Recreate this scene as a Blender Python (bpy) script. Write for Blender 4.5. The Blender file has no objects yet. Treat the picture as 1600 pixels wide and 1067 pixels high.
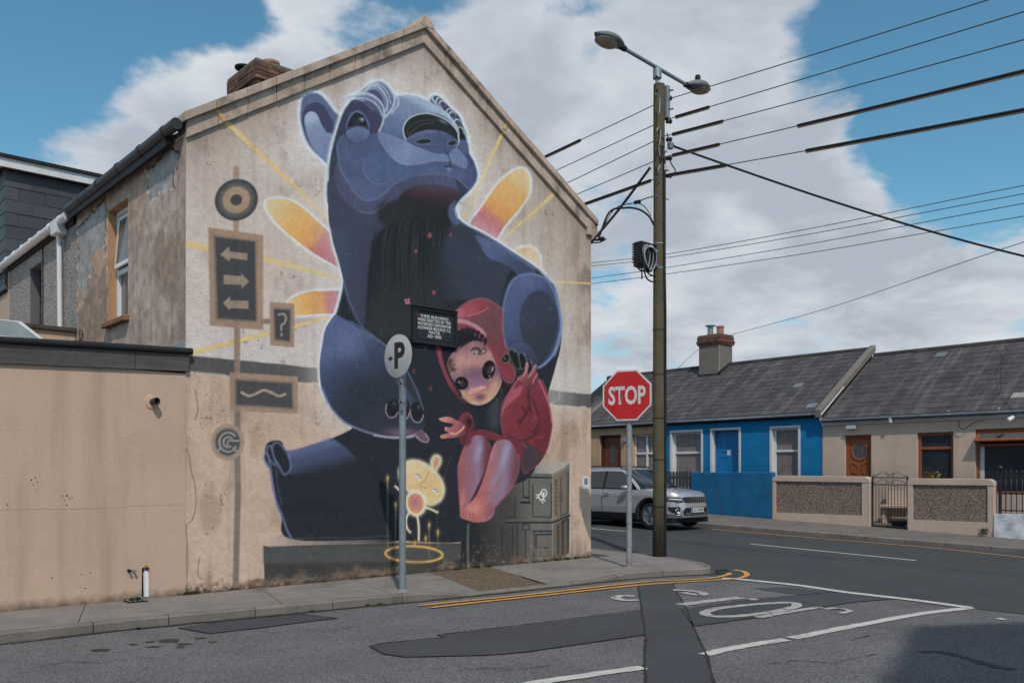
import bpy, math, random
import numpy as np
from mathutils import Vector, Matrix, Quaternion
random.seed(7)
R = math.radians
sc = bpy.context.scene
col = sc.collection

# ------------------------------------------------------------------ camera
CAM = Vector((-4.21, -10.81, 1.5)); FPX = 1370.0; YAW = 48.3; HORIZON = 740.0
FW = Vector((math.cos(R(YAW)), math.sin(R(YAW)), 0)); RT = Vector((math.sin(R(YAW)), -math.cos(R(YAW)), 0))
cam_data = bpy.data.cameras.new('camera'); cam = bpy.data.objects.new('camera', cam_data); col.objects.link(cam)
cam.location = CAM; cam.rotation_euler = (R(90), 0, R(YAW - 90))
cam_data.sensor_width = 36; cam_data.lens = 36 * FPX / 1600; cam_data.shift_y = (HORIZON - 533.5) / 1600
cam_data.clip_start = 0.1; cam_data.clip_end = 4000
sc.camera = cam
sc.render.resolution_x = 1024; sc.render.resolution_y = 682

# ------------------------------------------------------------------ sky, sun, exposure
SUN_EL = 50.0; SUN_DIR = Vector((-0.50, -0.86, 0)).normalized()      # horizontal direction towards the sun
to_sun = (SUN_DIR * math.cos(R(SUN_EL)) + Vector((0, 0, math.sin(R(SUN_EL))))).normalized()
sun_data = bpy.data.lights.new('sun', 'SUN'); sun_data.energy = 2.45; sun_data.angle = R(1.2); sun_data.color = (1.0, 0.89, 0.80)
sun = bpy.data.objects.new('sun', sun_data); col.objects.link(sun)
sun.rotation_mode = 'QUATERNION'; sun.rotation_quaternion = to_sun.to_track_quat('Z', 'Y'); sun.location = (0, 0, 40)
sc.view_settings.view_transform = 'Standard'; sc.view_settings.look = 'None'; sc.view_settings.gamma = 1.0
sc.view_settings.exposure = 0.0; sc.view_settings.use_curve_mapping = False

def ray(u, v=HORIZON):
    return FW + RT * ((u - 800.0) / FPX) + Vector((0, 0, (HORIZON - v) / FPX))
def on_x(u, v, X): d = ray(u, v); return CAM + d * ((X - CAM.x) / d.x)
def on_y(u, v, Y): d = ray(u, v); return CAM + d * ((Y - CAM.y) / d.y)

world = bpy.data.worlds.new('World'); sc.world = world; world.use_nodes = True
wn = world.node_tree.nodes; wl = world.node_tree.links; wn.clear()
def W(t, **k):
    n = wn.new(t)
    for a, b in k.items(): setattr(n, a, b)
    return n
def wmath(op, a, b=None, c=None, clamp=False):
    n = W('ShaderNodeMath', operation=op); n.use_clamp = clamp
    for i, x in enumerate((a, b, c)):
        if x is None: continue
        if isinstance(x, (int, float)): n.inputs[i].default_value = x
        else: wl.new(x, n.inputs[i])
    return n.outputs[0]
sky = W('ShaderNodeTexSky', sky_type='NISHITA'); sky.sun_disc = False
sky.sun_elevation = R(SUN_EL); sky.sun_rotation = math.atan2(to_sun.x, to_sun.y)
sky.air_density = 1.0; sky.dust_density = 0.6; sky.ozone_density = 1.6
tc = W('ShaderNodeTexCoord'); DIR = tc.outputs['Generated']
sep = W('ShaderNodeSeparateXYZ'); wl.new(DIR, sep.inputs[0])
den = wmath('ADD', wmath('MAXIMUM', sep.outputs[2], 0.0), 0.22)
comb = W('ShaderNodeCombineXYZ')
wl.new(wmath('DIVIDE', sep.outputs[0], den), comb.inputs[0]); wl.new(wmath('DIVIDE', sep.outputs[1], den), comb.inputs[1]); comb.inputs[2].default_value = 3.7
def wnoise(scale, detail, rough, dist=0.0, off=0.0):
    mp = W('ShaderNodeMapping'); wl.new(comb.outputs[0], mp.inputs[0]); mp.inputs['Location'].default_value = (off, off * 0.7, off * 0.3)
    n = W('ShaderNodeTexNoise'); wl.new(mp.outputs[0], n.inputs['Vector'])
    n.inputs['Scale'].default_value = scale; n.inputs['Detail'].default_value = detail
    n.inputs['Roughness'].default_value = rough; n.inputs['Distortion'].default_value = dist
    return n.outputs[0]
n1 = wnoise(3.0, 15, 0.58, 0.15)
dens = wmath('ADD', wmath('MULTIPLY', n1, 2.3), -0.65)
# cloud masses and blue openings of the day: (pixel direction, angular radius in degrees, amount)
for (u, v, rad, amt) in [(640, 120, 15, .30), (980, 90, 13, .30), (820, 330, 11, .22), (1270, 50, 8, .55), (1150, 250, 8, .20), (1230, 205, 5, .16), (330, 200, 7, .45), (190, 190, 5, .60), (400, 60, 6, .22), (110, 240, 4, .5),
                         (1270, 480, 7, .22), (1120, 440, 7, .16), (1420, 380, 7, .40), (1560, 330, 6, .40), (1500, 460, 6, .36), (1000, 520, 6, .16),
                         (60, 40, 9, -.40), (190, 10, 5, -.34), (20, 200, 5, -.34), (0, 330, 6, -.3), (1510, 130, 7, -.42), (1600, 200, 7, -.36), (1530, 10, 6, -.30), (1600, 30, 8, -.36), (1400, 200, 3.5, -.26), (955, 350, 2.6, -.30), (1236, 100, 2.2, -.22), (372, 16, 1.8, -.28), (1250, 560, 3, -.20), (1600, 530, 4, -.22), (930, 460, 2, -.2)]:
    d = ray(u, v).normalized()
    dp = W('ShaderNodeVectorMath', operation='DOT_PRODUCT'); wl.new(DIR, dp.inputs[0]); dp.inputs[1].default_value = d
    mr = W('ShaderNodeMapRange', interpolation_type='SMOOTHSTEP'); wl.new(dp.outputs['Value'], mr.inputs[0])
    mr.inputs[1].default_value = math.cos(R(rad * 1.6)); mr.inputs[2].default_value = 1.0; mr.inputs[3].default_value = 0.0; mr.inputs[4].default_value = amt * (.48 if amt > 0 else .85)
    dens = wmath('ADD', dens, mr.outputs[0])
mask = W('ShaderNodeMapRange', interpolation_type='SMOOTHSTEP'); wl.new(dens, mask.inputs[0])
mask.inputs[1].default_value = 0.40; mask.inputs[2].default_value = 0.72
n2 = wnoise(3.1, 12, 0.58, 0.3, 4.3)
thick = wmath('ADD', wmath('MULTIPLY', dens, 0.55), wmath('ADD', wmath('MULTIPLY', wmath('ADD', n2, -0.5), 2.1), 0.28))
cr = W('ShaderNodeValToRGB'); wl.new(thick, cr.inputs[0])
cr.color_ramp.elements[0].position = 0.35; cr.color_ramp.elements[0].color = (6.9, 7.25, 7.7, 1)
cr.color_ramp.elements[1].position = 1.0; cr.color_ramp.elements[1].color = (4.3, 4.8, 5.5, 1)
e_ = cr.color_ramp.elements.new(0.68); e_.color = (5.6, 6.05, 6.7, 1)
tint = W('ShaderNodeMix', data_type='RGBA', blend_type='MULTIPLY'); tint.inputs[0].default_value = 1.0
wl.new(sky.outputs[0], tint.inputs['A']); tint.inputs['B'].default_value = (0.78, 1.26, 1.22, 1)
hz_ = W('ShaderNodeMapRange', interpolation_type='SMOOTHSTEP'); wl.new(sep.outputs[2], hz_.inputs[0]); hz_.inputs[1].default_value = -0.02; hz_.inputs[2].default_value = 0.30; hz_.inputs[3].default_value = 0.85; hz_.inputs[4].default_value = 0.0
hazec = W('ShaderNodeMix', data_type='RGBA'); wl.new(hz_.outputs[0], hazec.inputs[0]); wl.new(tint.outputs['Result'], hazec.inputs['A']); hazec.inputs['B'].default_value = (4.3, 5.6, 6.6, 1)
mixc = W('ShaderNodeMix', data_type='RGBA'); wl.new(mask.outputs[0], mixc.inputs[0])
wl.new(hazec.outputs['Result'], mixc.inputs['A']); wl.new(cr.outputs[0], mixc.inputs['B'])
bg = W('ShaderNodeBackground'); bg.inputs['Strength'].default_value = 0.1; wl.new(mixc.outputs['Result'], bg.inputs['Color'])
wo = W('ShaderNodeOutputWorld'); wl.new(bg.outputs[0], wo.inputs['Surface'])

# ------------------------------------------------------------------ helpers
def lin(c): return c / 12.92 if c <= 0.04045 else ((c + 0.055) / 1.055) ** 2.4
def S(r, g, b, k=1.0): return (lin(r / 255) * k, lin(g / 255) * k, lin(b / 255) * k, 1)

def tag(o, label=None, cat=None, group=None, kind=None):
    if label: o['label'] = label
    if cat: o['category'] = cat
    if group: o['group'] = group
    if kind: o['kind'] = kind
    return o
def thing(name, loc, label, cat, group=None):
    o = bpy.data.objects.new(name, None); col.objects.link(o); o.location = loc; o.empty_display_size = 0.2
    return tag(o, label, cat, group)
def attach(o, parent):
    if parent is not None:
        o.parent = parent
        m = Matrix.Identity(4); p = parent
        chain = []
        while p is not None: chain.append(p); p = p.parent
        for p in reversed(chain):
            m = m @ (p.matrix_parent_inverse if p.parent else Matrix.Identity(4)) @ p.matrix_basis
        o.matrix_parent_inverse = m.inverted()
    return o
def mobj(name, mesh, mat, parent=None, loc=None, rot=None, scale=None):
    o = bpy.data.objects.new(name, mesh); col.objects.link(o)
    if loc is not None: o.location = loc
    if rot is not None: o.rotation_euler = rot
    if scale is not None: o.scale = scale
    if mat is not None and len(mesh.materials) == 0: mesh.materials.append(mat)
    return attach(o, parent)

class MB:
    def __init__(s): s.v = []; s.f = []
    def add(s, vs, fs):
        n = len(s.v); s.v += [tuple(p) for p in vs]; s.f += [tuple(i + n for i in f) for f in fs]; return s
    def box(s, a, b):
        x0, y0, z0 = [min(p, q) for p, q in zip(a, b)]; x1, y1, z1 = [max(p, q) for p, q in zip(a, b)]
        return s.add([(x0,y0,z0),(x1,y0,z0),(x1,y1,z0),(x0,y1,z0),(x0,y0,z1),(x1,y0,z1),(x1,y1,z1),(x0,y1,z1)],
                     [(0,3,2,1),(4,5,6,7),(0,1,5,4),(1,2,6,5),(2,3,7,6),(3,0,4,7)])
    def obox(s, c, ax, ay, az):            # centre + three half-axis vectors
        c = Vector(c); ax = Vector(ax); ay = Vector(ay); az = Vector(az)
        vs = [c + sx*ax + sy*ay + sz*az for sz in (-1,1) for sx, sy in ((-1,-1),(1,-1),(1,1),(-1,1))]
        return s.add(vs, [(0,3,2,1),(4,5,6,7),(0,1,5,4),(1,2,6,5),(2,3,7,6),(3,0,4,7)])
    def prism(s, pts, off):                # closed polygon (3d points) pushed along off
        pts = [Vector(p) for p in pts]; off = Vector(off); n = len(pts)
        return s.add(pts + [p + off for p in pts], [tuple(range(n - 1, -1, -1)), tuple(range(n, 2*n))] + [(i, (i+1) % n, n + (i+1) % n, n + i) for i in range(n)])
    def tube(s, path, r, seg=8, cap=True, r1=None):
        path = [Vector(p) for p in path]; n = len(path)
        if callable(r): rad = [r(i / (n - 1)) for i in range(n)]
        else: rad = [r + ((r if r1 is None else r1) - r) * i / max(1, n - 1) for i in range(n)]
        t0 = (path[1] - path[0]).normalized(); up = Vector((0,0,1)) if abs(t0.z) < .9 else Vector((1,0,0))
        e1 = t0.cross(up).normalized(); vs = []
        for i, p in enumerate(path):
            t = (path[min(i+1, n-1)] - path[max(i-1, 0)]).normalized()
            e1 = (e1 - t * e1.dot(t)).normalized(); e2 = t.cross(e1)
            for k in range(seg):
                a = 2 * math.pi * k / seg; vs.append(p + (e1 * math.cos(a) + e2 * math.sin(a)) * rad[i])
        fs = [(i*seg + k, i*seg + (k+1) % seg, (i+1)*seg + (k+1) % seg, (i+1)*seg + k) for i in range(n-1) for k in range(seg)]
        if cap: fs += [tuple(range(seg - 1, -1, -1)), tuple((n-1)*seg + k for k in range(seg))]
        return s.add(vs, fs)
    def lathe(s, c, axis, prof, seg=16, cap=True):   # prof: (distance along axis, radius)
        c = Vector(c); t = Vector(axis).normalized(); up = Vector((0,0,1)) if abs(t.z) < .9 else Vector((1,0,0))
        e1 = t.cross(up).normalized(); e2 = t.cross(e1); vs = []
        for d, r in prof:
            for k in range(seg):
                a = 2*math.pi*k/seg; vs.append(c + t*d + (e1*math.cos(a) + e2*math.sin(a))*r)
        n = len(prof)
        fs = [(i*seg + k, i*seg + (k+1) % seg, (i+1)*seg + (k+1) % seg, (i+1)*seg + k) for i in range(n-1) for k in range(seg)]
        if cap: fs += [tuple(range(seg - 1, -1, -1)), tuple((n-1)*seg + k for k in range(seg))]
        return s.add(vs, fs)
    def grid(s, fn, nu, nv):
        vs = [fn(i / nu, j / nv) for j in range(nv + 1) for i in range(nu + 1)]
        return s.add(vs, [(j*(nu+1)+i, j*(nu+1)+i+1, (j+1)*(nu+1)+i+1, (j+1)*(nu+1)+i) for j in range(nv) for i in range(nu)])
    def mesh(s, name, smooth=False):
        m = bpy.data.meshes.new(name); m.from_pydata([tuple(p) for p in s.v], [], s.f); m.validate(); m.update()
        if smooth: m.polygons.foreach_set('use_smooth', [True] * len(m.polygons))
        return m
    def build(s, name, mat, parent=None, smooth=False, bevel=0.0, auto=None, kind=None, fixn=True):
        m = s.mesh(name, smooth or auto is not None)
        if fixn:
            import bmesh
            b = bmesh.new(); b.from_mesh(m); bmesh.ops.recalc_face_normals(b, faces=b.faces); b.to_mesh(m); b.free()
        o = mobj(name, m, mat, parent)
        if auto is not None: m.set_sharp_from_angle(angle=R(auto))
        if bevel:
            bm_ = o.modifiers.new('bevel', 'BEVEL'); bm_.width = bevel; bm_.segments = 2; bm_.limit_method = 'ANGLE'; bm_.angle_limit = R(40)
        if kind: o['kind'] = kind
        return o

def catmull(pts, n=6, closed=False):
    pts = [Vector(p) for p in pts]; out = []; m = len(pts)
    rng = range(m) if closed else range(m - 1)
    for i in rng:
        p1 = pts[i]; p2 = pts[(i+1) % m]
        p0 = pts[(i-1) % m] if (closed or i > 0) else p1 * 2 - p2
        p3 = pts[(i+2) % m] if (closed or i + 2 < m) else p2 * 2 - p1
        for k in range(n):
            t = k / n
            out.append(0.5 * ((2*p1) + (p2 - p0)*t + (2*p0 - 5*p1 + 4*p2 - p3)*t*t + (3*p1 - p0 - 3*p2 + p3)*t**3))
    if not closed: out.append(pts[-1])
    return out

MATS = {}
def pmat(name, c, rough=0.85, var=0.12, scale=2.0, bump=0.0, bscale=60.0, streak=None, streak_amt=0.0, streak_scale=(3, 3, .25), rnd=0.0, metal=0.0, spec=0.3,
         spots=None, spot_amt=0.0, spot_scale=1.2, spot_lo=.55, spot_hi=.72, fine=0.0, fine_scale=140.0, attr=None, coat=0.0, bdist=0.02, foot=None):
    """Principled surface: base colour with large and fine noise, vertical streaks, patches, per-object variation and a noise bump."""
    if name in MATS: return MATS[name]
    m = bpy.data.materials.new(name); m.use_nodes = True; nt = m.node_tree; N = nt.nodes; L = nt.links; N.clear()
    out = N.new('ShaderNodeOutputMaterial'); b = N.new('ShaderNodeBsdfPrincipled'); L.new(b.outputs[0], out.inputs[0])
    b.inputs['Roughness'].default_value = rough; b.inputs['Metallic'].default_value = metal; b.inputs['Specular IOR Level'].default_value = spec
    if coat: b.inputs['Coat Weight'].default_value = coat; b.inputs['Coat Roughness'].default_value = 0.06
    geo = N.new('ShaderNodeNewGeometry'); pos = geo.outputs['Position']
    def noise(sc_, det=6, rg=.6, vec=None, scl=None):
        n = N.new('ShaderNodeTexNoise'); n.inputs['Scale'].default_value = sc_; n.inputs['Detail'].default_value = det; n.inputs['Roughness'].default_value = rg
        if scl is not None:
            mp = N.new('ShaderNodeMapping'); mp.inputs['Scale'].default_value = scl; L.new(pos, mp.inputs[0]); L.new(mp.outputs[0], n.inputs['Vector'])
        else: L.new(pos, n.inputs['Vector'])
        return n.outputs[0]
    def rng(x, a, b_, c_=0.0, d=1.0):
        r = N.new('ShaderNodeMapRange'); L.new(x, r.inputs[0]); r.inputs[1].default_value = a; r.inputs[2].default_value = b_; r.inputs[3].default_value = c_; r.inputs[4].default_value = d
        return r.outputs[0]
    def mix(fac, a, b_, mode='MIX'):
        x = N.new('ShaderNodeMix'); x.data_type = 'RGBA'; x.blend_type = mode
        if isinstance(fac, (int, float)): x.inputs[0].default_value = fac
        else: L.new(fac, x.inputs[0])
        for s_, q in (('A', a), ('B', b_)):
            if isinstance(q, tuple): x.inputs[s_].default_value = q
            else: L.new(q, x.inputs[s_])
        return x.outputs['Result']
    c = tuple(c[:3]) + (1,)
    if attr:
        at = N.new('ShaderNodeAttribute'); at.attribute_name = attr; cur = at.outputs['Color']
        lo = (1 - var,) * 3 + (1,); hi = (1 + var,) * 3 + (1,)
        cur = mix(1.0, cur, mix(rng(noise(scale), .3, .7), lo, hi), 'MULTIPLY')
    else:
        lo = tuple(x * (1 - var) for x in c[:3]) + (1,); hi = tuple(min(1, x * (1 + var)) for x in c[:3]) + (1,)
        cur = mix(rng(noise(scale), .3, .7), lo, hi)
    if fine: cur = mix(1.0, cur, mix(rng(noise(fine_scale, 2, .5), .35, .65), (1 - fine,) * 3 + (1,), (1 + fine,) * 3 + (1,)), 'MULTIPLY')
    if spots: cur = mix(rng(noise(spot_scale, 8, .65), spot_lo, spot_hi, 0, spot_amt), cur, tuple(spots[:3]) + (1,))
    if streak: cur = mix(rng(noise(1.0, 6, .6, scl=streak_scale), .48, .75, 0, streak_amt), cur, tuple(streak[:3]) + (1,))
    if foot:                       # soiled foot of a post or wall: (colour, z where full, z where gone, amount, noise scale)
        fc_, zl, zh, amt_, ns_ = foot; sp_ = N.new('ShaderNodeSeparateXYZ'); L.new(pos, sp_.inputs[0])
        ad = N.new('ShaderNodeMath'); ad.operation = 'MULTIPLY_ADD'; L.new(noise(1.0, 6, .65, scl=ns_), ad.inputs[0]); ad.inputs[1].default_value = (zh - zl) * 1.6; L.new(sp_.outputs[2], ad.inputs[2])
        cur = mix(rng(ad.outputs[0], zl + (zh - zl) * .8, zh + (zh - zl) * .8, amt_, 0.0), cur, tuple(fc_[:3]) + (1,))
    if rnd:
        oi = N.new('ShaderNodeObjectInfo')
        cur = mix(1.0, cur, mix(oi.outputs['Random'], (1 - rnd,) * 3 + (1,), (1 + rnd,) * 3 + (1,)), 'MULTIPLY')
    L.new(cur, b.inputs['Base Color'])
    if bump:
        bn = N.new('ShaderNodeBump'); bn.inputs['Strength'].default_value = bump; bn.inputs['Distance'].default_value = bdist
        L.new(noise(bscale, 5, .65), bn.inputs['Height']); L.new(bn.outputs[0], b.inputs['Normal'])
    MATS[name] = m
    return m
def glass(name, c, rough=0.05, spec=0.6, var=.3):
    return pmat(name, c, rough=rough, var=var, scale=1.3, spec=spec)

def text_mesh(txt, size, offset=0.0, extrude=0.0, sx=1.0, spacing=1.0, line=1.0, align='CENTER'):
    cu = bpy.data.curves.new('lettering', 'FONT'); cu.body = txt; cu.size = size; cu.align_x = align; cu.align_y = 'CENTER'
    cu.offset = offset; cu.extrude = extrude; cu.space_character = spacing; cu.space_line = line; cu.resolution_u = 3
    o = bpy.data.objects.new('lettering_tmp', cu); col.objects.link(o)
    dg = bpy.context.evaluated_depsgraph_get(); me = bpy.data.meshes.new_from_object(o.evaluated_get(dg))
    bpy.data.objects.remove(o); bpy.data.curves.remove(cu)
    if sx != 1.0: me.transform(Matrix.Diagonal((sx, 1, 1, 1)))
    return me

# ground heights: the side street is level, the main road climbs gently towards +Y
def smooth(a, b, x): t = min(1, max(0, (x - a) / (b - a))); return t * t * (3 - 2 * t)
def G(x, y):
    s = smooth(7.5, 10.5, x)
    return -0.10 * (1 - s) + s * (-0.04 + 0.024 * min(28, max(-14, y)))
def PV(x, y):                                   # far pavement beyond the kerb at x = 15.75
    yy = min(28, max(-14, y)); t = smooth(15.7, 17.6, x)
    return (0.06 + 0.024 * yy) * (1 - t) + t * (0.155 + 0.033 * yy)
def ground(u, v, f=G, dz=0.0):
    d = ray(u, v); t = CAM.z / max(1e-6, -d.z); p = CAM + d * t
    for _ in range(30):
        p = CAM + d * ((f(p.x, p.y) + dz - CAM.z) / d.z)
    return p

# ------------------------------------------------------------------ the painted gable: colours are brushed onto the vertices of the wall itself
WALL_W = 7.32; APEX_X = 3.61; APEX_Z = 8.33; EAVE_L = 5.98; EAVE_R = 6.12
def cap_z(x): return APEX_Z - (APEX_X - x) * (APEX_Z - EAVE_L) / APEX_X if x < APEX_X else APEX_Z - (x - APEX_X) * (APEX_Z - EAVE_R) / (WALL_W - APEX_X)
STEP = 0.0105; NX = int(WALL_W / STEP) + 1; NZ = int(8.2 / STEP)
gx = np.linspace(0, WALL_W, NX); gz = np.linspace(-0.12, 8.25, NZ)
_dx = gx - CAM.x; _dy = -CAM.y
_dep = _dx * FW.x + _dy * FW.y; _lat = _dx * RT.x + _dy * RT.y
UC = (800 + FPX * _lat / _dep).astype(np.float32)                    # pixel column of every wall column
PXM = FPX / _dep
VV = (HORIZON - (gz[:, None] - CAM.z) * PXM[None, :]).astype(np.float32)
UU = np.broadcast_to(UC[None, :], VV.shape)
COL = np.zeros((NZ, NX, 3), np.float32); LAB = np.zeros((NZ, NX), np.int16)

_rs = np.random.RandomState(11)
def vnoise(X, Y, seed=0):
    t = np.random.RandomState(seed).rand(64, 64).astype(np.float32)
    xi = np.floor(X).astype(int); yi = np.floor(Y).astype(int); fx = X - xi; fy = Y - yi
    fx = fx * fx * (3 - 2 * fx); fy = fy * fy * (3 - 2 * fy)
    a = t[yi % 64, xi % 64]; b = t[yi % 64, (xi + 1) % 64]; c = t[(yi + 1) % 64, xi % 64]; d = t[(yi + 1) % 64, (xi + 1) % 64]
    return (a * (1 - fx) + b * fx) * (1 - fy) + (c * (1 - fx) + d * fx) * fy
def fbm(sx, sy, seed=0, oct=4):
    X = gx[None, :] * np.ones((NZ, 1)); Y = gz[:, None] * np.ones((1, NX)); s = 0; a = .5; tot = 0
    for o in range(oct):
        s = s + a * vnoise(X * sx * 2 ** o + 7.3 * o, Y * sy * 2 ** o + 3.1 * o, seed + o); tot += a; a *= .55
    return (s / tot).astype(np.float32)
def lerp(a, b, t): return a + (b - a) * t
def sst(a, b, x): t = np.clip((x - a) / (b - a), 0, 1); return t * t * (3 - 2 * t)
def rgb(c): return np.array(c, np.float32) / 255.0

ZF = {'A': (440, 110, 4.638), 'B': (480, 300, 4.447), 'C': (700, 250, 3.442), 'D': (580, 460, 5.335), 'E': (660, 460, 5.333), 'F': (580, 620, 3.556), 'G': (680, 630, 3.68),
      'H': (400, 660, 4.104), 'I': (290, 250, 3.441), 'J': (290, 540, 2.736), 'K': (480, 120, 8.894), 'L': (620, 140, 8.894), 'M': (690, 500, 7.62), 'N': (600, 700, 5.336), 'O': (720, 700, 5.335), '_': (0, 0, 1)}
def Z(k, pts):
    x0, y0, s = ZF[k]; return [(x0 + p[0] / s, y0 + p[1] / s) for p in pts]
def cat2(pts, n, closed):
    return [(p.x, p.y) for p in catmull([Vector((a, b, 0)) for a, b in pts], n, closed)]
def window(u0, v0, u1, v1):
    c0 = max(0, np.searchsorted(UC, u0) - 1); c1 = min(NX, np.searchsorted(UC, u1) + 1)
    if c1 <= c0: return None
    zc = [CAM.z + (HORIZON - v) / PXM[c] for v in (v0, v1) for c in (c0, c1 - 1)]
    r0 = max(0, np.searchsorted(gz, min(zc)) - 1); r1 = min(NZ, np.searchsorted(gz, max(zc)) + 1)
    if r1 <= r0: return None
    return slice(r0, r1), slice(c0, c1)
def segdist(sl, pts, closed):
    U = UU[sl]; V = VV[sl]; P = np.array(pts, np.float32); Q = np.roll(P, -1, 0) if closed else P[1:]
    if not closed: P = P[:-1]
    best = np.full(U.shape, 1e9, np.float32); par = np.zeros(U.shape, np.float32); ins = np.zeros(U.shape, bool)
    tot = np.hypot(*(Q - P).T); acc = np.concatenate([[0], np.cumsum(tot)]); L_ = max(acc[-1], 1e-6)
    for i, (p, q) in enumerate(zip(P, Q)):
        ex, ey = q - p; l2 = ex * ex + ey * ey
        if l2 < 1e-9: continue
        wx = U - p[0]; wy = V - p[1]; t = np.clip((wx * ex + wy * ey) / l2, 0, 1)
        d = (wx - ex * t) ** 2 + (wy - ey * t) ** 2
        if closed:
            np.minimum(best, d, out=best)
            if ey != 0:
                cr_ = ((p[1] <= V) & (q[1] > V)) | ((q[1] <= V) & (p[1] > V))
                ins ^= cr_ & (U < p[0] + ex * (V - p[1]) / ey)
        else:
            m = d < best; best = np.where(m, d, best); par = np.where(m, (acc[i] + t * tot[i]) / L_, par)
    d = np.sqrt(best)
    return (np.where(ins, -d, d), None) if closed else (d, par)
class Mask:
    def __init__(s, sl, m): s.sl = sl; s.m = m
    def get(s, sl):
        o = np.zeros((sl[0].stop - sl[0].start, sl[1].stop - sl[1].start), np.float32)
        r0 = max(sl[0].start, s.sl[0].start); r1 = min(sl[0].stop, s.sl[0].stop); c0 = max(sl[1].start, s.sl[1].start); c1 = min(sl[1].stop, s.sl[1].stop)
        if r1 > r0 and c1 > c0: o[r0 - sl[0].start:r1 - sl[0].start, c0 - sl[1].start:c1 - sl[1].start] = s.m[r0 - s.sl[0].start:r1 - s.sl[0].start, c0 - s.sl[1].start:c1 - s.sl[1].start]
        return o
def put(sl, a, c):
    if callable(c): c = c(UU[sl], VV[sl])
    else: c = rgb(c)
    COL[sl] = COL[sl] * (1 - a[..., None]) + c * a[..., None]
def fill(k, pts, c, soft=1.0, alpha=1.0, smooth_=True, clip=None, label=None, n=4, glow=None, grow=0.0):
    """glow=(colour, outside width, inside width, strength): light line sprayed along the outline"""
    p = Z(k, pts); p = cat2(p, n, True) if smooth_ else p
    xs = [q[0] for q in p]; ys = [q[1] for q in p]; pad = 3 + soft * 2 + (glow[1] * 2.2 if glow else 0)
    sl = window(min(xs) - pad, min(ys) - pad, max(xs) + pad, max(ys) + pad)
    if sl is None: return None
    d, _ = segdist(sl, p, True); d = d - grow
    m = (1 - sst(-soft, soft, d)).astype(np.float32)
    cl = clip.get(sl) if clip is not None else 1.0
    if glow: put(sl, np.where(d > 0, np.exp(-(d / glow[1]) ** 2), 1.0) * glow[3] * cl, glow[0])
    put(sl, m * alpha * cl, c)
    if glow: put(sl, np.exp(-(np.minimum(d, 0) / glow[2]) ** 2) * m * glow[3] * cl, glow[0])
    if label is not None: LAB[sl][(m * cl) > .5] = label
    return Mask(sl, m * cl)
def stroke(k, pts, w, c, soft=0.8, alpha=1.0, clip=None, w1=None, label=None, n=5, smooth_=True, fade=0.0):
    p = Z(k, pts); p = cat2(p, n, False) if (smooth_ and len(p) > 2) else p
    xs = [q[0] for q in p]; ys = [q[1] for q in p]; pad = w + 3 + soft * 2
    sl = window(min(xs) - pad, min(ys) - pad, max(xs) + pad, max(ys) + pad)
    if sl is None: return
    d, t = segdist(sl, p, False); ww = w / 2 + ((w if w1 is None else w1) - w) / 2 * t
    m = (1 - sst(-soft, soft, d - ww)) * alpha * (1 - fade * t)
    if clip is not None: m = m * clip.get(sl)
    put(sl, m.astype(np.float32), c)
    if label is not None: LAB[sl][m > .5] = label
def blob(k, c0, rx, ry, rot, c, alpha=1.0, clip=None, hard=0.0, label=None):
    (cx, cy), = Z(k, [c0]); s = ZF[k][2]; rx = rx / s; ry = ry / s; rr = max(rx, ry)
    sl = window(cx - rr, cy - rr, cx + rr, cy + rr)
    if sl is None: return
    ca, sa = math.cos(R(rot)), math.sin(R(rot)); dx = UU[sl] - cx; dy = VV[sl] - cy
    q = np.sqrt(((dx * ca + dy * sa) / rx) ** 2 + ((-dx * sa + dy * ca) / ry) ** 2)
    m = (1 - sst(hard, 1.0, q)).astype(np.float32) * alpha
    if clip is not None: m = m * clip.get(sl)
    put(sl, m, c)
    if label is not None: LAB[sl][m > .5] = label
def ell(cx, cy, rx, ry, rot=0, n=20, a0=0, a1=360):
    ca, sa = math.cos(R(rot)), math.sin(R(rot)); o = []
    for i in range(n + (1 if a1 - a0 < 360 else 0)):
        a = R(a0 + (a1 - a0) * i / n); x = rx * math.cos(a); y = ry * math.sin(a); o.append((cx + x * ca - y * sa, cy + x * sa + y * ca))
    return o
def lg(k, a, b, stops):
    """linear gradient between two traced points"""
    (ax, ay), (bx, by) = Z(k, [a, b]); ex, ey = bx - ax, by - ay; l2 = ex * ex + ey * ey
    def f(U, V):
        t = np.clip(((U - ax) * ex + (V - ay) * ey) / l2, 0, 1); o = np.zeros(U.shape + (3,), np.float32) + rgb(stops[0][1])
        for (t0, c0), (t1, c1) in zip(stops, stops[1:]):
            m = sst(t0, t1, t)[..., None]; o = o * (1 - m) + rgb(c1) * m
        return o
    return f

# --- plaster and the two wall colours
N1 = fbm(.7, .7, 3); N2 = fbm(3.2, 2.2, 9); N3 = fbm(7, .55, 21); N4 = fbm(20, 20, 33)
band_t = 555.4 + (UU - 297.3) * 0.0965; band_b = 581.0 + (UU - 293.6) * 0.0885
up = rgb((194, 175, 162)) * np.ones(VV.shape + (1,), np.float32)
up = lerp(up, rgb((205, 192, 184)), sst(.45, .75, N1)[..., None] * .8)
up = lerp(up, rgb((158, 136, 120)), (sst(.5, .8, N2) * .55)[..., None])
up = lerp(up, rgb((148, 128, 112)), (sst(.52, .8, N3) * .5 * sst(560, 880, UU))[..., None])
up = lerp(up, rgb((168, 148, 130)), (sst(690, 900, UU) * .55)[..., None])
up = lerp(up, rgb((206, 200, 199)), (sst(420, 560, VV) * (1 - sst(430, 560, UU)) * .55)[..., None])
up = lerp(up, rgb((200, 192, 184)), (sst(520, 590, VV) * sst(800, 860, UU) * .6)[..., None])
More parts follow.
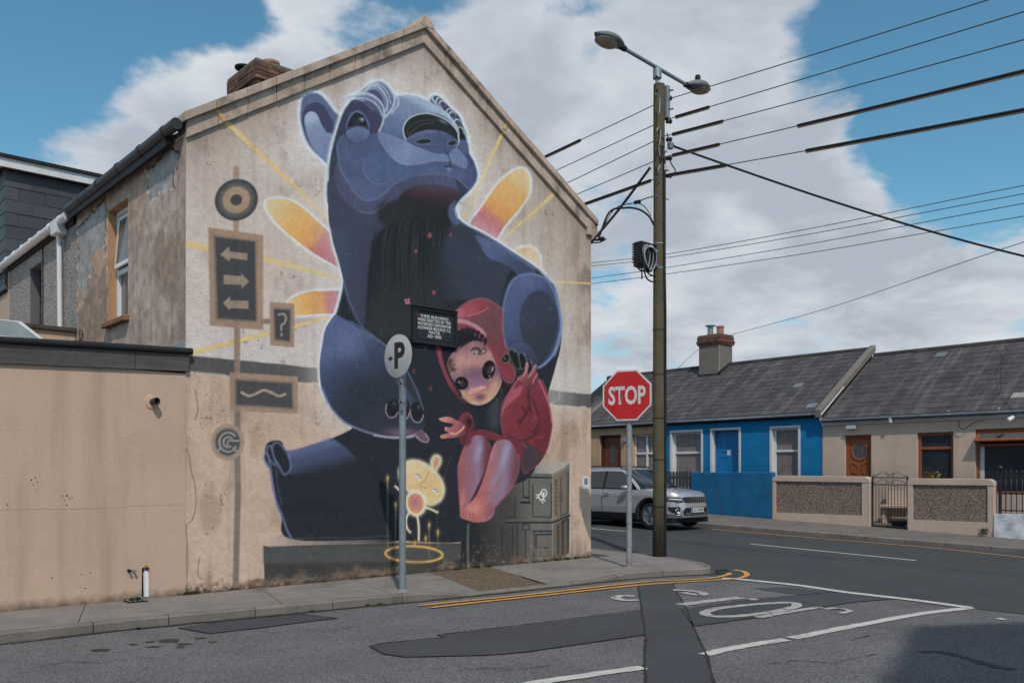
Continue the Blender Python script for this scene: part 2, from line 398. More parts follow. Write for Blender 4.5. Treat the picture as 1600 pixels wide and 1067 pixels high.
lo = rgb((193, 163, 140)) * np.ones(VV.shape + (1,), np.float32)
lo = lerp(lo, rgb((204, 177, 156)), (sst(.5, .75, N1) * .7)[..., None]); lo = lerp(lo, rgb((152, 124, 104)), (sst(.52, .8, N2) * .5)[..., None]); lo = lerp(lo, rgb((150, 126, 108)), (sst(.55, .8, N3) * .4)[..., None])
COL[:] = up
m = sst(-1.5, 1.5, VV - band_t + (N2 - .5) * 3)[..., None]; COL[:] = COL * (1 - m) + rgb((84, 82, 82)) * (.92 + .16 * N2[..., None]) * m
m = sst(-1.2, 1.2, VV - band_b + (N2 - .5) * 2)[..., None]; COL[:] = COL * (1 - m) + lo * m
m = (np.exp(-((VV - band_b) / 2.2) ** 2) * .5 * (N2 > .45))[..., None]; COL[:] = COL * (1 - m) + rgb((205, 190, 175)) * m
# streaky browner tone under the coping, brown blotches at the right edge
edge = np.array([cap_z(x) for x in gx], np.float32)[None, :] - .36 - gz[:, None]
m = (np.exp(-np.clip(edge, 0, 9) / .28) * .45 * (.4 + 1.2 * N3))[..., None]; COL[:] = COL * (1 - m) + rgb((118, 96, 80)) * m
m = (sst(880, 925, UU) * sst(.42, .7, N2) * .5 * (1 - sst(560, 600, VV)))[..., None]; COL[:] = COL * (1 - m) + rgb((110, 92, 78)) * m
m = (sst(.66, .74, N4) * sst(.5, .62, N2) * .5)[..., None]; COL[:] = COL * (1 - m) + rgb((105, 88, 76)) * m

YEL = (222, 186, 108)
def rayline(pts, w, w1): stroke('_', pts, w, YEL, soft=1.1, alpha=.92, w1=w1, smooth_=False)
rayline([(333, 166), (352, 189), (418, 252), (468, 298), (516, 346)], 8, 4)
rayline([(292, 381), (325, 388), (412, 404), (531, 435)], 10, 4)
rayline([(295, 552), (421, 520), (524, 493)], 8, 4)
rayline([(793.4, 190.5), (722, 346)], 5.5, 4); rayline([(882, 288.6), (788, 372)], 6.5, 3); rayline([(860, 440), (922, 443)], 3, 3)

ORG = [(0, (232, 190, 140)), (.40, (230, 164, 84)), (.60, (222, 146, 74)), (.78, (190, 88, 96)), (1, (172, 70, 88))]
WH = (214, 220, 226)
gl = (WH, 3.2, .8, .95)
fill('I', [(428,240),(445,215),(500,205),(560,215),(620,250),(700,320),(790,405),(850,500),(850,590),(825,580),(740,535),(640,470),(540,390),(460,310)], lg('I', (440,230), (840,520), ORG), glow=gl, label=20)
fill('I', [(545,770),(580,735),(640,712),(720,703),(860,712),(840,815),(700,830),(610,838),(570,830)], lg('I', (520,780), (860,765), ORG), glow=gl, label=21)
fill('C', [(110,370),(180,255),(250,150),(320,80),(375,47),(415,50),(438,85),(443,140),(430,195),(380,270),(310,350),(235,440)], lg('C', (430,60), (160,410), ORG), glow=gl, label=22)
fill('C', [(330,520),(355,495),(385,475),(430,467),(465,478),(490,510),(497,560),(490,600),(420,575)], lg('C', (480,500), (300,540), ORG), glow=gl, label=23)

# --- painted sign post
BR = (160, 128, 104); DK = (66, 67, 70)
for p, c in (([(369, 264), (369, 282)], BR), ([(369, 345), (369, 362)], BR), ([(370.5, 510), (370.5, 588)], (146, 118, 98)), ([(371, 642), (371, 700), (371.5, 760)], (118, 108, 102)), ([(372, 760), (368, 918)], (116, 102, 94))):
    stroke('_', p, 9.5, c, soft=1.6, alpha=.9, smooth_=False, label=30)
def disc(k, c0, rx, ry, rings, rot=0, lab=6):
    for f, c, soft in rings: fill(k, ell(c0[0], c0[1], rx * f, ry * f, rot), c, soft=soft, label=lab)
disc('I', (273,215), 110, 118, [(1, DK, 1.3), (.82, (92, 90, 86), 3.5), (.64, (166, 134, 108), 2.2), (.27, DK, 1.4)], 60, 31)
fill('I', [(122,362),(417,405),(417,915),(132,890)], BR, soft=1.5, smooth_=False, label=32)
fill('I', [(150,404),(380,436),(386,873),(165,858)], (120, 104, 92), soft=3, smooth_=False); fill('I', [(160,414),(372,440),(378,863),(174,850)], DK, soft=2, smooth_=False)
for arr in ([(185,510),(233,465),(238,492),(332,502),(332,540),(240,528),(235,545)], [(204,617),(300,625),(298,607),(342,655),(303,690),(300,672),(204,668)], [(200,770),(238,733),(240,755),(338,758),(338,800),(240,797),(238,810)]):
    fill('I', arr, (148, 128, 110), soft=1.2, smooth_=False)
stroke('I', [(417,868),(452,868)], 8, (140, 114, 94), smooth_=False, label=33)
fill('I', [(452,763),(586,772),(584,1008),(455,995)], BR, soft=1.3, smooth_=False, label=33)
fill('I', [(470,795),(568,800),(566,980),(476,970)], (112, 98, 88), soft=2.5, smooth_=False); fill('I', [(478,803),(560,808),(558,972),(484,962)], DK, soft=1.6, smooth_=False)
stroke('I', [(500,830),(528,828),(540,850),(532,875),(515,890),(514,915)], 3.4, (150, 134, 118)); stroke('I', [(516,934),(517,944)], 3.6, (150, 134, 118), smooth_=False)
fill('J', [(188,113),(480,132),(480,290),(190,278)], BR, soft=1.3, smooth_=False, label=34)
fill('J', [(210,140),(460,156),(462,272),(210,257)], (116, 104, 94), soft=2.6, smooth_=False); fill('J', [(218,148),(453,163),(455,265),(218,250)], (72, 72, 74), soft=1.8, smooth_=False)
stroke('J', [(240,200),(270,214),(300,205),(335,190),(370,202),(400,215),(425,207)], 4.2, (166, 140, 114))
disc('J', (180,412), 72, 78, [(1, (162, 134, 110), 1.3), (.80, (128, 116, 106), 2.5), (.72, (74, 74, 76), 1.6)], 0, 35)
for r_, a0, a1 in ((38, 30, 320), (20, 60, 330)): stroke('J', ell(182, 412, r_, r_ * 1.08, 0, 16, a0, a1), 3.4, (140, 136, 132))
stroke('J', [(184,406),(226,406)], 3.2, (140, 136, 132), smooth_=False); stroke('J', [(180,412),(180,434)], 3, (140, 136, 132), smooth_=False); stroke('J', [(205,436),(216,450)], 3, (140, 136, 132), smooth_=False); stroke('J', [(150,436),(140,448)], 3, (140, 136, 132), smooth_=False)

# --- bench, dark ground and switch cabinet behind the figures
fill('H', [(48,790),(880,772),(1400,775),(1400,960),(1390,985),(900,1010),(400,1020),(55,1035)], (56, 57, 59), soft=1.0, smooth_=False, label=40)
fill('H', [(48,792),(1350,775),(1350,880),(800,890),(50,905)], (76, 79, 80), soft=4, smooth_=False, alpha=.85)
fill('H', [(45,788),(190,685),(240,735),(840,720),(1000,735),(840,772),(300,786),(90,795)], lg('H', (60,740), (900,750), [(0, (182,160,144)), (.3, (150,132,120)), (.7, (104,100,96)), (1, (60,60,60))]), soft=1.6, smooth_=False, label=40)
fill('O', [(0,620),(480,200),(765,215),(765,930),(300,985),(0,1000)], lg('O', (60,600), (640,560), [(0, (38,40,42)), (.5, (66,64,62)), (1, (104,100,95))]), soft=1.5, smooth_=False, label=41)
fill('O', [(765,215),(910,130),(905,870),(820,925),(765,935)], lg('O', (765,500), (905,500), [(0, (128,112,98)), (1, (108,98,88))]), soft=1.2, smooth_=False, label=41)
fill('O', [(765,640),(905,575),(905,870),(820,925),(765,935)], (88, 80, 74), soft=2, smooth_=False, alpha=.6)
fill('O', [(480,215),(520,205),(600,190),(690,108),(910,118),(850,170),(765,210)], lg('O', (560,190), (760,140), [(0, (108,104,98)), (.45, (150,146,138)), (1, (172,162,148))]), soft=1.2, smooth_=False, label=41)
stroke('O', [(480,222),(765,226)], 5, (96, 94, 90), smooth_=False); stroke('O', [(765,226),(850,185),(908,140)], 4, (124, 118, 110)); stroke('O', [(560,243),(765,246)], 2.4, (38, 38, 38), smooth_=False)
stroke('O', [(912,120),(906,870)], 1.8, (196, 186, 172), smooth_=False, alpha=.8); stroke('O', [(766,215),(764,920)], 2, (146, 132, 116), smooth_=False, alpha=.8)
stroke('O', [(380,617),(765,618),(905,560)], 3, (40, 40, 40), smooth_=False); stroke('O', [(380,604),(765,604),(905,548)], 2, (112, 108, 102), smooth_=False, alpha=.7)
for ln in ([(570,250),(570,460)], [(520,270),(520,400)], [(600,300),(600,570),(755,575)], [(450,420),(450,570),(385,572)], [(515,635),(570,635),(570,680),(515,680),(515,635)], [(755,300),(755,570)], [(345,640),(345,900)], [(430,660),(430,900)], [(540,690),(540,920)], [(470,640),(470,930)]):
    stroke('O', ln, 2, (44, 44, 44), smooth_=False, alpha=.75)
for ln in ([(610,900),(610,690),(755,690)], [(625,880),(625,720),(755,716)]): stroke('O', ln, 3, (50, 51, 52), smooth_=False); stroke('O', [(p[0] - 9, p[1] - 10) for p in ln], 1.6, (104, 102, 98), smooth_=False, alpha=.7)
stroke('O', [(505,452),(570,452)], 3.4, (34, 34, 34), smooth_=False); stroke('O', [(525,410),(560,410)], 3, (34, 34, 34), smooth_=False)
for ln in ([(640,828),(660,828)], [(700,828),(725,828)]): stroke('O', ln, 2, (34, 34, 34), smooth_=False)
for y_ in range(265, 560, 34): stroke('O', [(788,y_),(800,y_+14)], 3.6, (78, 72, 66), smooth_=False, alpha=.8)
fill('O', [(820,360),(848,350),(848,440),(822,450)], (74, 68, 62), smooth_=False); stroke('O', [(835,250),(832,560)], 3, (92, 84, 76), smooth_=False); stroke('O', [(895,200),(892,540),(835,565)], 3.4, (84, 78, 72), smooth_=False)
stroke('O', [(850,610),(850,880)], 4, (60, 56, 54), smooth_=False); stroke('O', [(895,590),(892,860)], 4, (64, 60, 56), smooth_=False); stroke('O', [(812,640),(812,900)], 3.4, (66, 62, 58), smooth_=False); stroke('O', [(850,610),(895,590)], 3, (52, 50, 48), smooth_=False)
stroke('O', ell(675, 392, 62, 92, 0, 24), 1.0, (104, 104, 102), alpha=.5)
WL = (214, 210, 202)
stroke('O', ell(693, 373, 23, 30, 0, 18, 0, 359), 1.9, WL); blob('O', (693,374), 9, 11, 0, WL, 1, hard=.6); stroke('O', ell(671, 402, 22, 28, 0, 18, 0, 359), 1.9, WL)
for ln in ([(648,392),(628,388)], [(650,408),(632,412)], [(672,430),(684,455)], [(688,420),(702,440)]): stroke('O', ln, 1.8, WL, smooth_=False)

# --- the great bear
fill('_', [(468,190),(490,146),(530,165),(560,135),(595,127),(640,150),(690,152),(722,190),(746,270),(716,325),(760,366),(842,420),(876,500),(866,560),(850,640),(560,670),(500,600),(502,540),(530,470),(514,340),(512,262),(480,232)], (204, 198, 194), soft=3, alpha=.0, glow=((214, 208, 204), 24, 1, .42))
GLOW = ((206, 216, 230), 4.2, 1.6, .95)
NAVY = (57, 61, 84); BLACK = (37, 42, 50)
# ear
ear = fill('A', [(135,270),(150,200),(200,165),(265,165),(320,210),(380,290),(425,345),(400,480),(350,680),(300,650),(220,580),(170,500),(140,400),(130,330)], (96, 103, 148), glow=GLOW, label=1)
fill('A', [(150,390),(160,300),(190,255),(250,235),(300,255),(345,320),(380,400),(385,455),(345,460),(300,405),(262,325),(220,298),(185,312),(168,360),(175,440),(200,520)], (66, 66, 102), soft=1.6, clip=ear)
fill('A', [(165,355),(185,312),(220,300),(258,325),(290,400),(325,450),(370,475),(345,670),(270,620),(215,540),(180,450)], lg('A', (230,320), (310,640), [(0,(172,182,212)),(.4,(132,142,184)),(1,(120,130,176))]), soft=1.2, clip=ear)
# body silhouette: left side, left arm, leg; then torso and right shoulder
body = fill('_', [(545,225),(516,285),(513,335),(519,378),(528,408),(536,437),(534,447),(529,470),(523,490),(514,503),(507,517),(503,540),(499,569),(502,606),(516,635),(537,659),(551,668),
                  (520,684),(492,693),(450,704),(440,690),(430,688),(418,692),(414,705),(416,722),(424,740),(432,786),(440,806),(455,842),
                  (600,843),(722,846),(742,815),(790,765),(835,735),(850,640),(866,580),(876,540),(877,500),(868,450),(842,420),(800,392),(759,366),(727,350),(715,338),(713,320),(720,312),(690,240),(620,215)],
            BLACK, soft=1.0, n=5, label=1)
# lit outline on the upper body
for ln, w_ in (([(511,305),(513,335),(519,378),(528,408),(536,437)], 2.4), ([(713,318),(716,338),(727,349),(759,366),(800,392),(842,420),(862,440)], 3.0), ([(536,440),(529,470),(523,490),(514,503),(507,517),(503,540),(499,569),(502,606),(516,635)], 2.6)):
    stroke('_', ln, w_ + 2.5, WH, soft=2.2, alpha=.75); stroke('_', ln, w_, (222, 228, 234), soft=.9, alpha=.9)
for ln in ([(502,606),(516,635),(538,660)], [(842,420),(862,440),(872,470),(878,505),(874,535),(866,556)]): stroke('_', ln, 2.4, (150, 166, 210), soft=1.6, alpha=.85)
chest = fill('_', [(622,312),(592,356),(580,374),(574,412),(572,457),(570,512),(600,530),(660,520),(690,470),(684,420),(696,370),(706,345),(700,312)], lg('_', (600,340), (650,500), [(0,(34,38,42)),(.4,(36,42,46)),(1,(44,50,52))]), soft=5, clip=body)
# left flank
flank = fill('_', [(512,225),(540,300),(580,318),(622,310),(612,345),(585,370),(578,400),(574,440),(572,470),(568,512),(555,495),(540,462),(530,410),(519,370),(512,320)], lg('_', (516,400), (590,405), [(0,(74,81,110)),(.55,(63,69,93)),(1,(56,62,82))]), soft=3, clip=body)
stroke('_', [(536,437),(545,468),(556,495),(568,513)], 3, (96, 112, 160), soft=1.6, alpha=.8, clip=body, fade=.5)
# dark fur falling over the chest
for i in range(46):
    a = _rs.rand(); x0 = 585 + a * 115; y0 = 345 + _rs.rand() * 30; x1 = x0 - 16 + a * 26 + _rs.randn() * 3; ln_ = 50 + _rs.rand() * 120
    stroke('_', [(x0, y0), (x0 - 8 + 8 * a, y0 + ln_ * .4), (x1, y0 + ln_)], 1.6, (58, 66, 68) if _rs.rand() < .55 else (26, 31, 36), soft=1.4, alpha=.6, clip=body, fade=.7)
# right shoulder and breast
fill('_', [(712,330),(727,352),(760,368),(800,394),(842,424),(800,420),(780,480),(770,520),(735,470),(690,470),(680,440),(690,390),(704,352)], lg('_', (680,440), (790,420), [(0,(40,46,56)),(.35,(55,61,78)),(1,(56,62,80))]), soft=4, clip=body)
fill('C', [(150,405),(250,445),(360,510),(470,590),(440,625),(380,622),(330,575),(270,548),(215,525),(180,470)], lg('C', (200,440), (440,610), [(0,(92,104,152)),(1,(64,72,106))]), soft=2.4, clip=body)
stroke('C', [(60,330),(110,352),(200,404),(300,470),(400,540),(470,585)], 5, (124, 138, 184), soft=3, alpha=.55, clip=body)
# left arm
arm = fill('_', [(524,492),(514,504),(507,517),(503,540),(499,569),(502,606),(516,635),(538,659),(568,673),(607,683),(634,683.6),(652,680),(664,664),(658,640),(650,612),(636,582),(612,548),(586,527),(560,512),(540,500)],
           lg('_', (520,540), (600,660), [(0,(92,104,154)),(.35,(60,70,100)),(.7,(44,52,64)),(1,(48,54,70))]), soft=1.6, n=5, clip=body)
blob('_', (545,540), 44, 34, 30, (104, 116, 166), .75, arm); blob('_', (632,610), 9, 60, -30, (92, 104, 150), .55, arm); blob('_', (560,610), 50, 40, 20, (40, 47, 56), .6, arm)
stroke('_', [(546,502),(568,514),(590,530),(614,550),(636,580),(652,612),(661,640)], 2.4, (110, 122, 166), soft=2, alpha=.8, clip=body)
stroke('_', [(503,606),(516,635),(538,659),(568,673),(607,683),(640,683),(653,678)], 3.2, (126, 134, 190), soft=1.6, alpha=.9)
blob('_', (628,676), 46, 13, 4, (150, 104, 132), .75, arm); stroke('_', [(585,680),(610,683),(640,682),(653,676)], 3, (196, 164, 184), soft=1.4, alpha=.9)
PK = (186, 142, 168)
for c0, rx, ry, rot in (((613,638),10,14.5,10),((634,640),6,15,4),((651,644),10,16,-8)):
    fill('_', ell(c0[0], c0[1], rx, ry, rot), (30, 34, 40), soft=.8); stroke('_', ell(c0[0], c0[1], rx, ry, rot, 16, 20, 200), 2.0, PK, soft=.9, alpha=.9)
    blob('_', (c0[0] + rx * .3, c0[1] - ry * .5), rx * .45, ry * .35, 0, (98, 112, 124), .6)
fill('H', [(1015,85),(1040,55),(1065,45),(1090,80),(1108,108),(1098,125),(1075,124),(1045,108)], (116, 84, 108), soft=.8); stroke('H', [(1022,80),(1045,108),(1075,124),(1098,125),(1108,105),(1085,70)], 1.8, PK)
# leg and foot
leg = fill('H', [(205,182),(300,165),(400,130),(475,98),(560,150),(610,195),(650,245),(560,290),(430,320),(300,330),(222,330),(218,250)], lg('H', (330,150), (380,330), [(0,(92,104,150)),(.5,(72,80,116)),(1,(42,47,58))]), soft=3, clip=body)
stroke('H', [(205,182),(300,165),(400,130),(470,100)], 2.4, (120, 126, 176), soft=1.5, alpha=.8)
for tp in ([(105,230),(102,165),(125,132),(155,140),(190,185),(215,240),(218,300),(180,330),(140,260)], [(72,200),(75,160),(95,155),(105,190),(120,240),(132,270),(100,250)], [(55,230),(57,205),(70,205),(80,240),(90,285),(70,265)]):
    fill('H', tp, (36, 40, 48), soft=.9, label=1, glow=((112, 118, 166), 2.4, 1.4, .9))
stroke('H', [(92,295),(110,420),(135,520),(168,600),(200,690),(228,742)], 3.6, (112, 112, 168), soft=1.8, alpha=.9)
stroke('H', [(135,270),(130,330),(140,420),(165,520)], 2.4, (70, 76, 106), soft=1.6, alpha=.8)
stroke('H', [(228,744),(420,738),(640,738),(860,725)], 1.6, (96, 92, 90), soft=1.2, alpha=.5)
# right forearm
fore = fill('_', [(785,500),(787,477),(793,453),(803,436),(819,429),(837,429),(854,437),(867,459),(875,494),(876,515),(868,545),(858,562),(842,574),(825,566),(803,549),(791,540),(786,520)],
            lg('_', (790,470), (870,540), [(0,(84,96,144)),(.5,(70,80,118)),(1,(64,74,112))]), soft=1.2, n=5, label=1, glow=((116, 134, 190), 2.2, 2.0, .85))
blob('_', (803,500), 16, 50, 0, (82, 92, 136), .7, fore); blob('_', (826,440), 34, 18, 8, (100, 112, 160), .7, fore)
dk = fill('_', [(812,500),(815,480),(826,462),(842,454),(858,462),(869,480),(872,500),(868,525),(858,552),(842,572),(835,560),(822,540),(814,520)], lg('_', (820,480), (860,550), [(0,(56,62,82)),(1,(48,55,68))]), soft=1.8, clip=fore)
for i in range(14): stroke('_', ell(842, 512, 6 + i * 2, 18 + i * 3.2, 4, 20, 190, 350), .9, (62, 68, 86), soft=.8, alpha=.35, clip=dk)
fill('E', [(700,445),(760,395),(840,390),(905,435),(955,510),(965,600),(880,580),(760,500)], lg('E', (800,400), (900,580), [(0,(74,84,122)),(1,(54,62,84))]), soft=2, clip=fore)
stroke('E', [(715,430),(760,398),(840,392),(905,438),(950,510),(960,580)], 1.6, (46, 52, 70), soft=1.2, alpha=.7)
stroke('_', [(868,452),(876,495),(876,515),(868,545),(858,562),(842,574)], 2.2, (132, 150, 206), soft=1.2, alpha=.9)

# head
head = fill('A', [(330,760),(345,640),(370,520),(405,400),(440,300),(490,225),(520,190),(580,150),(640,95),(700,78),(760,100),(800,150),(830,185),(900,180),(980,190),(1060,222),(1080,192),(1115,175),(1150,192),(1190,230),(1230,275),(1290,330),(1315,390),(1340,450),(1358,540),(1364,600),(1395,660),(1420,740),(1415,800),(1370,870),(1300,940),(1262,990),(1200,1010),(900,1000),(600,1010),(350,1000)],
            NAVY, n=4, label=1, glow=((214, 222, 230), 3.6, 1.4, .95))
fill('A', [(330,1060),(330,800),(600,1020),(900,960),(1300,930),(1262,1060)], BLACK, soft=6, clip=body, alpha=.0)
face = fill('A', [(400,560),(415,500),(470,458),(600,440),(700,455),(720,400),(760,330),(800,260),(830,190),(900,180),(980,190),(1060,222),(1180,300),(1260,390),(1300,470),(1364,600),(1395,660),(1420,740),(1413,800),(1370,865),(1330,840),(1250,775),(1100,750),(960,770),(850,808),(790,850),(740,900),(680,935),(600,945),(540,900),(470,800),(420,700)],
            lg('A', (500,500), (1300,820), [(0,(80,92,134)),(.5,(84,96,140)),(1,(78,86,130))]), soft=1.4, clip=head, glow=((118, 126, 172), .6, 2.2, .45))
blob('A', (560,860), 170, 120, 20, (92, 106, 152), .6, face); blob('A', (480,520), 120, 120, 0, (74, 84, 124), .5, face)
ck = fill('A', [(590,700),(610,640),(680,590),(760,600),(850,670),(960,720),(1100,700),(1200,705),(1340,740),(1300,790),(1100,740),(960,760),(850,798),(760,825),(680,825),(620,780)], (86, 100, 146), soft=2.5, clip=face, alpha=.8)
stroke('A', [(600,640),(590,700),(620,780),(680,825),(760,822)], 1.6, (122, 132, 178), soft=1.3, alpha=.6, clip=head); stroke('A', [(470,520),(475,620),(520,670),(590,650)], 4, (96, 108, 152), soft=3, alpha=.45, clip=head)
stroke('A', [(400,560),(420,700),(470,800),(540,900),(600,945),(680,935),(740,900),(800,845)], 1.6, (126, 130, 168), soft=1.1, alpha=.7)
# jaw shade under the chin
nk = fill('A', [(330,700),(420,740),(600,960),(860,840),(1100,770),(1345,860),(1300,940),(1262,990),(1262,1060),(1240,1110),(860,1110),(830,1000),(700,1120),(340,1120),(330,900)], NAVY, soft=2, clip=body, alpha=0)
fill('A', [(330,780),(400,760),(470,860),(560,960),(640,990),(760,960),(840,900),(835,960),(800,1010),(700,1090),(600,1130),(350,1130),(335,950)], (64, 70, 94), soft=3, clip=body)
fill('A', [(405,640),(430,740),(480,830),(540,900),(600,945),(680,935),(740,900),(790,850),(850,808),(960,770),(1100,750),(1250,775),(1350,850),(1300,890),(1200,845),(1050,828),(930,848),(868,890),(835,945),(780,995),(700,1032),(620,1040),(540,1015),(460,950),(400,860),(380,740)], lg('A', (500,950), (1250,800), [(0,(80,83,118)),(.5,(78,80,114)),(1,(84,86,124))]), soft=1.8, clip=body)
fill('A', [(862,900),(925,855),(1050,832),(1200,848),(1305,892),(1290,935),(1250,985),(1215,1060),(1000,1090),(880,1080),(845,980)], lg('A', (1080,840), (1060,1010), [(0,(84,62,82)),(.35,(66,46,56)),(.75,(44,40,46)),(1,(36,40,44))]), soft=4, clip=body)
fill('A', [(1215,985),(1262,945),(1262,1040),(1285,1110),(1250,1120),(1210,1060)], (88, 98, 142), soft=3, clip=body, alpha=.9)
stroke('A', [(405,660),(430,745),(480,835),(540,905),(600,948),(680,938),(740,903),(790,853),(850,812),(960,774),(1100,754),(1250,780),(1345,852)], 1.2, (120, 122, 160), soft=.9, alpha=.6)
stroke('A', [(540,1015),(620,1040),(700,1032),(780,995),(835,945),(868,890),(930,848)], 1.0, (126, 118, 138), soft=.7, alpha=.6)
fill('_', [(592,322),(612,314),(634,312),(646,330),(634,348),(604,352),(590,340)], (40, 45, 50), soft=6, clip=body)
# forehead and muzzle planes
fill('A', [(700,455),(715,400),(750,335),(830,190),(900,180),(990,190),(1080,228),(1180,305),(1250,375),(1275,450),(1200,350),(1100,312),(1000,310),(925,350),(885,415),(890,470),(910,505),(830,475)],
     lg('A', (960,190), (800,470), [(0,(172,184,214)),(.25,(134,144,186)),(1,(98,110,156))]), soft=1.4, clip=head)
fill('A', [(700,458),(760,460),(900,510),(980,553),(1100,600),(1205,612),(1218,662),(1100,662),(1000,685),(900,690),(820,655),(750,580),(708,510)], lg('A', (760,470), (1050,660), [(0,(120,130,178)),(.6,(132,144,190)),(1,(118,130,178))]), soft=1.2, clip=head)
fill('A', [(1218,600),(1275,562),(1330,620),(1350,680),(1332,715),(1290,703),(1230,665)], (118, 130, 178), soft=1.2, clip=head)
fill('A', [(1280,560),(1270,500),(1300,480),(1360,600),(1395,660),(1380,700),(1345,640)], (72, 78, 118), soft=2, clip=head)
stroke('A', [(1180,580),(1212,630),(1222,690)], 1.1, (44, 48, 62), soft=.6); stroke('A', [(1185,700),(1215,694),(1232,702)], 2.0, (40, 44, 58)); blob('A', (1215,718), 34, 18, 10, (136, 148, 190), .8, head)
# nose
fill('A', [(882,420),(905,370),(950,335),(1010,318),(1080,318),(1180,355),(1240,405),(1272,450),(1280,530),(1235,560),(1100,560),(980,552),(915,510),(888,470)], (36, 42, 46), soft=.9, clip=head)
stroke('A', [(900,500),(886,465),(882,420),(905,370),(950,335),(1010,316),(1080,316),(1180,352),(1242,402),(1276,450),(1285,520),(1268,552)], 2.0, (208, 216, 224), soft=1.2, alpha=.95)
fill('A', [(905,505),(960,462),(1020,440),(1080,432),(1180,447),(1265,500),(1272,545),(1230,562),(1100,560),(980,552)], lg('A', (1050,440), (1080,560), [(0,(104,114,162)),(.35,(84,92,136)),(1,(78,88,132))]), soft=1.0, clip=head)
for nz in ([(970,520),(1010,500),(1060,497),(1085,512),(1075,528),(1010,535)], [(1203,535),(1225,512),(1255,510),(1266,525),(1250,543),(1220,548)]): fill('A', nz, (38, 44, 46), soft=.7, glow=((120, 130, 176), 1.4, .7, .7))
stroke('A', [(900,470),(940,400),(1020,365),(1120,365),(1200,400)], 1.0, (120, 100, 84), soft=.7, alpha=.55); blob('A', (1170,372), 60, 16, 24, (140, 160, 164), .7, head)
# left eye
fill('A', [(440,440),(455,360),(490,270),(540,215),(600,225),(650,280),(700,305),(725,350),(715,430),(690,458),(560,470),(470,470)], (64, 62, 96), soft=1.8, clip=head)
fill('A', [(470,440),(482,350),(520,300),(570,295),(612,335),(640,430),(560,470)], (98, 106, 156), soft=1.0)
fill('A', [(480,430),(490,365),(525,315),(560,310),(600,340),(622,400),(628,430),(560,450)], (30, 38, 44), soft=.8)
blob('A', (580,358), 34, 26, 20, (132, 156, 164), .9); blob('A', (586,356), 12, 9, 0, (196, 206, 210), .9); blob('A', (545,375), 50, 36, 0, (62, 82, 86), .5)
stroke('A', [(490,420),(540,405),(620,415)], 1.6, (128, 112, 98), alpha=.8)
lid = fill('A', [(468,450),(500,424),(553,410),(610,424),(638,448),(625,490),(590,518),(553,527),(510,515),(480,488)], lg('A', (550,415), (550,525), [(0,(106,118,166)),(1,(88,98,146))]), soft=1.0, glow=((56, 62, 92), 2.4, .5, .5))
fill('A', [(468,450),(500,424),(553,410),(610,424),(638,448),(625,490),(590,518),(553,527),(510,515),(480,488)], lg('A', (550,415), (550,525), [(0,(108,120,168)),(1,(88,98,146))]), soft=.9)
# right eye
fill('A', [(1275,425),(1297,420),(1322,455),(1342,512),(1290,500)], (30, 36, 40), soft=.8); blob('A', (1318,455), 10, 8, 0, (190, 200, 206), .9)
fill('A', [(1290,520),(1312,500),(1340,512),(1358,550),(1355,600),(1330,610),(1300,580),(1285,550)], (86, 94, 142), soft=1.0, clip=head); stroke('A', [(1282,420),(1300,414),(1325,450),(1345,510),(1360,560),(1362,600)], 1.8, (206, 214, 224), soft=1.0, alpha=.9)
# tufts of hair over the brow
hair = fill('A', [(470,200),(540,160),(600,148),(640,98),(700,78),(760,98),(805,160),(828,205),(815,265),(770,325),(735,380),(722,335),(690,295),(640,275),(600,235),(540,215),(500,215)], lg('A', (560,120), (780,330), [(0,(176,186,212)),(.5,(122,130,174)),(1,(98,106,152))]), soft=1.4)
for hp, hc in (([(600,222),(640,222),(700,265),(725,330),(735,375),(712,320),(675,285),(630,268)], (84,84,122)), ([(612,165),(655,140),(700,158),(732,205),(748,280),(740,300),(700,215),(655,175)], (74,74,112)), ([(545,195),(600,182),(665,205),(712,255),(728,300),(670,240),(600,205)], (112,118,162)), ([(712,108),(755,125),(788,175),(802,235),(790,275),(765,205),(738,150)], (100,104,146)), ([(750,250),(790,290),(760,330),(742,320)], (106,112,156))):
    fill('A', hp, hc, soft=1.5, alpha=.92, clip=hair)
for hs, w_ in (([(450,196),(500,174),(560,160),(640,176),(700,212),(738,270),(745,330)], 1.9), ([(520,208),(590,200),(660,228),(706,275),(728,330)], 1.1), ([(600,150),(645,112),(695,118),(742,165),(768,230),(758,300)], 1.3), ([(625,108),(690,78),(752,96),(798,152),(820,208),(802,275),(755,338)], 2.0), ([(680,96),(735,122),(775,180),(790,240)], .9), ([(828,190),(848,218),(842,255),(800,310)], 1.2), ([(744,330),(732,385),(706,445)], 1.8), ([(458,190),(520,178),(600,176)], 1.4)):
    stroke('A', hs, w_ * 2.2, (190, 200, 218), soft=2.6, alpha=.4); stroke('A', hs, w_, (214, 221, 230), soft=1.0, alpha=.9)
for c0, rx, ry in (((1115,203),22,18),((1140,222),20,16),((1166,246),24,18),((1215,300),20,20),((1238,325),24,20),((1272,378),22,20)):
    fill('A', ell(c0[0], c0[1], rx * 1.25, ry * 1.25, 45), (206, 213, 222), soft=1.3); fill('A', ell(c0[0] + 4, c0[1] + 4, rx, ry, 45), (74, 72, 108), soft=1.2)
stroke('A', [(1080,190),(1112,172),(1150,190),(1195,232),(1240,275),(1290,325),(1312,380),(1330,430)], 2.6, (214, 220, 226), soft=1.3); stroke('A', [(1085,205),(1130,255),(1190,310),(1240,365),(1278,430),(1285,520)], 2.2, (206, 214, 224), soft=1.3)
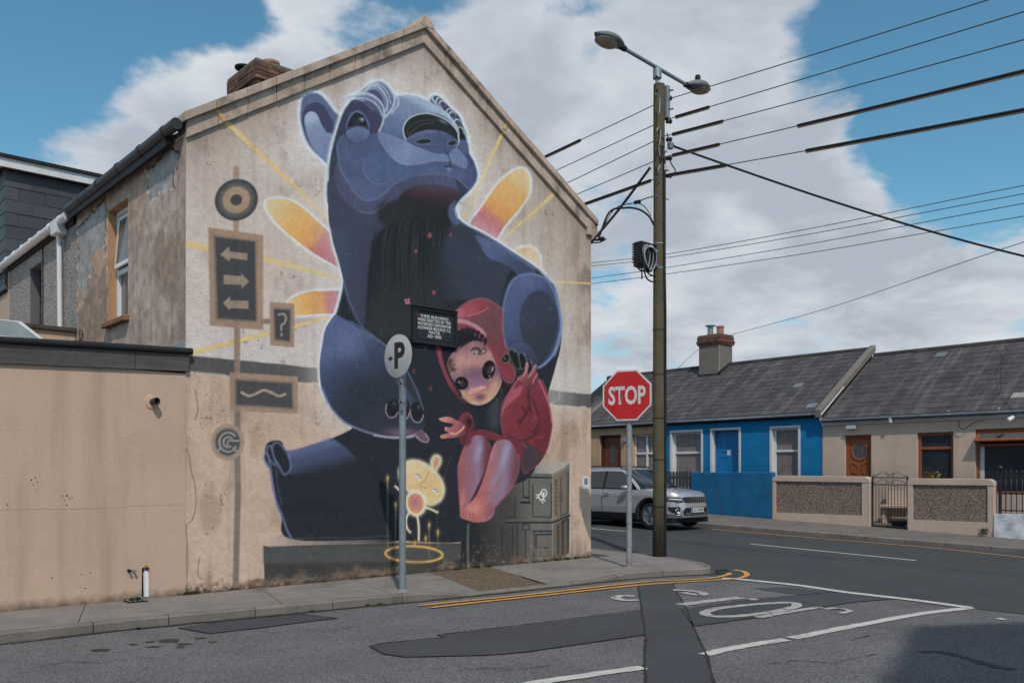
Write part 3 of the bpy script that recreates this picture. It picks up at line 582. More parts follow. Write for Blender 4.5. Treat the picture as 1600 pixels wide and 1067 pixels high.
# light rim around the head
stroke('A', [(335,800),(340,680),(365,540),(405,400),(440,305),(485,235),(520,200)], 3.2, (212, 220, 230), soft=2.0, alpha=.95)
stroke('A', [(1300,340),(1335,430),(1362,560),(1366,605),(1398,660),(1424,740),(1418,800)], 2.6, (200, 208, 224), soft=1.5, alpha=.85); stroke('A', [(1418,805),(1370,870),(1300,940),(1268,985),(1262,1040),(1280,1075)], 2.4, (196, 206, 220), soft=1.4, alpha=.8)
stroke('A', [(835,182),(900,176),(980,186),(1070,222)], 4, (208, 216, 226), soft=3, alpha=.8)
for pk in ([(545,930),(530,960),(540,985)], [(560,1020),(640,1030),(720,1000),(800,930)], [(700,560),(720,600)], [(650,300),(670,295),(690,320),(712,330)], [(520,240),(570,230),(620,255)], [(920,470),(1000,400),(1100,380)], [(1060,540),(1150,545)]):
    stroke('A', pk, .9, (150, 128, 124), soft=.6, alpha=.55)
# pink petals drifting over the fur
for c0, r_ in (((852,303),20),((997,298),12),((755,413),14),((880,700),16)): blob('B', c0, r_, r_ * 1.3, 0, (168, 76, 92), .95, hard=.55)
for c0 in ((684,752),(704,748),(690,770),(706,768)): blob('B', c0, 13, 13, 0, (214, 110, 132), .95, hard=.5)
for c0, r_ in (((450,440),22),((355,640),20),((495,785),22)): blob('D', c0, r_ * .9, r_ * 1.5, 10, (128, 58, 68), .8, hard=.4)

# --- the child in the red hood
hoodin = fill('E', [(110,440),(150,360),(280,290),(400,310),(500,385),(560,460),(610,560),(650,640),(700,720),(680,840),(600,960),(480,1000),(380,930),(300,880),(210,760),(150,580)], (33, 36, 44), soft=1.5, label=2)
hood = fill('E', [(120,250),(200,190),(275,140),(330,90),(400,50),(500,30),(570,55),(640,100),(668,130),(668,300),(690,430),(715,480),(725,560),(775,640),(760,720),(720,738),(670,700),(640,620),(610,560),(560,450),(500,380),(440,340),(380,312),(280,292),(150,330)],
            lg('E', (300,100), (640,600), [(0,(146,66,76)),(.4,(110,66,72)),(1,(132,54,66))]), soft=1.1, label=2, glow=((176, 90, 106), 1.2, 1.4, .5))
fill('E', [(270,150),(340,100),(440,70),(540,80),(550,120),(480,165),(380,190),(280,190)], lg('E', (280,180), (520,100), [(0,(204,92,112)),(.5,(176,72,86)),(1,(150,56,66))]), soft=3, clip=hood)
fill('E', [(270,210),(340,205),(420,235),(490,280),(530,330),(520,345),(450,290),(370,250),(280,240)], (196, 132, 146), soft=2, clip=hood, alpha=.9)
stroke('E', [(280,255),(380,275),(470,320),(550,420),(610,530),(660,620),(720,690)], 5, (160, 52, 66), soft=2.5, clip=hood, alpha=.8); stroke('E', [(380,180),(480,150),(550,110)], 1.4, (212, 150, 156), alpha=.5); blob('E', (590,230), 70, 90, 30, (112, 58, 62), .6, hood)
blob('E', (730,640), 34, 60, -20, (150, 46, 58), .8, hood)
strip = fill('D', [(500,300),(535,430),(565,560),(610,680),(670,800),(740,885),(800,920),(760,860),(690,755),(632,650),(596,540),(580,440),(560,320)], lg('D', (560,450), (760,880), [(0,(158,60,76)),(.5,(146,56,70)),(1,(84,44,54))]), soft=1.1, label=2)
fc = fill('E', [(205,600),(225,520),(285,455),(370,400),(440,385),(505,402),(560,455),(603,550),(640,640),(656,710),(640,780),(600,842),(550,890),(480,915),(410,905),(350,862),(305,800),(250,740),(215,660)],
          lg('E', (360,430), (500,910), [(0,(158,104,112)),(.3,(186,128,122)),(.52,(134,92,112)),(.7,(150,100,116)),(.86,(196,138,112)),(1,(216,164,128))]), soft=1.2, label=2)
blob('E', (340,540), 110, 90, -30, (204, 142, 130), .75, fc); blob('E', (430,640), 120, 70, 0, (118, 80, 104), .6, fc); blob('E', (600,760), 60, 110, 20, (216, 150, 114), .8, fc); blob('E', (340,830), 70, 60, 20, (222, 160, 112), .8, fc); blob('E', (480,860), 80, 60, 0, (130, 74, 100), .85, fc); blob('E', (235,580), 50, 90, 10, (112, 58, 72), .7, fc); blob('E', (520,430), 90, 50, 30, (120, 72, 86), .7, fc)
fill('M', [(340,720),(370,700),(470,705),(520,760),(525,800),(440,810),(360,840),(330,840)], lg('M', (420,700), (420,820), [(0,(142,98,128)),(1,(164,108,126))]), soft=2, clip=fc)
fill('M', [(315,850),(350,815),(420,800),(490,785),(530,790),(520,825),(460,835),(400,870),(360,890),(325,880)], (214, 146, 130), soft=1.6); blob('M', (470,805), 60, 22, -10, (232, 168, 148), .7); blob('M', (372,888), 26, 10, -10, (84, 48, 64), .8); blob('M', (490,835), 30, 10, -14, (84, 48, 64), .7); blob('M', (470,905), 80, 40, -8, (112, 62, 86), .75)
for c0, rx, ry, rot, hi in (((238,752),76,72,35,((212,740),14)), ((560,592),72,106,12,((572,668),18))):
    fill('M', ell(c0[0], c0[1], rx * 1.06, ry * 1.06, rot), (24, 24, 28), soft=1.1); blob('M', (c0[0] + 12, c0[1] + 6), rx * .75, ry * .75, rot, (104, 66, 66), .85); blob('M', (c0[0] + 22, c0[1]), rx * .36, ry * .36, rot, (20, 20, 24), .9); blob('M', hi[0], hi[1], hi[1], 0, (198, 176, 176), .9)
blob('M', (606,585), 22, 60, 20, (190, 176, 182), .9); blob('M', (512,560), 12, 50, 0, (90, 80, 90), .7); blob('M', (205,738), 16, 30, -20, (170, 158, 164), .8); blob('M', (585,560), 26, 40, 10, (112, 70, 70), .6); blob('M', (245,735), 30, 34, 0, (104, 64, 66), .6); blob('M', (575,700), 26, 12, -10, (230, 176, 160), .8, fc)
GR = (56, 62, 58)
for ln, w_ in (([(355,360),(385,335),(420,330),(455,350),(470,385)], 2.6), ([(380,345),(430,350),(450,380),(440,410)], 2.2), ([(470,350),(500,338),(528,350),(525,385),(490,400),(455,412)], 1.4), ([(85,520),(95,480),(110,470)], 2.6), ([(85,520),(100,570),(140,585)], 2.4), ([(110,480),(120,540),(150,575)], 2), ([(80,600),(130,600),(180,580)], 1.6), ([(95,640),(130,605),(165,620)], 1.2)): stroke('M', ln, w_, GR, soft=.8)
for c0 in ((385,402),(152,532)): blob('M', c0, 32, 42, 0, (150, 148, 116), .9); blob('M', (c0[0], c0[1] + 2), 14, 20, 0, (40, 58, 52), .95, hard=.4)
for st in ([(300,110),(300,200),(255,290),(190,370)], [(340,120),(330,210),(290,280),(235,330)], [(380,130),(365,220),(335,262),(300,290)], [(430,150),(420,225),(395,255)], [(250,120),(230,240),(190,320),(150,380)], [(480,190),(470,240),(450,265)], [(520,240),(520,285),(505,305)]):
    stroke('M', st, 6.5, (30, 31, 38), soft=1.2, w1=.4, alpha=.95)
stroke('M', [(60,560),(110,700),(180,800),(230,900)], 3.4, (28, 32, 38), soft=1.6, alpha=.9)
stroke('E', [(330,850),(400,905),(480,918),(550,893),(605,840),(645,770),(658,710)], 1.3, (226, 190, 160), soft=.8, alpha=.85)
fill('E', [(560,920),(640,850),(700,760),(740,800),(690,900),(660,1000),(660,1100),(480,1100),(500,980)], lg('E', (500,950), (700,950), [(0,(34,37,44)),(.5,(58,62,70)),(1,(34,36,42))]), soft=5, label=2)
# red jumper
jum = fill('_', [(783,648),(786,628),(796,612),(806,596),(818,593),(830,604),(842,592),(852,606),(858,630),(862,652),(862,672),(855,702),(842,724),(828,734),(818,738),(812,700),(806,688),(790,684),(784,668)],
           lg('_', (790,640), (858,680), [(0,(134,48,58)),(.5,(126,44,54)),(1,(112,40,50))]), soft=1.0, label=2, glow=((186, 88, 106), 1.2, 1.0, .55))
fill('_', [(812,692),(822,690),(850,712),(842,726),(828,736),(816,738)], (66, 56, 66), soft=4, clip=jum, alpha=.9); fill('E', [(670,960),(720,850),(760,790),(830,760),(835,790),(800,850),(740,900)], (176, 84, 98), soft=2.5, clip=jum, alpha=.9)
for ln in ([(890,790),(880,860),(895,920),(860,1000),(800,1060)], [(900,850),(930,900),(960,1000)], [(880,930),(920,980)]): stroke('E', ln, 2.6, (70, 32, 42), soft=1.8, alpha=.8, clip=jum)
for ln in ([(500,20),(520,60),(480,130)], [(540,30),(600,100),(560,170)], [(420,190),(490,215),(560,190),(610,140)]): stroke('G', ln, 3, (74, 34, 44), soft=2, alpha=.85, clip=jum)
for ln in ([(560,40),(590,90)], [(500,225),(520,250)], [(540,215),(570,240)], [(590,200),(620,190)]): stroke('G', ln, 3.4, (170, 48, 60), soft=2.2, alpha=.8, clip=jum)
stroke('E', [(795,715),(750,780),(715,850),(680,930),(662,1000)], 1.8, (196, 96, 112), soft=1.2, alpha=.8); stroke('E', [(970,720),(1005,790),(1045,890),(1066,970),(1078,1060)], 2, (206, 104, 126), soft=1.2, alpha=.9)
# hand that holds the claw, claws
for tp in ([(655,545),(670,520),(700,495),(722,510),(718,550),(690,570)], [(720,480),(750,455),(790,490),(815,560),(808,622),(770,600),(735,530)], [(805,500),(835,488),(865,540),(855,600),(825,622),(812,560)], [(872,540),(895,548),(915,595),(905,640),(880,662),(868,600)]):
    fill('E', tp, (26, 30, 34), soft=.8, label=2, glow=((150, 132, 134), 1.0, .7, .6)); blob('E', (tp[1][0] + 14, tp[1][1] + 14), 18, 26, -20, (112, 132, 140), .6)
fill('E', [(785,702),(830,670),(852,640),(866,572),(882,562),(886,600),(874,664),(900,650),(935,590),(955,588),(950,640),(965,700),(955,740),(920,775),(880,800),(840,740)], lg('E', (830,650), (930,760), [(0,(184,98,102)),(.5,(136,62,72)),(1,(104,48,58))]), soft=.9, label=2)
for ln in ([(868,575),(858,640),(838,680)], [(940,592),(915,650),(885,690)], [(960,660),(930,710),(920,740)]): stroke('E', ln, 1.6, (216, 140, 140), soft=.8, alpha=.8)
# skirt hem, legs
fill('G', [(175,235),(185,190),(215,160),(260,150),(320,160),(400,190),(480,215),(500,260),(490,330),(430,240),(340,215),(240,190),(200,205)], (120, 44, 56), soft=1.2, label=2)
l1 = fill('G', [(178,225),(215,190),(270,186),(312,225),(320,280),(295,375),(245,480),(195,585),(150,645),(140,600),(130,450),(128,370),(145,300)], lg('G', (140,400), (300,400), [(0,(164,84,84)),(.35,(146,96,116)),(.65,(142,112,140)),(1,(112,58,70))]), soft=1.0, label=2)
blob('G', (250,280), 34, 110, 14, (150, 150, 188), .75, l1); blob('G', (155,560), 30, 120, 6, (206, 118, 104), .7, l1); blob('G', (150,330), 26, 120, 8, (176, 92, 92), .6, l1); stroke('G', [(318,270),(296,375),(245,485),(200,580)], 3.4, (84, 40, 52), soft=2.5, alpha=.8)
l2 = fill('G', [(328,255),(365,212),(425,215),(470,280),(482,360),(462,440),(415,515),(348,590),(338,640),(300,675),(230,684),(160,662),(143,640),(180,590),(235,530),(285,410)], lg('G', (280,400), (470,420), [(0,(184,96,92)),(.3,(160,104,118)),(.6,(140,112,138)),(1,(118,60,72))]), soft=1.0, label=2)
blob('G', (400,300), 36, 150, 18, (152, 152, 190), .8, l2); blob('G', (340,440), 30, 110, 28, (146, 132, 168), .6, l2); blob('G', (330,290), 18, 90, 14, (196, 112, 112), .6, l2); blob('G', (225,600), 90, 70, -20, (214, 124, 112), .85, l2); blob('G', (190,640), 60, 36, 0, (204, 108, 104), .8, l2); blob('G', (320,620), 60, 60, 0, (148, 72, 82), .7, l2)
stroke('G', [(478,300),(484,360),(464,440),(416,518),(350,590)], 2.4, (176, 90, 104), soft=1.5, alpha=.7)
for x_ in (160, 176, 194, 214): stroke('G', [(x_, 628), (x_ + 8, 655)], 1.2, (120, 56, 62), soft=.8, alpha=.8)
# beckoning hand
fill('F', [(480,140),(495,105),(530,90),(560,110),(575,160),(550,260),(520,270),(490,240)], (112, 44, 56), soft=2.4, label=2, alpha=.85); blob('F', (545,140), 22, 40, 0, (26, 28, 34), .9)
fill('F', [(375,122),(400,112),(440,112),(480,132),(515,150),(525,190),(505,215),(460,226),(392,230),(388,212),(430,200),(408,185),(412,165),(438,170),(455,150),(400,138)], lg('F', (380,150), (520,190), [(0,(214,144,120)),(.6,(170,88,96)),(1,(130,58,70))]), soft=.9, label=2)
stroke('F', [(440,200),(470,205),(505,180),(515,165)], 3, (222, 158, 136), soft=1.2); stroke('F', [(500,130),(510,98),(535,90),(560,115)], 3, (158, 56, 68), soft=1.4, alpha=.8)

# --- the small glowing creature and its ring of lights
GO = (214, 164, 88)
for x, y0, y1, w_ in ((30,250,870,5),(95,470,930,5),(377,640,920,5),(347,750,810,4),(449,700,830,4),(257,795,815,4)):
    blob('N', (x, y0), 34, 62, 0, (150, 108, 56), .75, label=None); stroke('N', [(x, y0 - 10), (x, y1)], 2.0, GO, soft=1.2, alpha=.75, smooth_=False, fade=.75); blob('N', (x, y0), 15, 36, 0, (232, 182, 104), .95)
stroke('N', ell(250, 882, 238, 66, 2, 40, 0, 359.9), 8, (120, 92, 56), soft=3, alpha=.55, label=3); stroke('N', ell(250, 882, 238, 66, 2, 40, 0, 359.9), 3.4, (226, 172, 84), soft=1.2, label=3)
blob('N', (180,30), 0.1, 0.1, 0, GO, 0)
stroke('N', [(560,70),(500,250),(460,440),(440,640)], 2, (92, 66, 66), soft=1.5, alpha=.5)
CR = (236, 196, 142)
for ln in ([(95,318),(130,350),(170,390)], [(340,490),(400,512),(445,534)], [(275,555),(290,650),(290,765)], [(205,540),(185,590),(190,660),(218,700)]):
    stroke('N', ln, 5.5, (150, 130, 104), soft=2.5, alpha=.5); stroke('N', ln, 3.0, (232, 206, 170), soft=1, label=3)
HEADP = [(130,200),(150,140),(195,112),(260,105),(330,125),(400,175),(460,240),(492,310),(495,370),(470,430),(420,462),(380,468),(330,445),(270,400),(200,350),(150,290)]
fill('N', HEADP, (232, 186, 124), label=3, glow=((240, 222, 192), 3.6, 2.0, .9))
hd = fill('N', HEADP, lg('N', (240,130), (430,440), [(0,(236,196,146)),(.5,(230,182,118)),(1,(234,190,130))]), soft=2.5, grow=-1.5)
fill('N', [(405,175),(398,110),(415,72),(440,62),(465,80),(468,120),(445,165),(425,190)], (214, 158, 112), label=3, glow=((240, 220, 184), 3.4, 1.6, .9)); blob('N', (432,125), 18, 40, 15, (206, 130, 104), .8)
fill('N', ell(265, 458, 80, 102, -8), (232, 210, 182), soft=2, label=3, glow=((236, 216, 188), 3.4, 2, .8)); fill('N', ell(263, 458, 66, 84, -8), (222, 140, 72), soft=1.6); fill('N', ell(262, 455, 50, 66, -8), (198, 124, 118), soft=2); blob('N', (258,455), 36, 44, 0, (176, 96, 116), .8)
for ln in ([(265,215),(290,228),(305,250)], [(410,340),(432,345),(448,368)]): stroke('N', [(p[0] - 2, p[1] + 9) for p in ln], 3.4, (226, 226, 230), soft=.9); stroke('N', ln, 1.6, (96, 106, 128), soft=.7)
stroke('N', [(380,185),(350,260),(310,300),(305,350)], 1.0, (150, 110, 74), soft=.6, alpha=.7); blob('N', (386,312), 9, 9, 0, (130, 92, 66), .9); stroke('N', [(330,318),(345,335),(360,325)], 1, (150, 120, 84), soft=.6)

# --- wear: scratches, cracks, flaked paint along the foot of the wall
for i in range(90):
    x0 = 430 + _rs.rand() * 460; y0 = 380 + _rs.rand() * 520; a = _rs.rand() * 6.3; l_ = 2 + _rs.rand() * 9
    stroke('_', [(x0, y0), (x0 + l_ * math.cos(a) * .5, y0 + l_ * math.sin(a))], .9, (160, 146, 136), soft=.6, alpha=.35, smooth_=False)
for ck_ in ([(300,742),(305,760),(306,790),(300,812),(292,818)], [(291,820),(293,870),(292,925)], [(292,700),(296,716),(300,742)], [(305,610),(309,640),(305,655)], [(742,148),(740,160),(746,168)], [(312,870),(309,895),(314,905)]):
    stroke('_', ck_, 1.1, (92, 74, 62), soft=.7, alpha=.9, n=4)
stroke('O', [(62,640),(58,820),(62,990)], 3.4, (120, 128, 124), soft=1.6, alpha=.7)
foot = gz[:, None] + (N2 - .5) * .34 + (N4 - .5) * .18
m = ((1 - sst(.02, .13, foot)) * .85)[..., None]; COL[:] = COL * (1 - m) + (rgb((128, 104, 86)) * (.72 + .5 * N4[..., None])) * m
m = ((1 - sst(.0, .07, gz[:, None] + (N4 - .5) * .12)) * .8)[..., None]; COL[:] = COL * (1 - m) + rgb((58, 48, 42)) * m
fl = sst(.62, .70, N4) * (1 - sst(.1, .62, gz[:, None] + (N1 - .5) * .4)) * sst(.46, .55, N2) * sst(700, 740, UU)
COL[:] = COL * (1 - fl[..., None] * .55) + rgb((150, 128, 110)) * fl[..., None] * .55
STK = fbm(9, .35, 51); SPK = fbm(38, 38, 61, 3)
COL[:] *= (.93 + .14 * N4[..., None]) * (.97 + .06 * SPK[..., None])
COL[:] = lerp(COL, COL * .86 + .02, (sst(.55, .8, STK) * .5)[..., None]); COL[:] = lerp(COL, rgb((150, 140, 132)), (sst(.70, .78, SPK) * sst(.45, .62, N2) * .13)[..., None])
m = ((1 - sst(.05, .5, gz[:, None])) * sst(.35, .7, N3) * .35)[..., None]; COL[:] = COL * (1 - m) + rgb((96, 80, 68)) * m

_l = (COL * np.array([.30, .55, .15], np.float32)).sum(-1, keepdims=True); COL[:] = (_l + (COL - _l) * .80) * .975 + .018
_b = (LAB == 1)[..., None] * sst(.16, .34, _l); COL[:] = COL * (1 - _b * (1 - np.array([.90, .935, .925], np.float32)))
def s2l(a): return np.where(a <= .04045, a / 12.92, ((np.clip(a, 0, 1) + .055) / 1.055) ** 2.4)
WALL_GAIN = 1.31
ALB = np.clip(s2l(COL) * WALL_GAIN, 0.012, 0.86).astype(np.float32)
topz = np.array([cap_z(x) - .05 for x in gx])
PZ = np.minimum(gz[:, None], topz[None, :]); PX = np.broadcast_to(gx[None, :], PZ.shape)
_mid = (PZ[:-1, :-1] + PZ[1:, 1:]) * .5; keep = (PZ[1:, :-1] - PZ[:-1, :-1] > 1e-6) | (PZ[1:, 1:] - PZ[:-1, 1:] > 1e-6)
FL = LAB[:-1, :-1]; IDX = np.arange(NZ * NX).reshape(NZ, NX)
def wall_piece(lab, name, mat, parent):
    sel = keep & (FL == lab)
    q = np.stack([IDX[:-1, :-1][sel], IDX[:-1, 1:][sel], IDX[1:, 1:][sel], IDX[1:, :-1][sel]], 1)
    used, inv = np.unique(q.ravel(), return_inverse=True); n = len(q)
    me = bpy.data.meshes.new(name)
    me.vertices.add(len(used)); me.loops.add(n * 4); me.polygons.add(n)
    co = np.zeros((len(used), 3), np.float32); co[:, 0] = PX.ravel()[used]; co[:, 2] = PZ.ravel()[used]
    me.vertices.foreach_set('co', co.ravel()); me.loops.foreach_set('vertex_index', inv.astype(np.int32).ravel())
    me.polygons.foreach_set('loop_start', (np.arange(n) * 4).astype(np.int32)); me.polygons.foreach_set('loop_total', np.full(n, 4, np.int32))
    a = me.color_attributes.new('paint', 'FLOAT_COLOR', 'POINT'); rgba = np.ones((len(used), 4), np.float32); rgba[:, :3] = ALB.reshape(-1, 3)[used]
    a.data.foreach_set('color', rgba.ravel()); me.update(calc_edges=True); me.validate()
    return mobj(name, me, mat, parent)

# ------------------------------------------------------------------ materials
K = dict
M_wall = pmat('painted_plaster', (1,1,1), rough=.9, var=.06, scale=1.4, bump=.45, bscale=38, attr='paint', fine=.06, fine_scale=60, spec=.15)
M_cope = pmat('coping_render', S(182,164,150,1.1), rough=.92, var=.2, scale=2.2, bump=.4, bscale=35, spots=S(84,74,66), spot_amt=.7, spot_scale=2.6, spot_lo=.54, spot_hi=.70, streak=S(92,80,70), streak_amt=.5, streak_scale=(6,6,.8), spec=.15, fine=.12, fine_scale=60)
M_beige = pmat('beige_render', S(181,157,139,1.24), rough=.9, var=.09, scale=.8, bump=.25, bscale=45, streak=S(136,116,100), streak_amt=.45, streak_scale=(2.6,2.6,.22), spots=S(150,128,112), spot_amt=.35, spot_scale=1.1, fine=.05, spec=.15, foot=(S(92,80,70), .0, .12, .8, (9,9,9)))
M_peb = pmat('pebbledash_grey', S(152,149,146), rough=.95, var=.15, scale=3, bump=1.0, bscale=28, fine=.5, fine_scale=26, spec=.1, bdist=.03)
M_slateroof = pmat('roof_slate_plain', S(72,70,74), rough=.8, var=.2, scale=2, bump=.3, bscale=20)
M_black = pmat('black_plastic', S(46,48,50), rough=.45, var=.2, scale=3, streak=S(88,88,86), streak_amt=.35, streak_scale=(5,5,2), spec=.4)
M_white = pmat('white_upvc', S(218,220,222), rough=.4, var=.06, scale=2, streak=S(170,168,160), streak_amt=.3, streak_scale=(6,6,.6), spec=.4)
M_whitepaint = pmat('white_masonry_paint', S(214,216,222), rough=.8, var=.08, scale=2, bump=.5, bscale=9, bdist=.04, spec=.2)
M_cladding = pmat('slate_cladding', S(70,74,80), rough=.55, var=.14, scale=1.2, bump=.12, bscale=30, rnd=.12, spec=.35)
M_wood = pmat('weathered_fascia_wood', S(84,82,82), rough=.85, var=.2, scale=3, bump=.35, bscale=40, streak=S(120,116,112), streak_amt=.5, streak_scale=(1,8,24), spots=S(48,48,50), spot_amt=.6, spot_scale=3)
M_felt = pmat('roofing_felt', S(38,38,40), rough=.8, var=.2, scale=4, bump=.3, bscale=30)
M_brickc = pmat('chimney_brick', S(106,80,70), rough=.9, var=.25, scale=7, bump=.5, bscale=40, rnd=.35, spots=S(150,118,62), spot_amt=.7, spot_scale=6, spot_lo=.56, spot_hi=.66)
M_mortar = pmat('mortar', S(120,112,104), rough=.95, var=.2, scale=8, bump=.4)
M_clay = pmat('clay_pot', S(168,124,100), rough=.85, var=.2, scale=5, streak=S(90,74,64), streak_amt=.5)
M_glass = glass('window_glass', S(84,90,96)); M_dark = pmat('dark_interior', S(34,34,36), rough=.9, var=.2)
M_sill = pmat('rusty_brown_sill', S(140,104,80), rough=.9, var=.25, scale=9, bump=.5, bscale=40, spots=S(92,70,58), spot_amt=.7, spot_scale=8)
M_reveal = pmat('reveal_render', S(178,140,104), rough=.9, var=.12, scale=4, spots=S(96,76,60), spot_amt=.6, spot_scale=14, spot_lo=.6, spot_hi=.66)
M_galv = pmat('galvanised_steel', S(148,160,168), rough=.55, var=.14, scale=5, metal=.55, spec=.4, streak=S(96,102,108), streak_amt=.35, streak_scale=(14,14,2))
M_metaldark = pmat('dark_metal', S(40,42,44), rough=.5, var=.2, metal=.3)
M_yellowpaint = pmat('gable_yellow_paint', S(196,164,96,1.1), rough=.9, var=.15, scale=8)

def wall_with_holes(name, axis, c0, c1, a0, a1, z0, z1, holes, mat, parent):
    """wall slab in the plane x=const or y=const, from depth c0 (outer) to c1 (inner); holes = (a0,a1,z0,z1)"""
    mb = MB(); xs = sorted({a0, a1, *[h[0] for h in holes], *[h[1] for h in holes]}); zs = sorted({z0, z1, *[h[2] for h in holes], *[h[3] for h in holes]})
    inside = lambda a, z: any(h[0] < a < h[1] and h[2] < z < h[3] for h in holes)
    P = (lambda c, a, z: (c, a, z)) if axis == 'x' else (lambda c, a, z: (a, c, z))
    solid = {}
    for i in range(len(xs) - 1):
        for j in range(len(zs) - 1):
            solid[i, j] = not inside((xs[i] + xs[i+1]) / 2, (zs[j] + zs[j+1]) / 2)
    for (i, j), s in solid.items():
        if not s: continue
        A, B, z_0, z_1 = xs[i], xs[i+1], zs[j], zs[j+1]
        mb.add([P(c0,A,z_0),P(c0,B,z_0),P(c0,B,z_1),P(c0,A,z_1)], [(0,1,2,3)]); mb.add([P(c1,A,z_0),P(c1,B,z_0),P(c1,B,z_1),P(c1,A,z_1)], [(3,2,1,0)])
        for di, dj, q in ((-1,0,[(A,z_0),(A,z_1)]),(1,0,[(B,z_0),(B,z_1)]),(0,-1,[(A,z_0),(B,z_0)]),(0,1,[(A,z_1),(B,z_1)])):
            if not solid.get((i+di, j+dj), False):
                (p, r), (p2, r2) = q; mb.add([P(c0,p,r),P(c1,p,r),P(c1,p2,r2),P(c0,p2,r2)], [(0,1,2,3)])
    return mb.build(name, mat, parent)

# ------------------------------------------------------------------ the gable house with the mural
house = thing('corner_house', (3.66, 2.3, 0), 'end of terrace house whose tall gable carries the giant painted bear', 'house')
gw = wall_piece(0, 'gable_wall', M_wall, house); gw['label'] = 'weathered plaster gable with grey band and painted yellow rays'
for lab, nm, lb in ((1, 'painted_bear', 'giant seated blue bear painted on the gable'), (2, 'painted_child', 'child in red hooded jumper painted on the gable'), (3, 'painted_creature', 'small glowing cream creature in a gold ring, painted'),
                    (20, 'painted_petal', None), (21, 'painted_petal', None), (22, 'painted_petal', None), (23, 'painted_petal', None), (30, 'painted_sign_post', None), (31, 'painted_sign', 'painted round target sign'),
                    (32, 'painted_sign', 'painted board with three arrows'), (33, 'painted_sign', 'painted board with question mark'), (34, 'painted_sign', 'painted board with wavy line'), (35, 'painted_sign', 'painted round maze sign'),
                    (40, 'painted_bench', 'dark painted bench block'), (41, 'painted_cabinet', 'grey painted switch cabinet with a white stick bird')):
    o = wall_piece(lab, nm, M_wall, gw)
    if lb: o['label'] = lb
# rear wall (x = 0): grid with flaking plaster; the opening of the window is left out
def rear_uv(y, z):
    dx = 0 - CAM.x; dy = y - CAM.y; dep = dx * FW.x + dy * FW.y; lat = dx * RT.x + dy * RT.y
    return 800 + FPX * lat / dep, HORIZON - (z - CAM.z) * FPX / dep
WY0, WY1, WZ0, WZ1 = 2.11, 2.99, 3.76, 5.42
ny, nz = 230, 150; ys_ = np.linspace(0.012, 4.58, ny); zs_ = np.linspace(2.4, 5.78, nz)
def snap(a, v): a[np.argmin(abs(a - v))] = v
for v in (WY0, WY1): snap(ys_, v)
for v in (WZ0, WZ1): snap(zs_, v)
YY, ZZ = np.meshgrid(ys_, zs_); RU, RV = rear_uv(YY, ZZ)
nA = vnoise(YY * 9, ZZ * 9, 5) * .5 + vnoise(YY * 22, ZZ * 22, 6) * .3 + vnoise(YY * 45, ZZ * 45, 7) * .2; nB = vnoise(YY * 1.6, ZZ * 1.2, 8); nC = vnoise(YY * 11, ZZ * .9, 9)
def inpoly(pts):
    ins = np.zeros(RU.shape, bool); P = [(x / 2.54, 150 + y / 2.54) for x, y in pts]; U = RU + (nA - .5) * 10; V = RV + (np.roll(nA, 9, 1) - .5) * 14
    for (x0, y0), (x1, y1) in zip(P, P[1:] + P[:1]):
        if y0 != y1: ins ^= (((y0 <= V) & (y1 > V)) | ((y1 <= V) & (y0 > V))) & (U < x0 + (x1 - x0) * (V - y0) / (y1 - y0))
    return ins
rc = np.zeros(RU.shape + (3,)) + rgb((180, 161, 147)); rc = lerp(rc, rgb((160, 139, 124)), sst(.45, .8, nB)[..., None] * .7); rc = lerp(rc, rgb((130, 110, 98)), (sst(.6, .9, nC) * .3)[..., None])
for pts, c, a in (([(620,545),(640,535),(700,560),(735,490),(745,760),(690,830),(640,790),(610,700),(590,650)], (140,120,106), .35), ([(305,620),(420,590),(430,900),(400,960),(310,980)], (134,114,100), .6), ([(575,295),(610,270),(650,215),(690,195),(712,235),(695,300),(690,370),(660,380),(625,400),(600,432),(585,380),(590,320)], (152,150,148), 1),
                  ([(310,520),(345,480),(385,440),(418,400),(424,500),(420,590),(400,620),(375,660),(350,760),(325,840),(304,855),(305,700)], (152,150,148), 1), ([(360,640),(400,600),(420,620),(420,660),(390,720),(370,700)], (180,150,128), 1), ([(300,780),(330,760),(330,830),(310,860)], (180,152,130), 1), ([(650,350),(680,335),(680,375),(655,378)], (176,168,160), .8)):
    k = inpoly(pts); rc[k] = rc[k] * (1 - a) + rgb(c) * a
    if a == 1 and c[0] < 160:      # broken edge of the plaster: shadow line painted above and beside, pale crumbs below
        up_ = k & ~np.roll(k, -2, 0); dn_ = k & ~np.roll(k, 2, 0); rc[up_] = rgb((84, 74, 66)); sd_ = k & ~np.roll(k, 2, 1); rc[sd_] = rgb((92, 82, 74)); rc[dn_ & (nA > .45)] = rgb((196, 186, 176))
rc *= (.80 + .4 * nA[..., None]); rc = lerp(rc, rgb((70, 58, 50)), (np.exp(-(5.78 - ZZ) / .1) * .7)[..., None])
me = bpy.data.meshes.new('rear_wall'); vi = np.arange(ny * nz).reshape(nz, ny)
hole = (YY[:-1, :-1] >= WY0 - 1e-4) & (YY[1:, 1:] <= WY1 + 1e-4) & (ZZ[:-1, :-1] >= WZ0 - 1e-4) & (ZZ[1:, 1:] <= WZ1 + 1e-4)
qq = np.stack([vi[:-1, :-1], vi[1:, :-1], vi[1:, 1:], vi[:-1, 1:]], -1)[~hole]
me.from_pydata(np.stack([np.zeros(ny * nz), YY.ravel(), ZZ.ravel()], 1).tolist(), [], qq.tolist())
ca = me.color_attributes.new('paint', 'FLOAT_COLOR', 'POINT'); rgba = np.ones((ny * nz, 4), np.float32); rgba[:, :3] = s2l(rc).reshape(-1, 3) * 1.15; ca.data.foreach_set('color', rgba.ravel()); me.update()
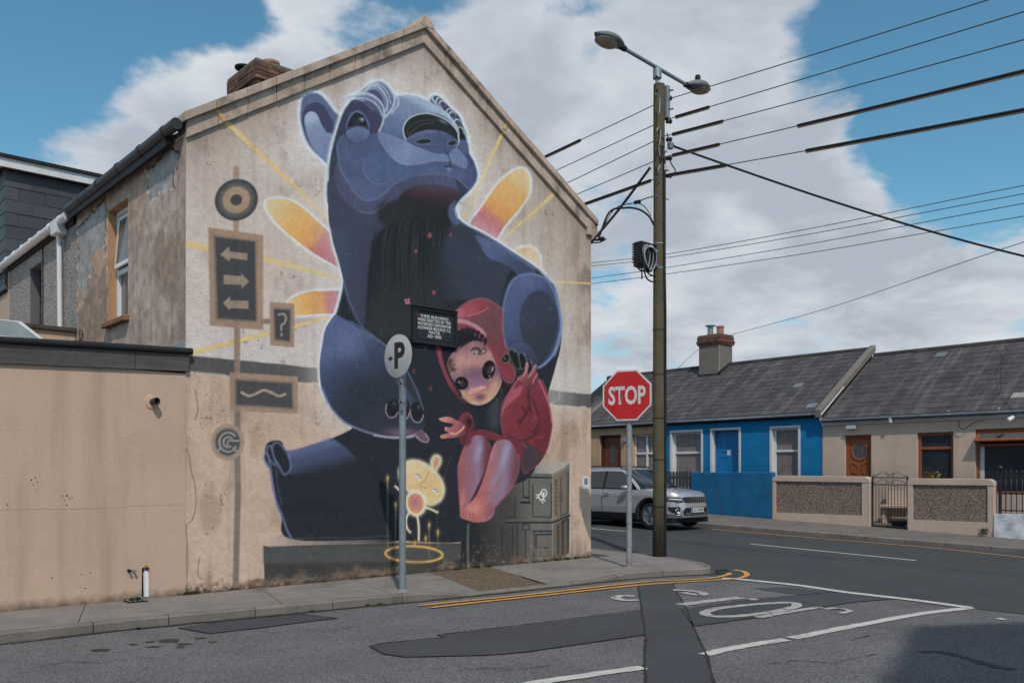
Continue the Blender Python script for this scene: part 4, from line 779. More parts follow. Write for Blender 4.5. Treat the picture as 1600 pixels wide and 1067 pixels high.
rw = mobj('rear_wall', me, M_wall, house); rw['label'] = 'flaking beige plaster with grey bare patches'
# inner walls, lower rear wall, front and back
mb = MB().box((0.012, 0.02, -.1), (.3, 4.56, 2.4)); mb.box((7.02, .02, -.1), (7.318, 4.56, 5.8)); mb.box((.31, 4.2, -.1), (7.0, 4.56, 5.8)); mb.build('inner_wall', M_beige, house)
mb = MB(); mb.prism([(.012,.012,-.1),(7.31,.012,-.1),(7.31,.012,EAVE_R-.12),(APEX_X,.012,APEX_Z-.12),(.012,.012,EAVE_L-.12)], (0,.28,0)); mb.build('gable_backing', M_mortar, house)
# coping: cap, fascia band and lower bead on both rakes
def rake(x0, x1, t, b, y0, y1, name, mat):
    def zz(x): return cap_z(x)
    mb = MB(); n = 9
    for i in range(n):      # lengths of coping with hairline joints
        a = x0 + (x1 - x0) * i / n + (.003 if i else 0); c = x0 + (x1 - x0) * (i + 1) / n - (.003 if i < n - 1 else 0); j = random.uniform(-.006, .006)
        mb.prism([(a, y0 + j, zz(a) + b), (c, y0 + j, zz(c) + b), (c, y0 + j, zz(c) + t), (a, y0 + j, zz(a) + t)], (0, y1 - y0, 0))
    return mb.build(name, mat, house, bevel=.008)
def cap_z(x):
    return APEX_Z - (APEX_X - x) * (APEX_Z - EAVE_L) / APEX_X if x < APEX_X else APEX_Z - (x - APEX_X) * (APEX_Z - EAVE_R) / (WALL_W - APEX_X)
for x0, x1 in ((-.05, APEX_X), (APEX_X, 7.42)):
    rake(x0, x1, 0, -.115, -.10, .34, 'coping_stone', M_cope)
for x0, x1 in ((0.0, APEX_X), (APEX_X, 7.32)):
    rake(x0, x1, -.117, -.325, -.045, .012, 'verge_band', M_cope)
MB().prism([(7.18,-.06,EAVE_R-.36),(7.30,-.06,EAVE_R-.36),(7.30,-.06,EAVE_R-.44),(7.44,-.06,EAVE_R-.30),(7.42,-.06,EAVE_R-.17),(7.18,-.06,EAVE_R-.04)], (0,.35,0)).build('kneeler_stone', M_cope, house, bevel=.01)
MB().prism([(APEX_X-.16,-.11,APEX_Z-.11),(APEX_X+.16,-.11,APEX_Z-.11),(APEX_X+.10,-.11,APEX_Z+.0),(APEX_X+.02,-.11,APEX_Z+.075),(APEX_X-.05,-.11,APEX_Z+.06)], (0,.5,0)).build('apex_stone', M_cope, house, bevel=.012)
for (u0, v0), (u1, v1), w_ in (((332,164),(352,189),.05),((795,186),(788,202),.045),((885,285),(877,293),.05)):   # painted rays carried over the verge band
    a = on_y(u0, v0, -.054); b = on_y(u1, v1, -.054); d = (b - a).normalized(); n_ = Vector((-d.z, 0, d.x)) * w_ / 2
    MB().prism([a - n_, b - n_, b + n_, a + n_], (0, .003, 0)).build('painted_ray', M_yellowpaint, house)
# roof planes
mb = MB(); mb.prism([(-.12,.35,EAVE_L-.25),(APEX_X,.35,APEX_Z-.14),(7.44,.35,EAVE_R-.25),(7.44,.35,EAVE_R-.35),(APEX_X,.35,APEX_Z-.25),(-.12,.35,EAVE_L-.35)], (0,8.85,0)); mb.build('roof', M_slateroof, house)
MB().box((-.05,.36,5.715),(-.002,4.57,5.765)).build('eaves_strip', M_felt, house)  # dark strip standing in for the shadow line under the gutter
g = MB(); g.tube([(-.12,-.03,5.80),(-.12,2.2,5.795),(-.12,4.62,5.79)], .072, 14)
for y_ in (.35, 1.2, 2.1, 3.0, 3.9): g.tube([(-.12,y_-.03,5.80),(-.12,y_+.03,5.80)], .081, 14); g.box((-.12,y_-.012,5.70),(-.004,y_+.012,5.75))
g.build('gutter', M_black, house, auto=40)
# rear window: reveal, frame, two lights, the upper one ajar
win = MB(); D = .17
win.box((.001,WY1-.003,WZ0),(D,WY1+.05,WZ1)); win.box((.001,WY0-.05,WZ0),(D,WY0+.003,WZ1)); win.box((.001,WY0-.05,WZ1-.003),(D,WY1+.05,WZ1+.05)); win = win.build('window_reveal', M_reveal, house)
wf = MB()
for y0, y1, z0, z1 in ((WY0+.004,WY0+.07,WZ0,WZ1-.004),(WY1-.07,WY1-.004,WZ0,WZ1-.004),(WY0+.07,WY1-.07,WZ1-.07,WZ1-.004),(WY0+.07,WY1-.07,WZ0+.01,WZ0+.07),(WY0+.07,WY1-.07,4.46,4.54)): wf.box((D-.05,y0,z0),(D+.02,y1,z1))
win = wf.build('window', M_white, house, bevel=.006); MB().box((D,WY0+.07,WZ0+.07),(D+.01,WY1-.07,4.46)).build('pane', M_glass, win)
sash = MB(); tilt = lambda y, z: (D - .04 - (z < 4.9) * .07 * (5.33 - z) / .8 - .07 * (z >= 4.9) * (5.33 - z) / .8, y, z)
def tb(y0, y1, z0, z1): 
    p = [tilt(y0,z0), tilt(y1,z0), tilt(y1,z1), tilt(y0,z1)]; sash.prism(p, (.04,0,0))
tb(WY0+.08,WY0+.14,4.55,5.33); tb(WY1-.14,WY1-.08,4.55,5.33); tb(WY0+.14,WY1-.14,4.55,4.61); tb(WY0+.14,WY1-.14,5.27,5.33)
sash.build('opening_sash', M_white, win); pn = MB(); pn.prism([tilt(WY0+.14,4.61),tilt(WY1-.14,4.61),tilt(WY1-.14,5.27),tilt(WY0+.14,5.27)], (.012,0,0)); o = pn.build('pane', M_glass, win)
MB().box((.19,WY0,WZ0),(.2,WY1,WZ1)).build('blind_backing', M_dark, win)
s_ = MB(); s_.prism([(-.09,WY0-.06,WZ0-.10),(-.09,WY1+.06,WZ0-.10),(-.09,WY1+.06,WZ0-.02),(-.09,WY0-.06,WZ0-.02)], (.25,0,.03)); s_.build('window_sill', M_sill, house, bevel=.012)
# hook of old cable and torn paper at the foot of the rear wall
hp = [on_x(0 + x/2.54, 150 + y/2.54, -.02) for x, y in ((318,975),(314,945),(316,930),(326,932),(328,950),(320,970))]
MB().tube(catmull(hp, 4), .007, 6).build('cable_hook', M_metaldark, house)
pp = [on_x(x/2.54, 150 + y/2.54, -.006) for x, y in ((660,1006),(662,996),(690,988),(712,982),(728,974),(735,985),(735,1008))]
MB().prism(pp, (.004,0,0)).build('torn_poster_scrap', pmat('torn_paper', S(150,158,160), var=.4, scale=30), house)
# bracket where the cables reach the right hand eave
br = MB(); bp = Vector((7.40,-.02,5.70)); br.tube([bp, bp + Vector((.10,-.03,.02))], .02, 8); br.lathe(bp + Vector((.10,-.03,.02)), (.3,-.4,.1), [(0,.03),(.03,.045),(.07,.045),(.09,.02)], 10); br.tube([bp + Vector((0,.1,-.03)), bp + Vector((.12,.0,-.02)), bp + Vector((.2,-.1,.04))], .012, 6)
br.build('cable_bracket', M_metaldark, house)

# chimney of brick, with corbels and pots
CX0, CY0, CW, CD = 2.96, 4.2, .76, 1.08
brick_mesh = MB().box((-.5,-.5,-.5),(.5,.5,.5)).mesh('brick'); brick_mesh.materials.append(M_brickc)
ch = MB(); ch.box((CX0+.012,CY0+.012,7.2),(CX0+CW-.012,CY0+CD-.012,9.0)); ch.box((CX0-.028,CY0-.028,8.52),(CX0+CW+.028,CY0+CD+.028,8.595)); ch.box((CX0-.068,CY0-.068,8.68),(CX0+CW+.068,CY0+CD+.068,8.99)); chim = ch.build('chimney', M_mortar, house)
zc = 7.92; ci = 0
while zc < 8.98:
    o_ = .0
    if 8.50 < zc < 8.59: o_ = .04
    if 8.59 <= zc < 8.67: o_ = .04
    if zc >= 8.67: o_ = .08
    x0, x1, y0, y1 = CX0 - o_, CX0 + CW + o_, CY0 - o_, CY0 + CD + o_
    for ax, a0, a1 in (('x', x0, x1), ('y', y0 + .1, y1)):
        L_ = a1 - a0; nb = max(2, round(L_ / .22)); off = .5 if ci % 2 else 0
        e = [a0] + [a0 + L_ * (k + off) / nb for k in range(nb + 1) if a0 + .03 < a0 + L_ * (k + off) / nb < a1 - .03] + [a1]
        for p, q in zip(e, e[1:]):
            c_ = (p + q) / 2; l_ = q - p - .012; j = random.uniform(-.005, .006)
            if ax == 'x': mobj('brick', brick_mesh, None, chim, (c_, y0 + .05 - j, zc + .035), (0, 0, random.uniform(-.01, .01)), (l_, .1, .064))
            else: mobj('brick', brick_mesh, None, chim, (x0 + .05 - j, c_, zc + .035), None, (.1, l_, .064))
    zc += .076; ci += 1
fl_ = MB(); fl_.prism([(CX0-.07,CY0-.07,8.995),(CX0+CW+.07,CY0-.07,8.995),(CX0+CW+.07,CY0+CD+.07,8.995),(CX0-.07,CY0+CD+.07,8.995)], (0,0,.04)); fl_.build('chimney_flaunching', M_mortar, chim)
for (x_, y_, h_) in ((3.34, 4.45, .17), (3.34, 4.98, .12)):
    MB().lathe((x_, y_, 9.02), (0,0,1), [(0,.15),(h_-.05,.145),(h_-.05,.165),(h_,.165),(h_,.12),(h_-.1,.11)], 18).build('chimney_pot', M_clay, chim, auto=40)
lf = MB().lathe((3.02, 4.9, 9.05), (0,0,1), [(0,.06),(.07,.06),(.075,.17),(.105,.175),(.11,.02)], 18).build('flue_cap', M_felt, chim, auto=40)

# ------------------------------------------------------------------ plaque with raised lettering over the bear
pl = thing('wall_plaque', on_y(677, 540, 0), 'black cast wall plaque with white building inscription on the mural', 'plaque')
pa = on_y(643, 480, 0); pb = on_y(711, 538, 0); PX0, PX1 = pa.x, pb.x; PZ0 = on_y(644, 534, 0).z; PZ1 = pa.z
M_iron = pmat('black_cast_iron', S(38,42,46), rough=.5, var=.25, scale=6, bump=.2, bscale=30, spots=S(132,112,88), spot_amt=.55, spot_scale=7, spot_lo=.62, spot_hi=.68)
M_irond = pmat('plaque_field', S(44,48,54), rough=.45, var=.2, scale=5, spots=S(146,62,76), spot_amt=.9, spot_scale=3.2, spot_lo=.60, spot_hi=.63)
MB().box((PX0,-.03,PZ0),(PX1,-.001,PZ1)).build('plate', M_irond, pl)
fr = MB(); t_ = .055
for a, b in (((PX0-.01,PZ0-.02),(PX1+.01,PZ0+.02)),((PX0-.012,PZ1-.03),(PX1+.012,PZ1+.012)),((PX0-.01,PZ0+.02),(PX0+.03,PZ1-.03)),((PX1-.03,PZ0+.02),(PX1+.01,PZ1-.03))): fr.box((a[0],-t_,a[1]),(b[0],-.002,b[1]))
fr.box((PX0-.02,-.075,PZ1+.012),(PX1+.02,-.002,PZ1+.03)); fr.build('frame', M_iron, pl, bevel=.008)
ff = MB()
for a, b in (((PX0+.06,PZ0+.05),(PX1-.06,PZ0+.062)),((PX0+.06,PZ1-.07),(PX1-.06,PZ1-.058)),((PX0+.06,PZ0+.06),(PX0+.072,PZ1-.07)),((PX1-.072,PZ0+.06),(PX1-.06,PZ1-.07))): ff.box((a[0],-.036,a[1]),(b[0],-.03,b[1]))
ff.build('inner_moulding', M_iron, pl)
for sx in (PX0+.045, PX1-.045):
    for sz in (PZ0+.035, PZ1-.045): MB().lathe((sx,-.03,sz), (0,-1,0), [(0,.016),(.012,.014),(.016,.004)], 10).build('bolt', M_iron, pl)
M_letter = pmat('white_lettering', S(205,208,206), rough=.7, var=.1)
lines = ['THESE BUILDINGS', 'WERE ERECTED BY THE', 'WATERFORD CORPORATION', 'ALEXANDER NELSON J.P. C.E.', 'MAYOR', 'AD 1900']
cw = PX1 - PX0; chh = PZ1 - PZ0
for i, tx in enumerate(lines):
    me = text_mesh(tx, .064, offset=.0008, extrude=.002); bb = [v.co.x for v in me.vertices]; w_ = max(bb) - min(bb); tgt = (cw - .20) * (.86 if i == 0 else .34 if i == 4 else .42 if i == 5 else 1.0)
    me.transform(Matrix.Diagonal((tgt / w_, 1.0, 1, 1)))
    mobj('lettering', me, M_letter, pl, ((PX0+PX1)/2 - .01, -.0325, PZ1 - .115 - i * (chh - .20) / 5.4), (R(90), 0, 0))

# small blank notice by the corner
nt = MB().box((on_y(910,770,0).x,-.008,on_y(910,764,0).z),(on_y(920,770,0).x,-.001,on_y(910,744,0).z)).build('wall_notice', M_white)
tag(nt, 'small white plastic notice screwed to the peach plaster at the corner', 'notice'); MB().box((on_y(912.5,770,0).x,-.0095,on_y(910,757,0).z),(on_y(917.5,770,0).x,-.0082,on_y(910,747,0).z)).build('printed_panel', pmat('notice_print', S(120,124,130), var=.4, scale=60), nt)

# ------------------------------------------------------------------ single storey outbuilding on the left
ob = thing('outbuilding', (-2.5, 1.8, 0), 'single storey beige outbuilding with grey timber fascia and felt roof edge', 'outbuilding')
hx0, hx1 = on_y(221, 900, 0).x, on_y(233, 900, 0).x; hz1 = on_y(228, 886, 0).z
def ft(x): return 3.00 + .035 * x                        # top of the fascia falls slightly to the left
wall_with_holes('front_wall', 'y', -.012, .12, -9.0, -.004, -.12, 2.74, [(hx0, hx1, .02, hz1)], M_beige, ob)
MB().box((hx0-.02,.12,-.1),(hx1+.02,.16,hz1+.05)).build('recess_back', M_mortar, ob)
MB().box((-9,.16,-.1),(-.02,3.7,2.7)).build('inner_wall', M_beige, ob)
for x0, x1 in ((-9.0,-5.2),(-5.196,-2.9),(-2.896,-.62),(-.616,.03)):
    MB().prism([(x0,-.05,ft(x0)-.235),(x1,-.05,ft(x1)-.235),(x1,-.05,ft(x1)-.02),(x0,-.05,ft(x0)-.02)], (0,.037,0)).build('fascia_board', M_wood, ob, bevel=.004)
MB().prism([(-9,-.075,ft(-9)-.025),(.05,-.075,ft(.05)-.025),(.05,-.075,ft(.05)+.02),(-9,-.075,ft(-9)+.02)], (0,3.9,0)).build('roof_deck', M_felt, ob, bevel=.01)
MB().tube([(-9,-.055,ft(-9)+.012),(-1.3,-.057,ft(-1.3)+.016),(-1.28,-.06,ft(-1.28)+.02),(.06,-.055,ft(.06)+.012)], .042, 10).build('felt_roll', M_felt, ob, auto=50)
vp = on_y(237, 628, -.012); v_ = MB().lathe(vp, (0,-1,0), [(0,.085),(.012,.08),(.018,.05)], 24).build('vent_flange', M_beige, ob, auto=40)
MB().lathe(vp + Vector((0,-.015,0)), (.25,-1,.08), [(0,.036),(.05,.036),(.05,.044),(.10,.044),(.10,.034),(.04,.03)], 20).build('vent_pipe', M_black, ob, auto=40)
xp = (hx0 + hx1) / 2 + .02; MB().tube([(xp+.01,.03,-.02),(xp+.005,.04,.30),(xp,.05,.31)], .038, 14).build('waste_pipe', M_white, ob, auto=40); MB().tube([(xp,.05,.31),(xp-.02,.055,.40),(xp-.05,.06,.46)], .03, 10).build('pipe_elbow', M_galv, ob)
MB().lathe((xp-.02,.0,.40), (0,-1,0), [(0,.012),(.02,.018),(.03,.01)], 8).build('valve', pmat('yellow_valve', S(190,150,50)), ob)
for u_ in (201, 208.5): 
    p = on_y(u_, 891, -.012); MB().lathe(p, (0,-1,0), [(0,.02),(.02,.02),(.022,.012),(.05,.012),(.052,.018),(.065,.016)], 10).build('pipe_stub', M_metaldark if u_ < 205 else M_galv, ob)
for x, y, r_ in ((92,470,.012),(104,463,.01),(110,476,.008),(98,484,.009),(184,518,.01),(197,516,.013),(205,524,.01),(212,520,.008),(196,544,.011),(190,530,.007),(22,543,.010),(153,757,.010),(240,747,.009),(266,743,.008),(250,788,.011),(107,500,.008)):
    MB().lathe(on_y(x / 1.881, 500 + y / 1.882, -.012), (0,-1,0), [(0,r_),(.0012,r_*.8)], 7).build('plaster_pit', pmat('plaster_pit', S(104,88,76)), ob)
for px in ([(-20,797),(60,795),(150,794),(220,790),(286,788)], [(284,600),(288,640),(286,690),(289,716)], [(120,905),(128,922),(126,938)]):
    q = catmull([on_y(u, v, -.0125) for u, v in px], 8); q = [p + Vector((random.uniform(-.004,.004),0,random.uniform(-.006,.006))) for p in q]
    MB().add([x for p in q for x in (p + Vector((.001,0,.0022)), p - Vector((.001,0,.0022)))], [(2*i, 2*i+1, 2*i+3, 2*i+2) for i in range(len(q)-1)]).build('hairline_crack', pmat('crack_line', S(146,126,110)), ob, fixn=False)  # cracks are thin ribbons in a darker wall tone
# lean to rooflight on the flat roof
rl = thing('rooflight', (-2.6, 2.3, 2.95), 'white framed glazed rooflight standing on the flat felt roof', 'rooflight')
RX1 = on_y(64, 520, 2.2).x; rz = 3.36
f_ = MB()
for x_ in (-5.2, -4.2, -3.2, -2.2, RX1 - .05): f_.prism([(x_,2.0,rz-.14),(x_+.06,2.0,rz-.14),(x_+.06,3.3,rz+.28),(x_,3.3,rz+.28)], (0,0,.05))
f_.box((-5.2,1.94,rz-.22),(RX1+.02,2.0,rz-.09)); f_.box((-5.2,3.3,rz-.4),(RX1,3.36,rz+.33)); f_.prism([(RX1-.02,2.0,rz-.2),(RX1-.02,3.3,rz-.2),(RX1-.02,3.3,rz+.30),(RX1-.02,2.0,rz-.12)], (.03,0,0)); f_.build('frame', M_white, rl, bevel=.006)
for x0, x1 in ((-5.14,-4.2),(-4.14,-3.2),(-3.14,-2.2),(-2.14,RX1-.05)): MB().prism([(x0,2.0,rz-.10),(x1,2.0,rz-.10),(x1,3.3,rz+.31),(x0,3.3,rz+.31)], (0,0,.012)).build('pane', pmat('pale_glazing', S(150,164,166), rough=.15, var=.1, spec=.6), rl)
MB().box((-5.2,2.0,2.85),(RX1-.03,2.04,rz-.2)).build('kerb', M_white, rl)

# ------------------------------------------------------------------ houses behind on the left
bx = thing('rear_annexe', (-3, 6, 0), 'low beige rear annexe with dark stone coping behind the outbuilding', 'annexe')
MB().box((-9,4.62,-.1),(-.01,9.0,3.80)).build('wall', M_beige, bx)
for x0 in np.arange(-9, -.1, 1.0): MB().box((x0+.004,4.56,3.802),(min(0,x0+1)-.004,5.0,3.87)).build('coping_stone', pmat('dark_coping', S(76,72,66), rough=.9, var=.3, scale=4, bump=.4, bscale=30), bx, bevel=.01)
ph = thing('pebbledash_house', (3.6, 7, 0), 'grey pebbledashed terrace house with white gutter next to the flaking rear wall', 'house')
wy0, wy1, wz0, wz1 = 6.74, 7.56, 4.2, 5.36
wall_with_holes('rear_wall', 'x', .0, .25, 4.584, 9.22, -.1, 5.68, [(wy0, wy1, wz0, wz1)], M_peb, ph)
w2 = MB(); D2 = .16
for a in ((wy0,wy0+.06,wz0,wz1),(wy1-.06,wy1,wz0,wz1),(wy0+.06,wy1-.06,wz1-.06,wz1),(wy0+.06,wy1-.06,4.74,4.80)): w2.box((D2,a[0],a[2]),(D2+.05,a[1],a[3]))
w2 = w2.build('window', pmat('dark_window_frame', S(60,52,52), var=.2), ph); MB().box((D2+.02,wy0+.06,wz0),(D2+.03,wy1-.06,wz1-.06)).build('pane', pmat('dull_pane', S(92,94,98), rough=.35, var=.3, scale=3), w2)
rv = MB(); rv.box((.004,wy1-.014,wz0),(.158,wy1-.002,wz1-.002)); rv.box((.004,wy0+.002,wz1-.014),(.158,wy1-.016,wz1-.002)); rv.build('window_reveal', pmat('grey_reveal', S(96,98,102), var=.1), ph)
g = MB(); g.tube([(-.12,4.66,5.70),(-.12,9.4,5.69)], .07, 12)
for y_ in np.arange(5.0, 9.3, .62): g.tube([(-.12,y_-.02,5.70),(-.12,y_+.02,5.70)], .08, 12)
g.build('gutter', M_white, ph, auto=40)
MB().box((-.05,4.6,5.58),(-.002,9.2,5.68)).build('eaves_strip', M_felt, ph)
dpp = MB(); hp0 = on_x(92, 365, -.1)
dpp.tube([(-.1,hp0.y+.03,5.52),(-.09,hp0.y+.02,5.35),(-.08,hp0.y,3.7)], .04, 12); dpp = dpp.build('downpipe', M_white, ph, auto=40)
MB().prism([(-.19,hp0.y-.16,5.5),(-.19,hp0.y+.16,5.5),(-.19,hp0.y+.2,5.74),(-.19,hp0.y-.2,5.74)], (.18,0,0)).build('hopper', M_white, dpp, bevel=.01)
MB().tube([(-.014,wy0-.12,5.6),(-.014,wy0-.14,4.8),(-.014,wy0-.1,3.9)], .01, 6).build('wall_cable', M_metaldark, ph)
MB().box((.26,4.6,-.1),(7.2,9.2,5.6)).build('inner_wall', M_peb, ph)
th = thing('far_terrace_house', (3.6, 11, 0), 'beige house with a slate clad box extension and white fascia above the terrace', 'house')
MB().box((0.0,9.24,-.1),(7.2,14,5.7)).build('wall', M_beige, th)
EX0, EX1, EY0, EY1 = -.06, 5.2, 9.32, 13.6
MB().box((EX0+.03,EY0+.03,5.2),(EX1,EY1,7.66)).build('extension_core', M_felt, th)
pan = MB().box((-.5,-.5,-.5),(.5,.5,.5)).mesh('cladding_slate'); pan.materials.append(M_cladding)
r_i = 0; zz_ = 5.25
while zz_ < 7.62:
    off = .25 if r_i % 2 else 0
    x_ = EX0 - off
    while x_ < EX1:
        a = max(EX0, x_); b = min(EX1, x_ + .5)
        if b - a > .03: mobj('cladding_slate', pan, None, th, ((a+b)/2, EY0 + .012 + random.uniform(-.003,.003), zz_ + .14), (R(-2.2), 0, random.uniform(-.003,.003)), (b - a - .006, .012, .285))
        x_ += .5
    y_ = EY0 - off
    while y_ < EY1:
        a = max(EY0 + .02, y_); b = min(EY1, y_ + .5)
        if b - a > .03: mobj('cladding_slate', pan, None, th, (EX0 + .01, (a+b)/2, zz_ + .14), (0, R(2.2), 0), (.012, b - a - .006, .285))
        y_ += .5
    zz_ += .262; r_i += 1
fb = MB(); fb.box((EX0-.14,EY0-.16,7.68),(EX1+.1,EY0-.10,7.86)); fb.box((EX0-.14,EY0-.098,7.68),(EX0-.08,EY1,7.86)); fb.build('fascia_board', M_white, th)
MB().box((EX0-.19,EY0-.21,7.862),(EX1+.15,EY1+.1,7.93)).build('roof_edge', M_felt, th); MB().box((EX0-.07,EY0-.095,7.66),(EX1,EY1,7.70)).build('soffit', M_felt, th)
g = MB(); g.tube([(-.12,9.44,5.66),(-.12,13.9,5.65)], .07, 12); g.build('gutter', M_white, th, auto=40)

# ------------------------------------------------------------------ gabled house across the side street, behind the viewer (its shadow reaches the road)
Lsh = 8.5 / math.tan(R(SUN_EL)); apx = Vector((5.05, -6.83, 0)) + SUN_DIR * Lsh
oh = thing('opposite_house', (apx.x, apx.y - 3, 0), 'plain gabled house on the other side of the street', 'house')
MB().prism([(apx.x-3.66,apx.y,-.1),(apx.x+3.66,apx.y,-.1),(apx.x+3.66,apx.y,6.0),(apx.x,apx.y,8.2),(apx.x-3.66,apx.y,6.0)], (0,-9,0)).build('wall', M_beige, oh)
MB().prism([(apx.x-3.9,apx.y+.1,5.9),(apx.x,apx.y+.1,8.26),(apx.x+3.9,apx.y+.1,5.9),(apx.x+3.9,apx.y+.1,6.05),(apx.x,apx.y+.1,8.4),(apx.x-3.9,apx.y+.1,6.05)], (0,-9.2,0)).build('roof', M_slateroof, oh)

# ------------------------------------------------------------------ ground, roads, pavements
def asphalt(name, c, agg=.35, var=.12, spots=None, spot_amt=0.0, lanes=None, ls=(.1,.8,.8)):
    return pmat(name, c, rough=.88, var=var, scale=.9, bump=.6, bscale=90, fine=agg*1.5, fine_scale=75, spots=spots, spot_amt=spot_amt, spot_scale=.55, spec=.25, bdist=.012, streak=lanes, streak_amt=.55, streak_scale=ls)
M_side = asphalt('side_street_asphalt', S(114,113,115,.86), .36, .14, S(86,85,87,.84), .65, S(96,95,98,.84), (.10,.75,.75))
M_main = asphalt('main_road_asphalt', S(78,80,83,.84), .2, .10, None, 0, S(64,66,69,.84), (.8,.06,.8))
M_patch = asphalt('patch_asphalt', S(80,81,86,.86), .22, .12)
M_stain = pmat('oil_stain', S(66,60,58,.84), rough=.8, var=.1, fine=.2)
M_conc = pmat('concrete_pavement', S(142,137,133,.86), rough=.9, var=.18, scale=1.3, bump=.45, bscale=60, fine=.2, fine_scale=70, spots=S(98,93,89,.84), spot_amt=.7, spot_scale=1.6, streak=S(160,156,150,.86), streak_amt=.35, streak_scale=(2.5,2.5,2.5), spec=.2)
M_kerb = pmat('kerb_stone', S(134,128,122,.84), rough=.9, var=.18, scale=3, bump=.35, bscale=50, fine=.15, fine_scale=90, rnd=.1, spots=S(92,86,80,.84), spot_amt=.6, spot_scale=2.0, spec=.2)
M_farconc = pmat('far_pavement_concrete', S(118,113,109,.9), rough=.9, var=.16, scale=1.6, bump=.4, bscale=60, fine=.2, fine_scale=70)
def worn(name, c, under, amt, lo=.5, hi=.62, scale=9): return pmat(name, c, rough=.75, var=.1, scale=3, fine=.1, bump=.2, bscale=120, spots=under, spot_amt=amt, spot_scale=scale, spot_lo=lo, spot_hi=hi, spec=.25)
M_lineW = worn('white_road_paint', S(206,204,198,.9), S(120,118,116), .55, .52, .66)
M_lineWw = worn('worn_white_road_paint', S(186,184,180,.9), S(104,103,103,.84), .85, .50, .62, 10)
M_lineY = worn('yellow_road_paint', S(214,160,84,.92), S(120,100,80), .6, .52, .66)

gr = MB().box((-900,-900,-2.0),(900,900,-1.2)).build('ground', pmat('open_ground', S(96,94,88)), None); gr['kind'] = 'structure'
def axis(a, b, fine0, fine1, fs, cs):
    o = []; x = a
    while x < b: o.append(x); x += fs if fine0 <= x < fine1 else cs
    o.append(b); return o
def sheet(name, xs, ys, f, mat, parent=None, kind='structure'):
    mb = MB(); nx = len(xs)
    mb.add([(x, y, f(x, y)) for y in ys for x in xs], [(j*nx+i, j*nx+i+1, (j+1)*nx+i+1, (j+1)*nx+i) for j in range(len(ys)-1) for i in range(nx-1)])
    o = mb.build(name, mat, parent, smooth=True, fixn=False)
    if kind and parent is None: o['kind'] = kind
    return o
side = sheet('side_street', axis(-60, 9.5, 6, 9.5, .35, 3), axis(-60, 60, -14, 10, 1.0, 6), lambda x, y: G(x, y) - .001, M_side)
mainr = MB()
edge_px = [(1150,905),(1322,925.6),(1517,950)]
ep = [ground(u, v) for u, v in edge_px]
left_edge = lambda y: np.interp(y, [-60, -11, ep[2].y, ep[1].y, ep[0].y, -2.5, 60], [6.4, 6.6, ep[2].x, ep[1].x, ep[0].x, 7.3, 7.3])
ys = axis(-50, 60, -14, 12, .4, 3)
mainr.add([(left_edge(y) + (15.74 - left_edge(y)) * i / 24, y, 0) for y in ys for i in range(25)], [(j*25+i, j*25+i+1, (j+1)*25+i+1, (j+1)*25+i) for j in range(len(ys)-1) for i in range(24)])
mainr.v = [(x, y, G(x, y) + .004) for x, y, z in mainr.v]; mainr = mainr.build('main_road', M_main, None, smooth=True, fixn=False); mainr['kind'] = 'structure'

def pz(x, y):                                      # near pavement, dropped towards the road at the crossing
    b = smooth(2.2, 3.0, x) * (1 - smooth(5.2, 6.1, x)); return -.065 * b * smooth(.3, 1.7, -y)
KP = [(-14,-1.42),(-2.3,-1.43),(-1,-1.46),(.4,-1.6),(1.8,-1.75),(3.2,-1.90),(4.4,-1.97),(5.6,-2.02),(6.2,-2.06),(6.8,-2.22),(7.25,-2.42),(7.55,-2.42),(7.9,-2.1),(8.2,-1.6),(8.5,-.6),(8.68,.6),(8.78,2),(8.8,6),(8.8,18)]
kp = [Vector((p.x, p.y, 0)) for p in catmull([(a, b, 0) for a, b in KP], 16)]
acc = [0.0]
for a, b in zip(kp, kp[1:]): acc.append(acc[-1] + (b - a).length)
def at(s):
    i = min(len(kp) - 2, max(0, int(np.searchsorted(acc, s)) - 1)); t = (s - acc[i]) / max(1e-9, acc[i+1] - acc[i]); p = kp[i].lerp(kp[i+1], t); d = (kp[i+1] - kp[i]).normalized(); return p, Vector((-d.y, d.x, 0))
pav = MB()
# concrete bays between wall and kerb; the brown block paving sits in the dropped bay
bays = [(-14,-14.3),(-8.4,-8.8),(-5.6,-6.0),(-3.3,-3.7),(-1.15,-1.6),(1.0,.55),(2.4,1.95),(3.72,3.26),(4.92,4.42)]
def kerb_y(x): return np.interp(x, [p.x for p in kp[:160]], [p.y for p in kp[:160]]) + .125
def bay(x0, k0, x1, k1, dz=0.0, n=8, gap=.004):
    def f(s, t):
        xw = x0 + gap + (x1 - x0 - 2 * gap) * s; xk = k0 + gap + (k1 - k0 - 2 * gap) * s; yk = kerb_y(xk); x = xw + (xk - xw) * t; y = .02 + (yk - .02) * t
        return (x, y, pz(x, y) + dz)
    mb = MB(); mb.grid(f, n, n); return mb
base = MB(); base.grid(lambda s, t: (-14 + 19.2 * s, .1 + (kerb_y(-14 + 19.2 * s) - .1) * t, pz(-14 + 19.2 * s, (kerb_y(-14 + 19.2 * s)) * t) - .02), 120, 6)
pav = base.build('pavement', pmat('pavement_joint', S(70,66,62)), None); pav['kind'] = 'structure'
for i, ((x0, k0), (x1, k1)) in enumerate(zip(bays, bays[1:])):
    if i == 7: continue
    bay(x0, k0, x1, k1).build('concrete_bay', M_conc, pav, smooth=True, fixn=False)
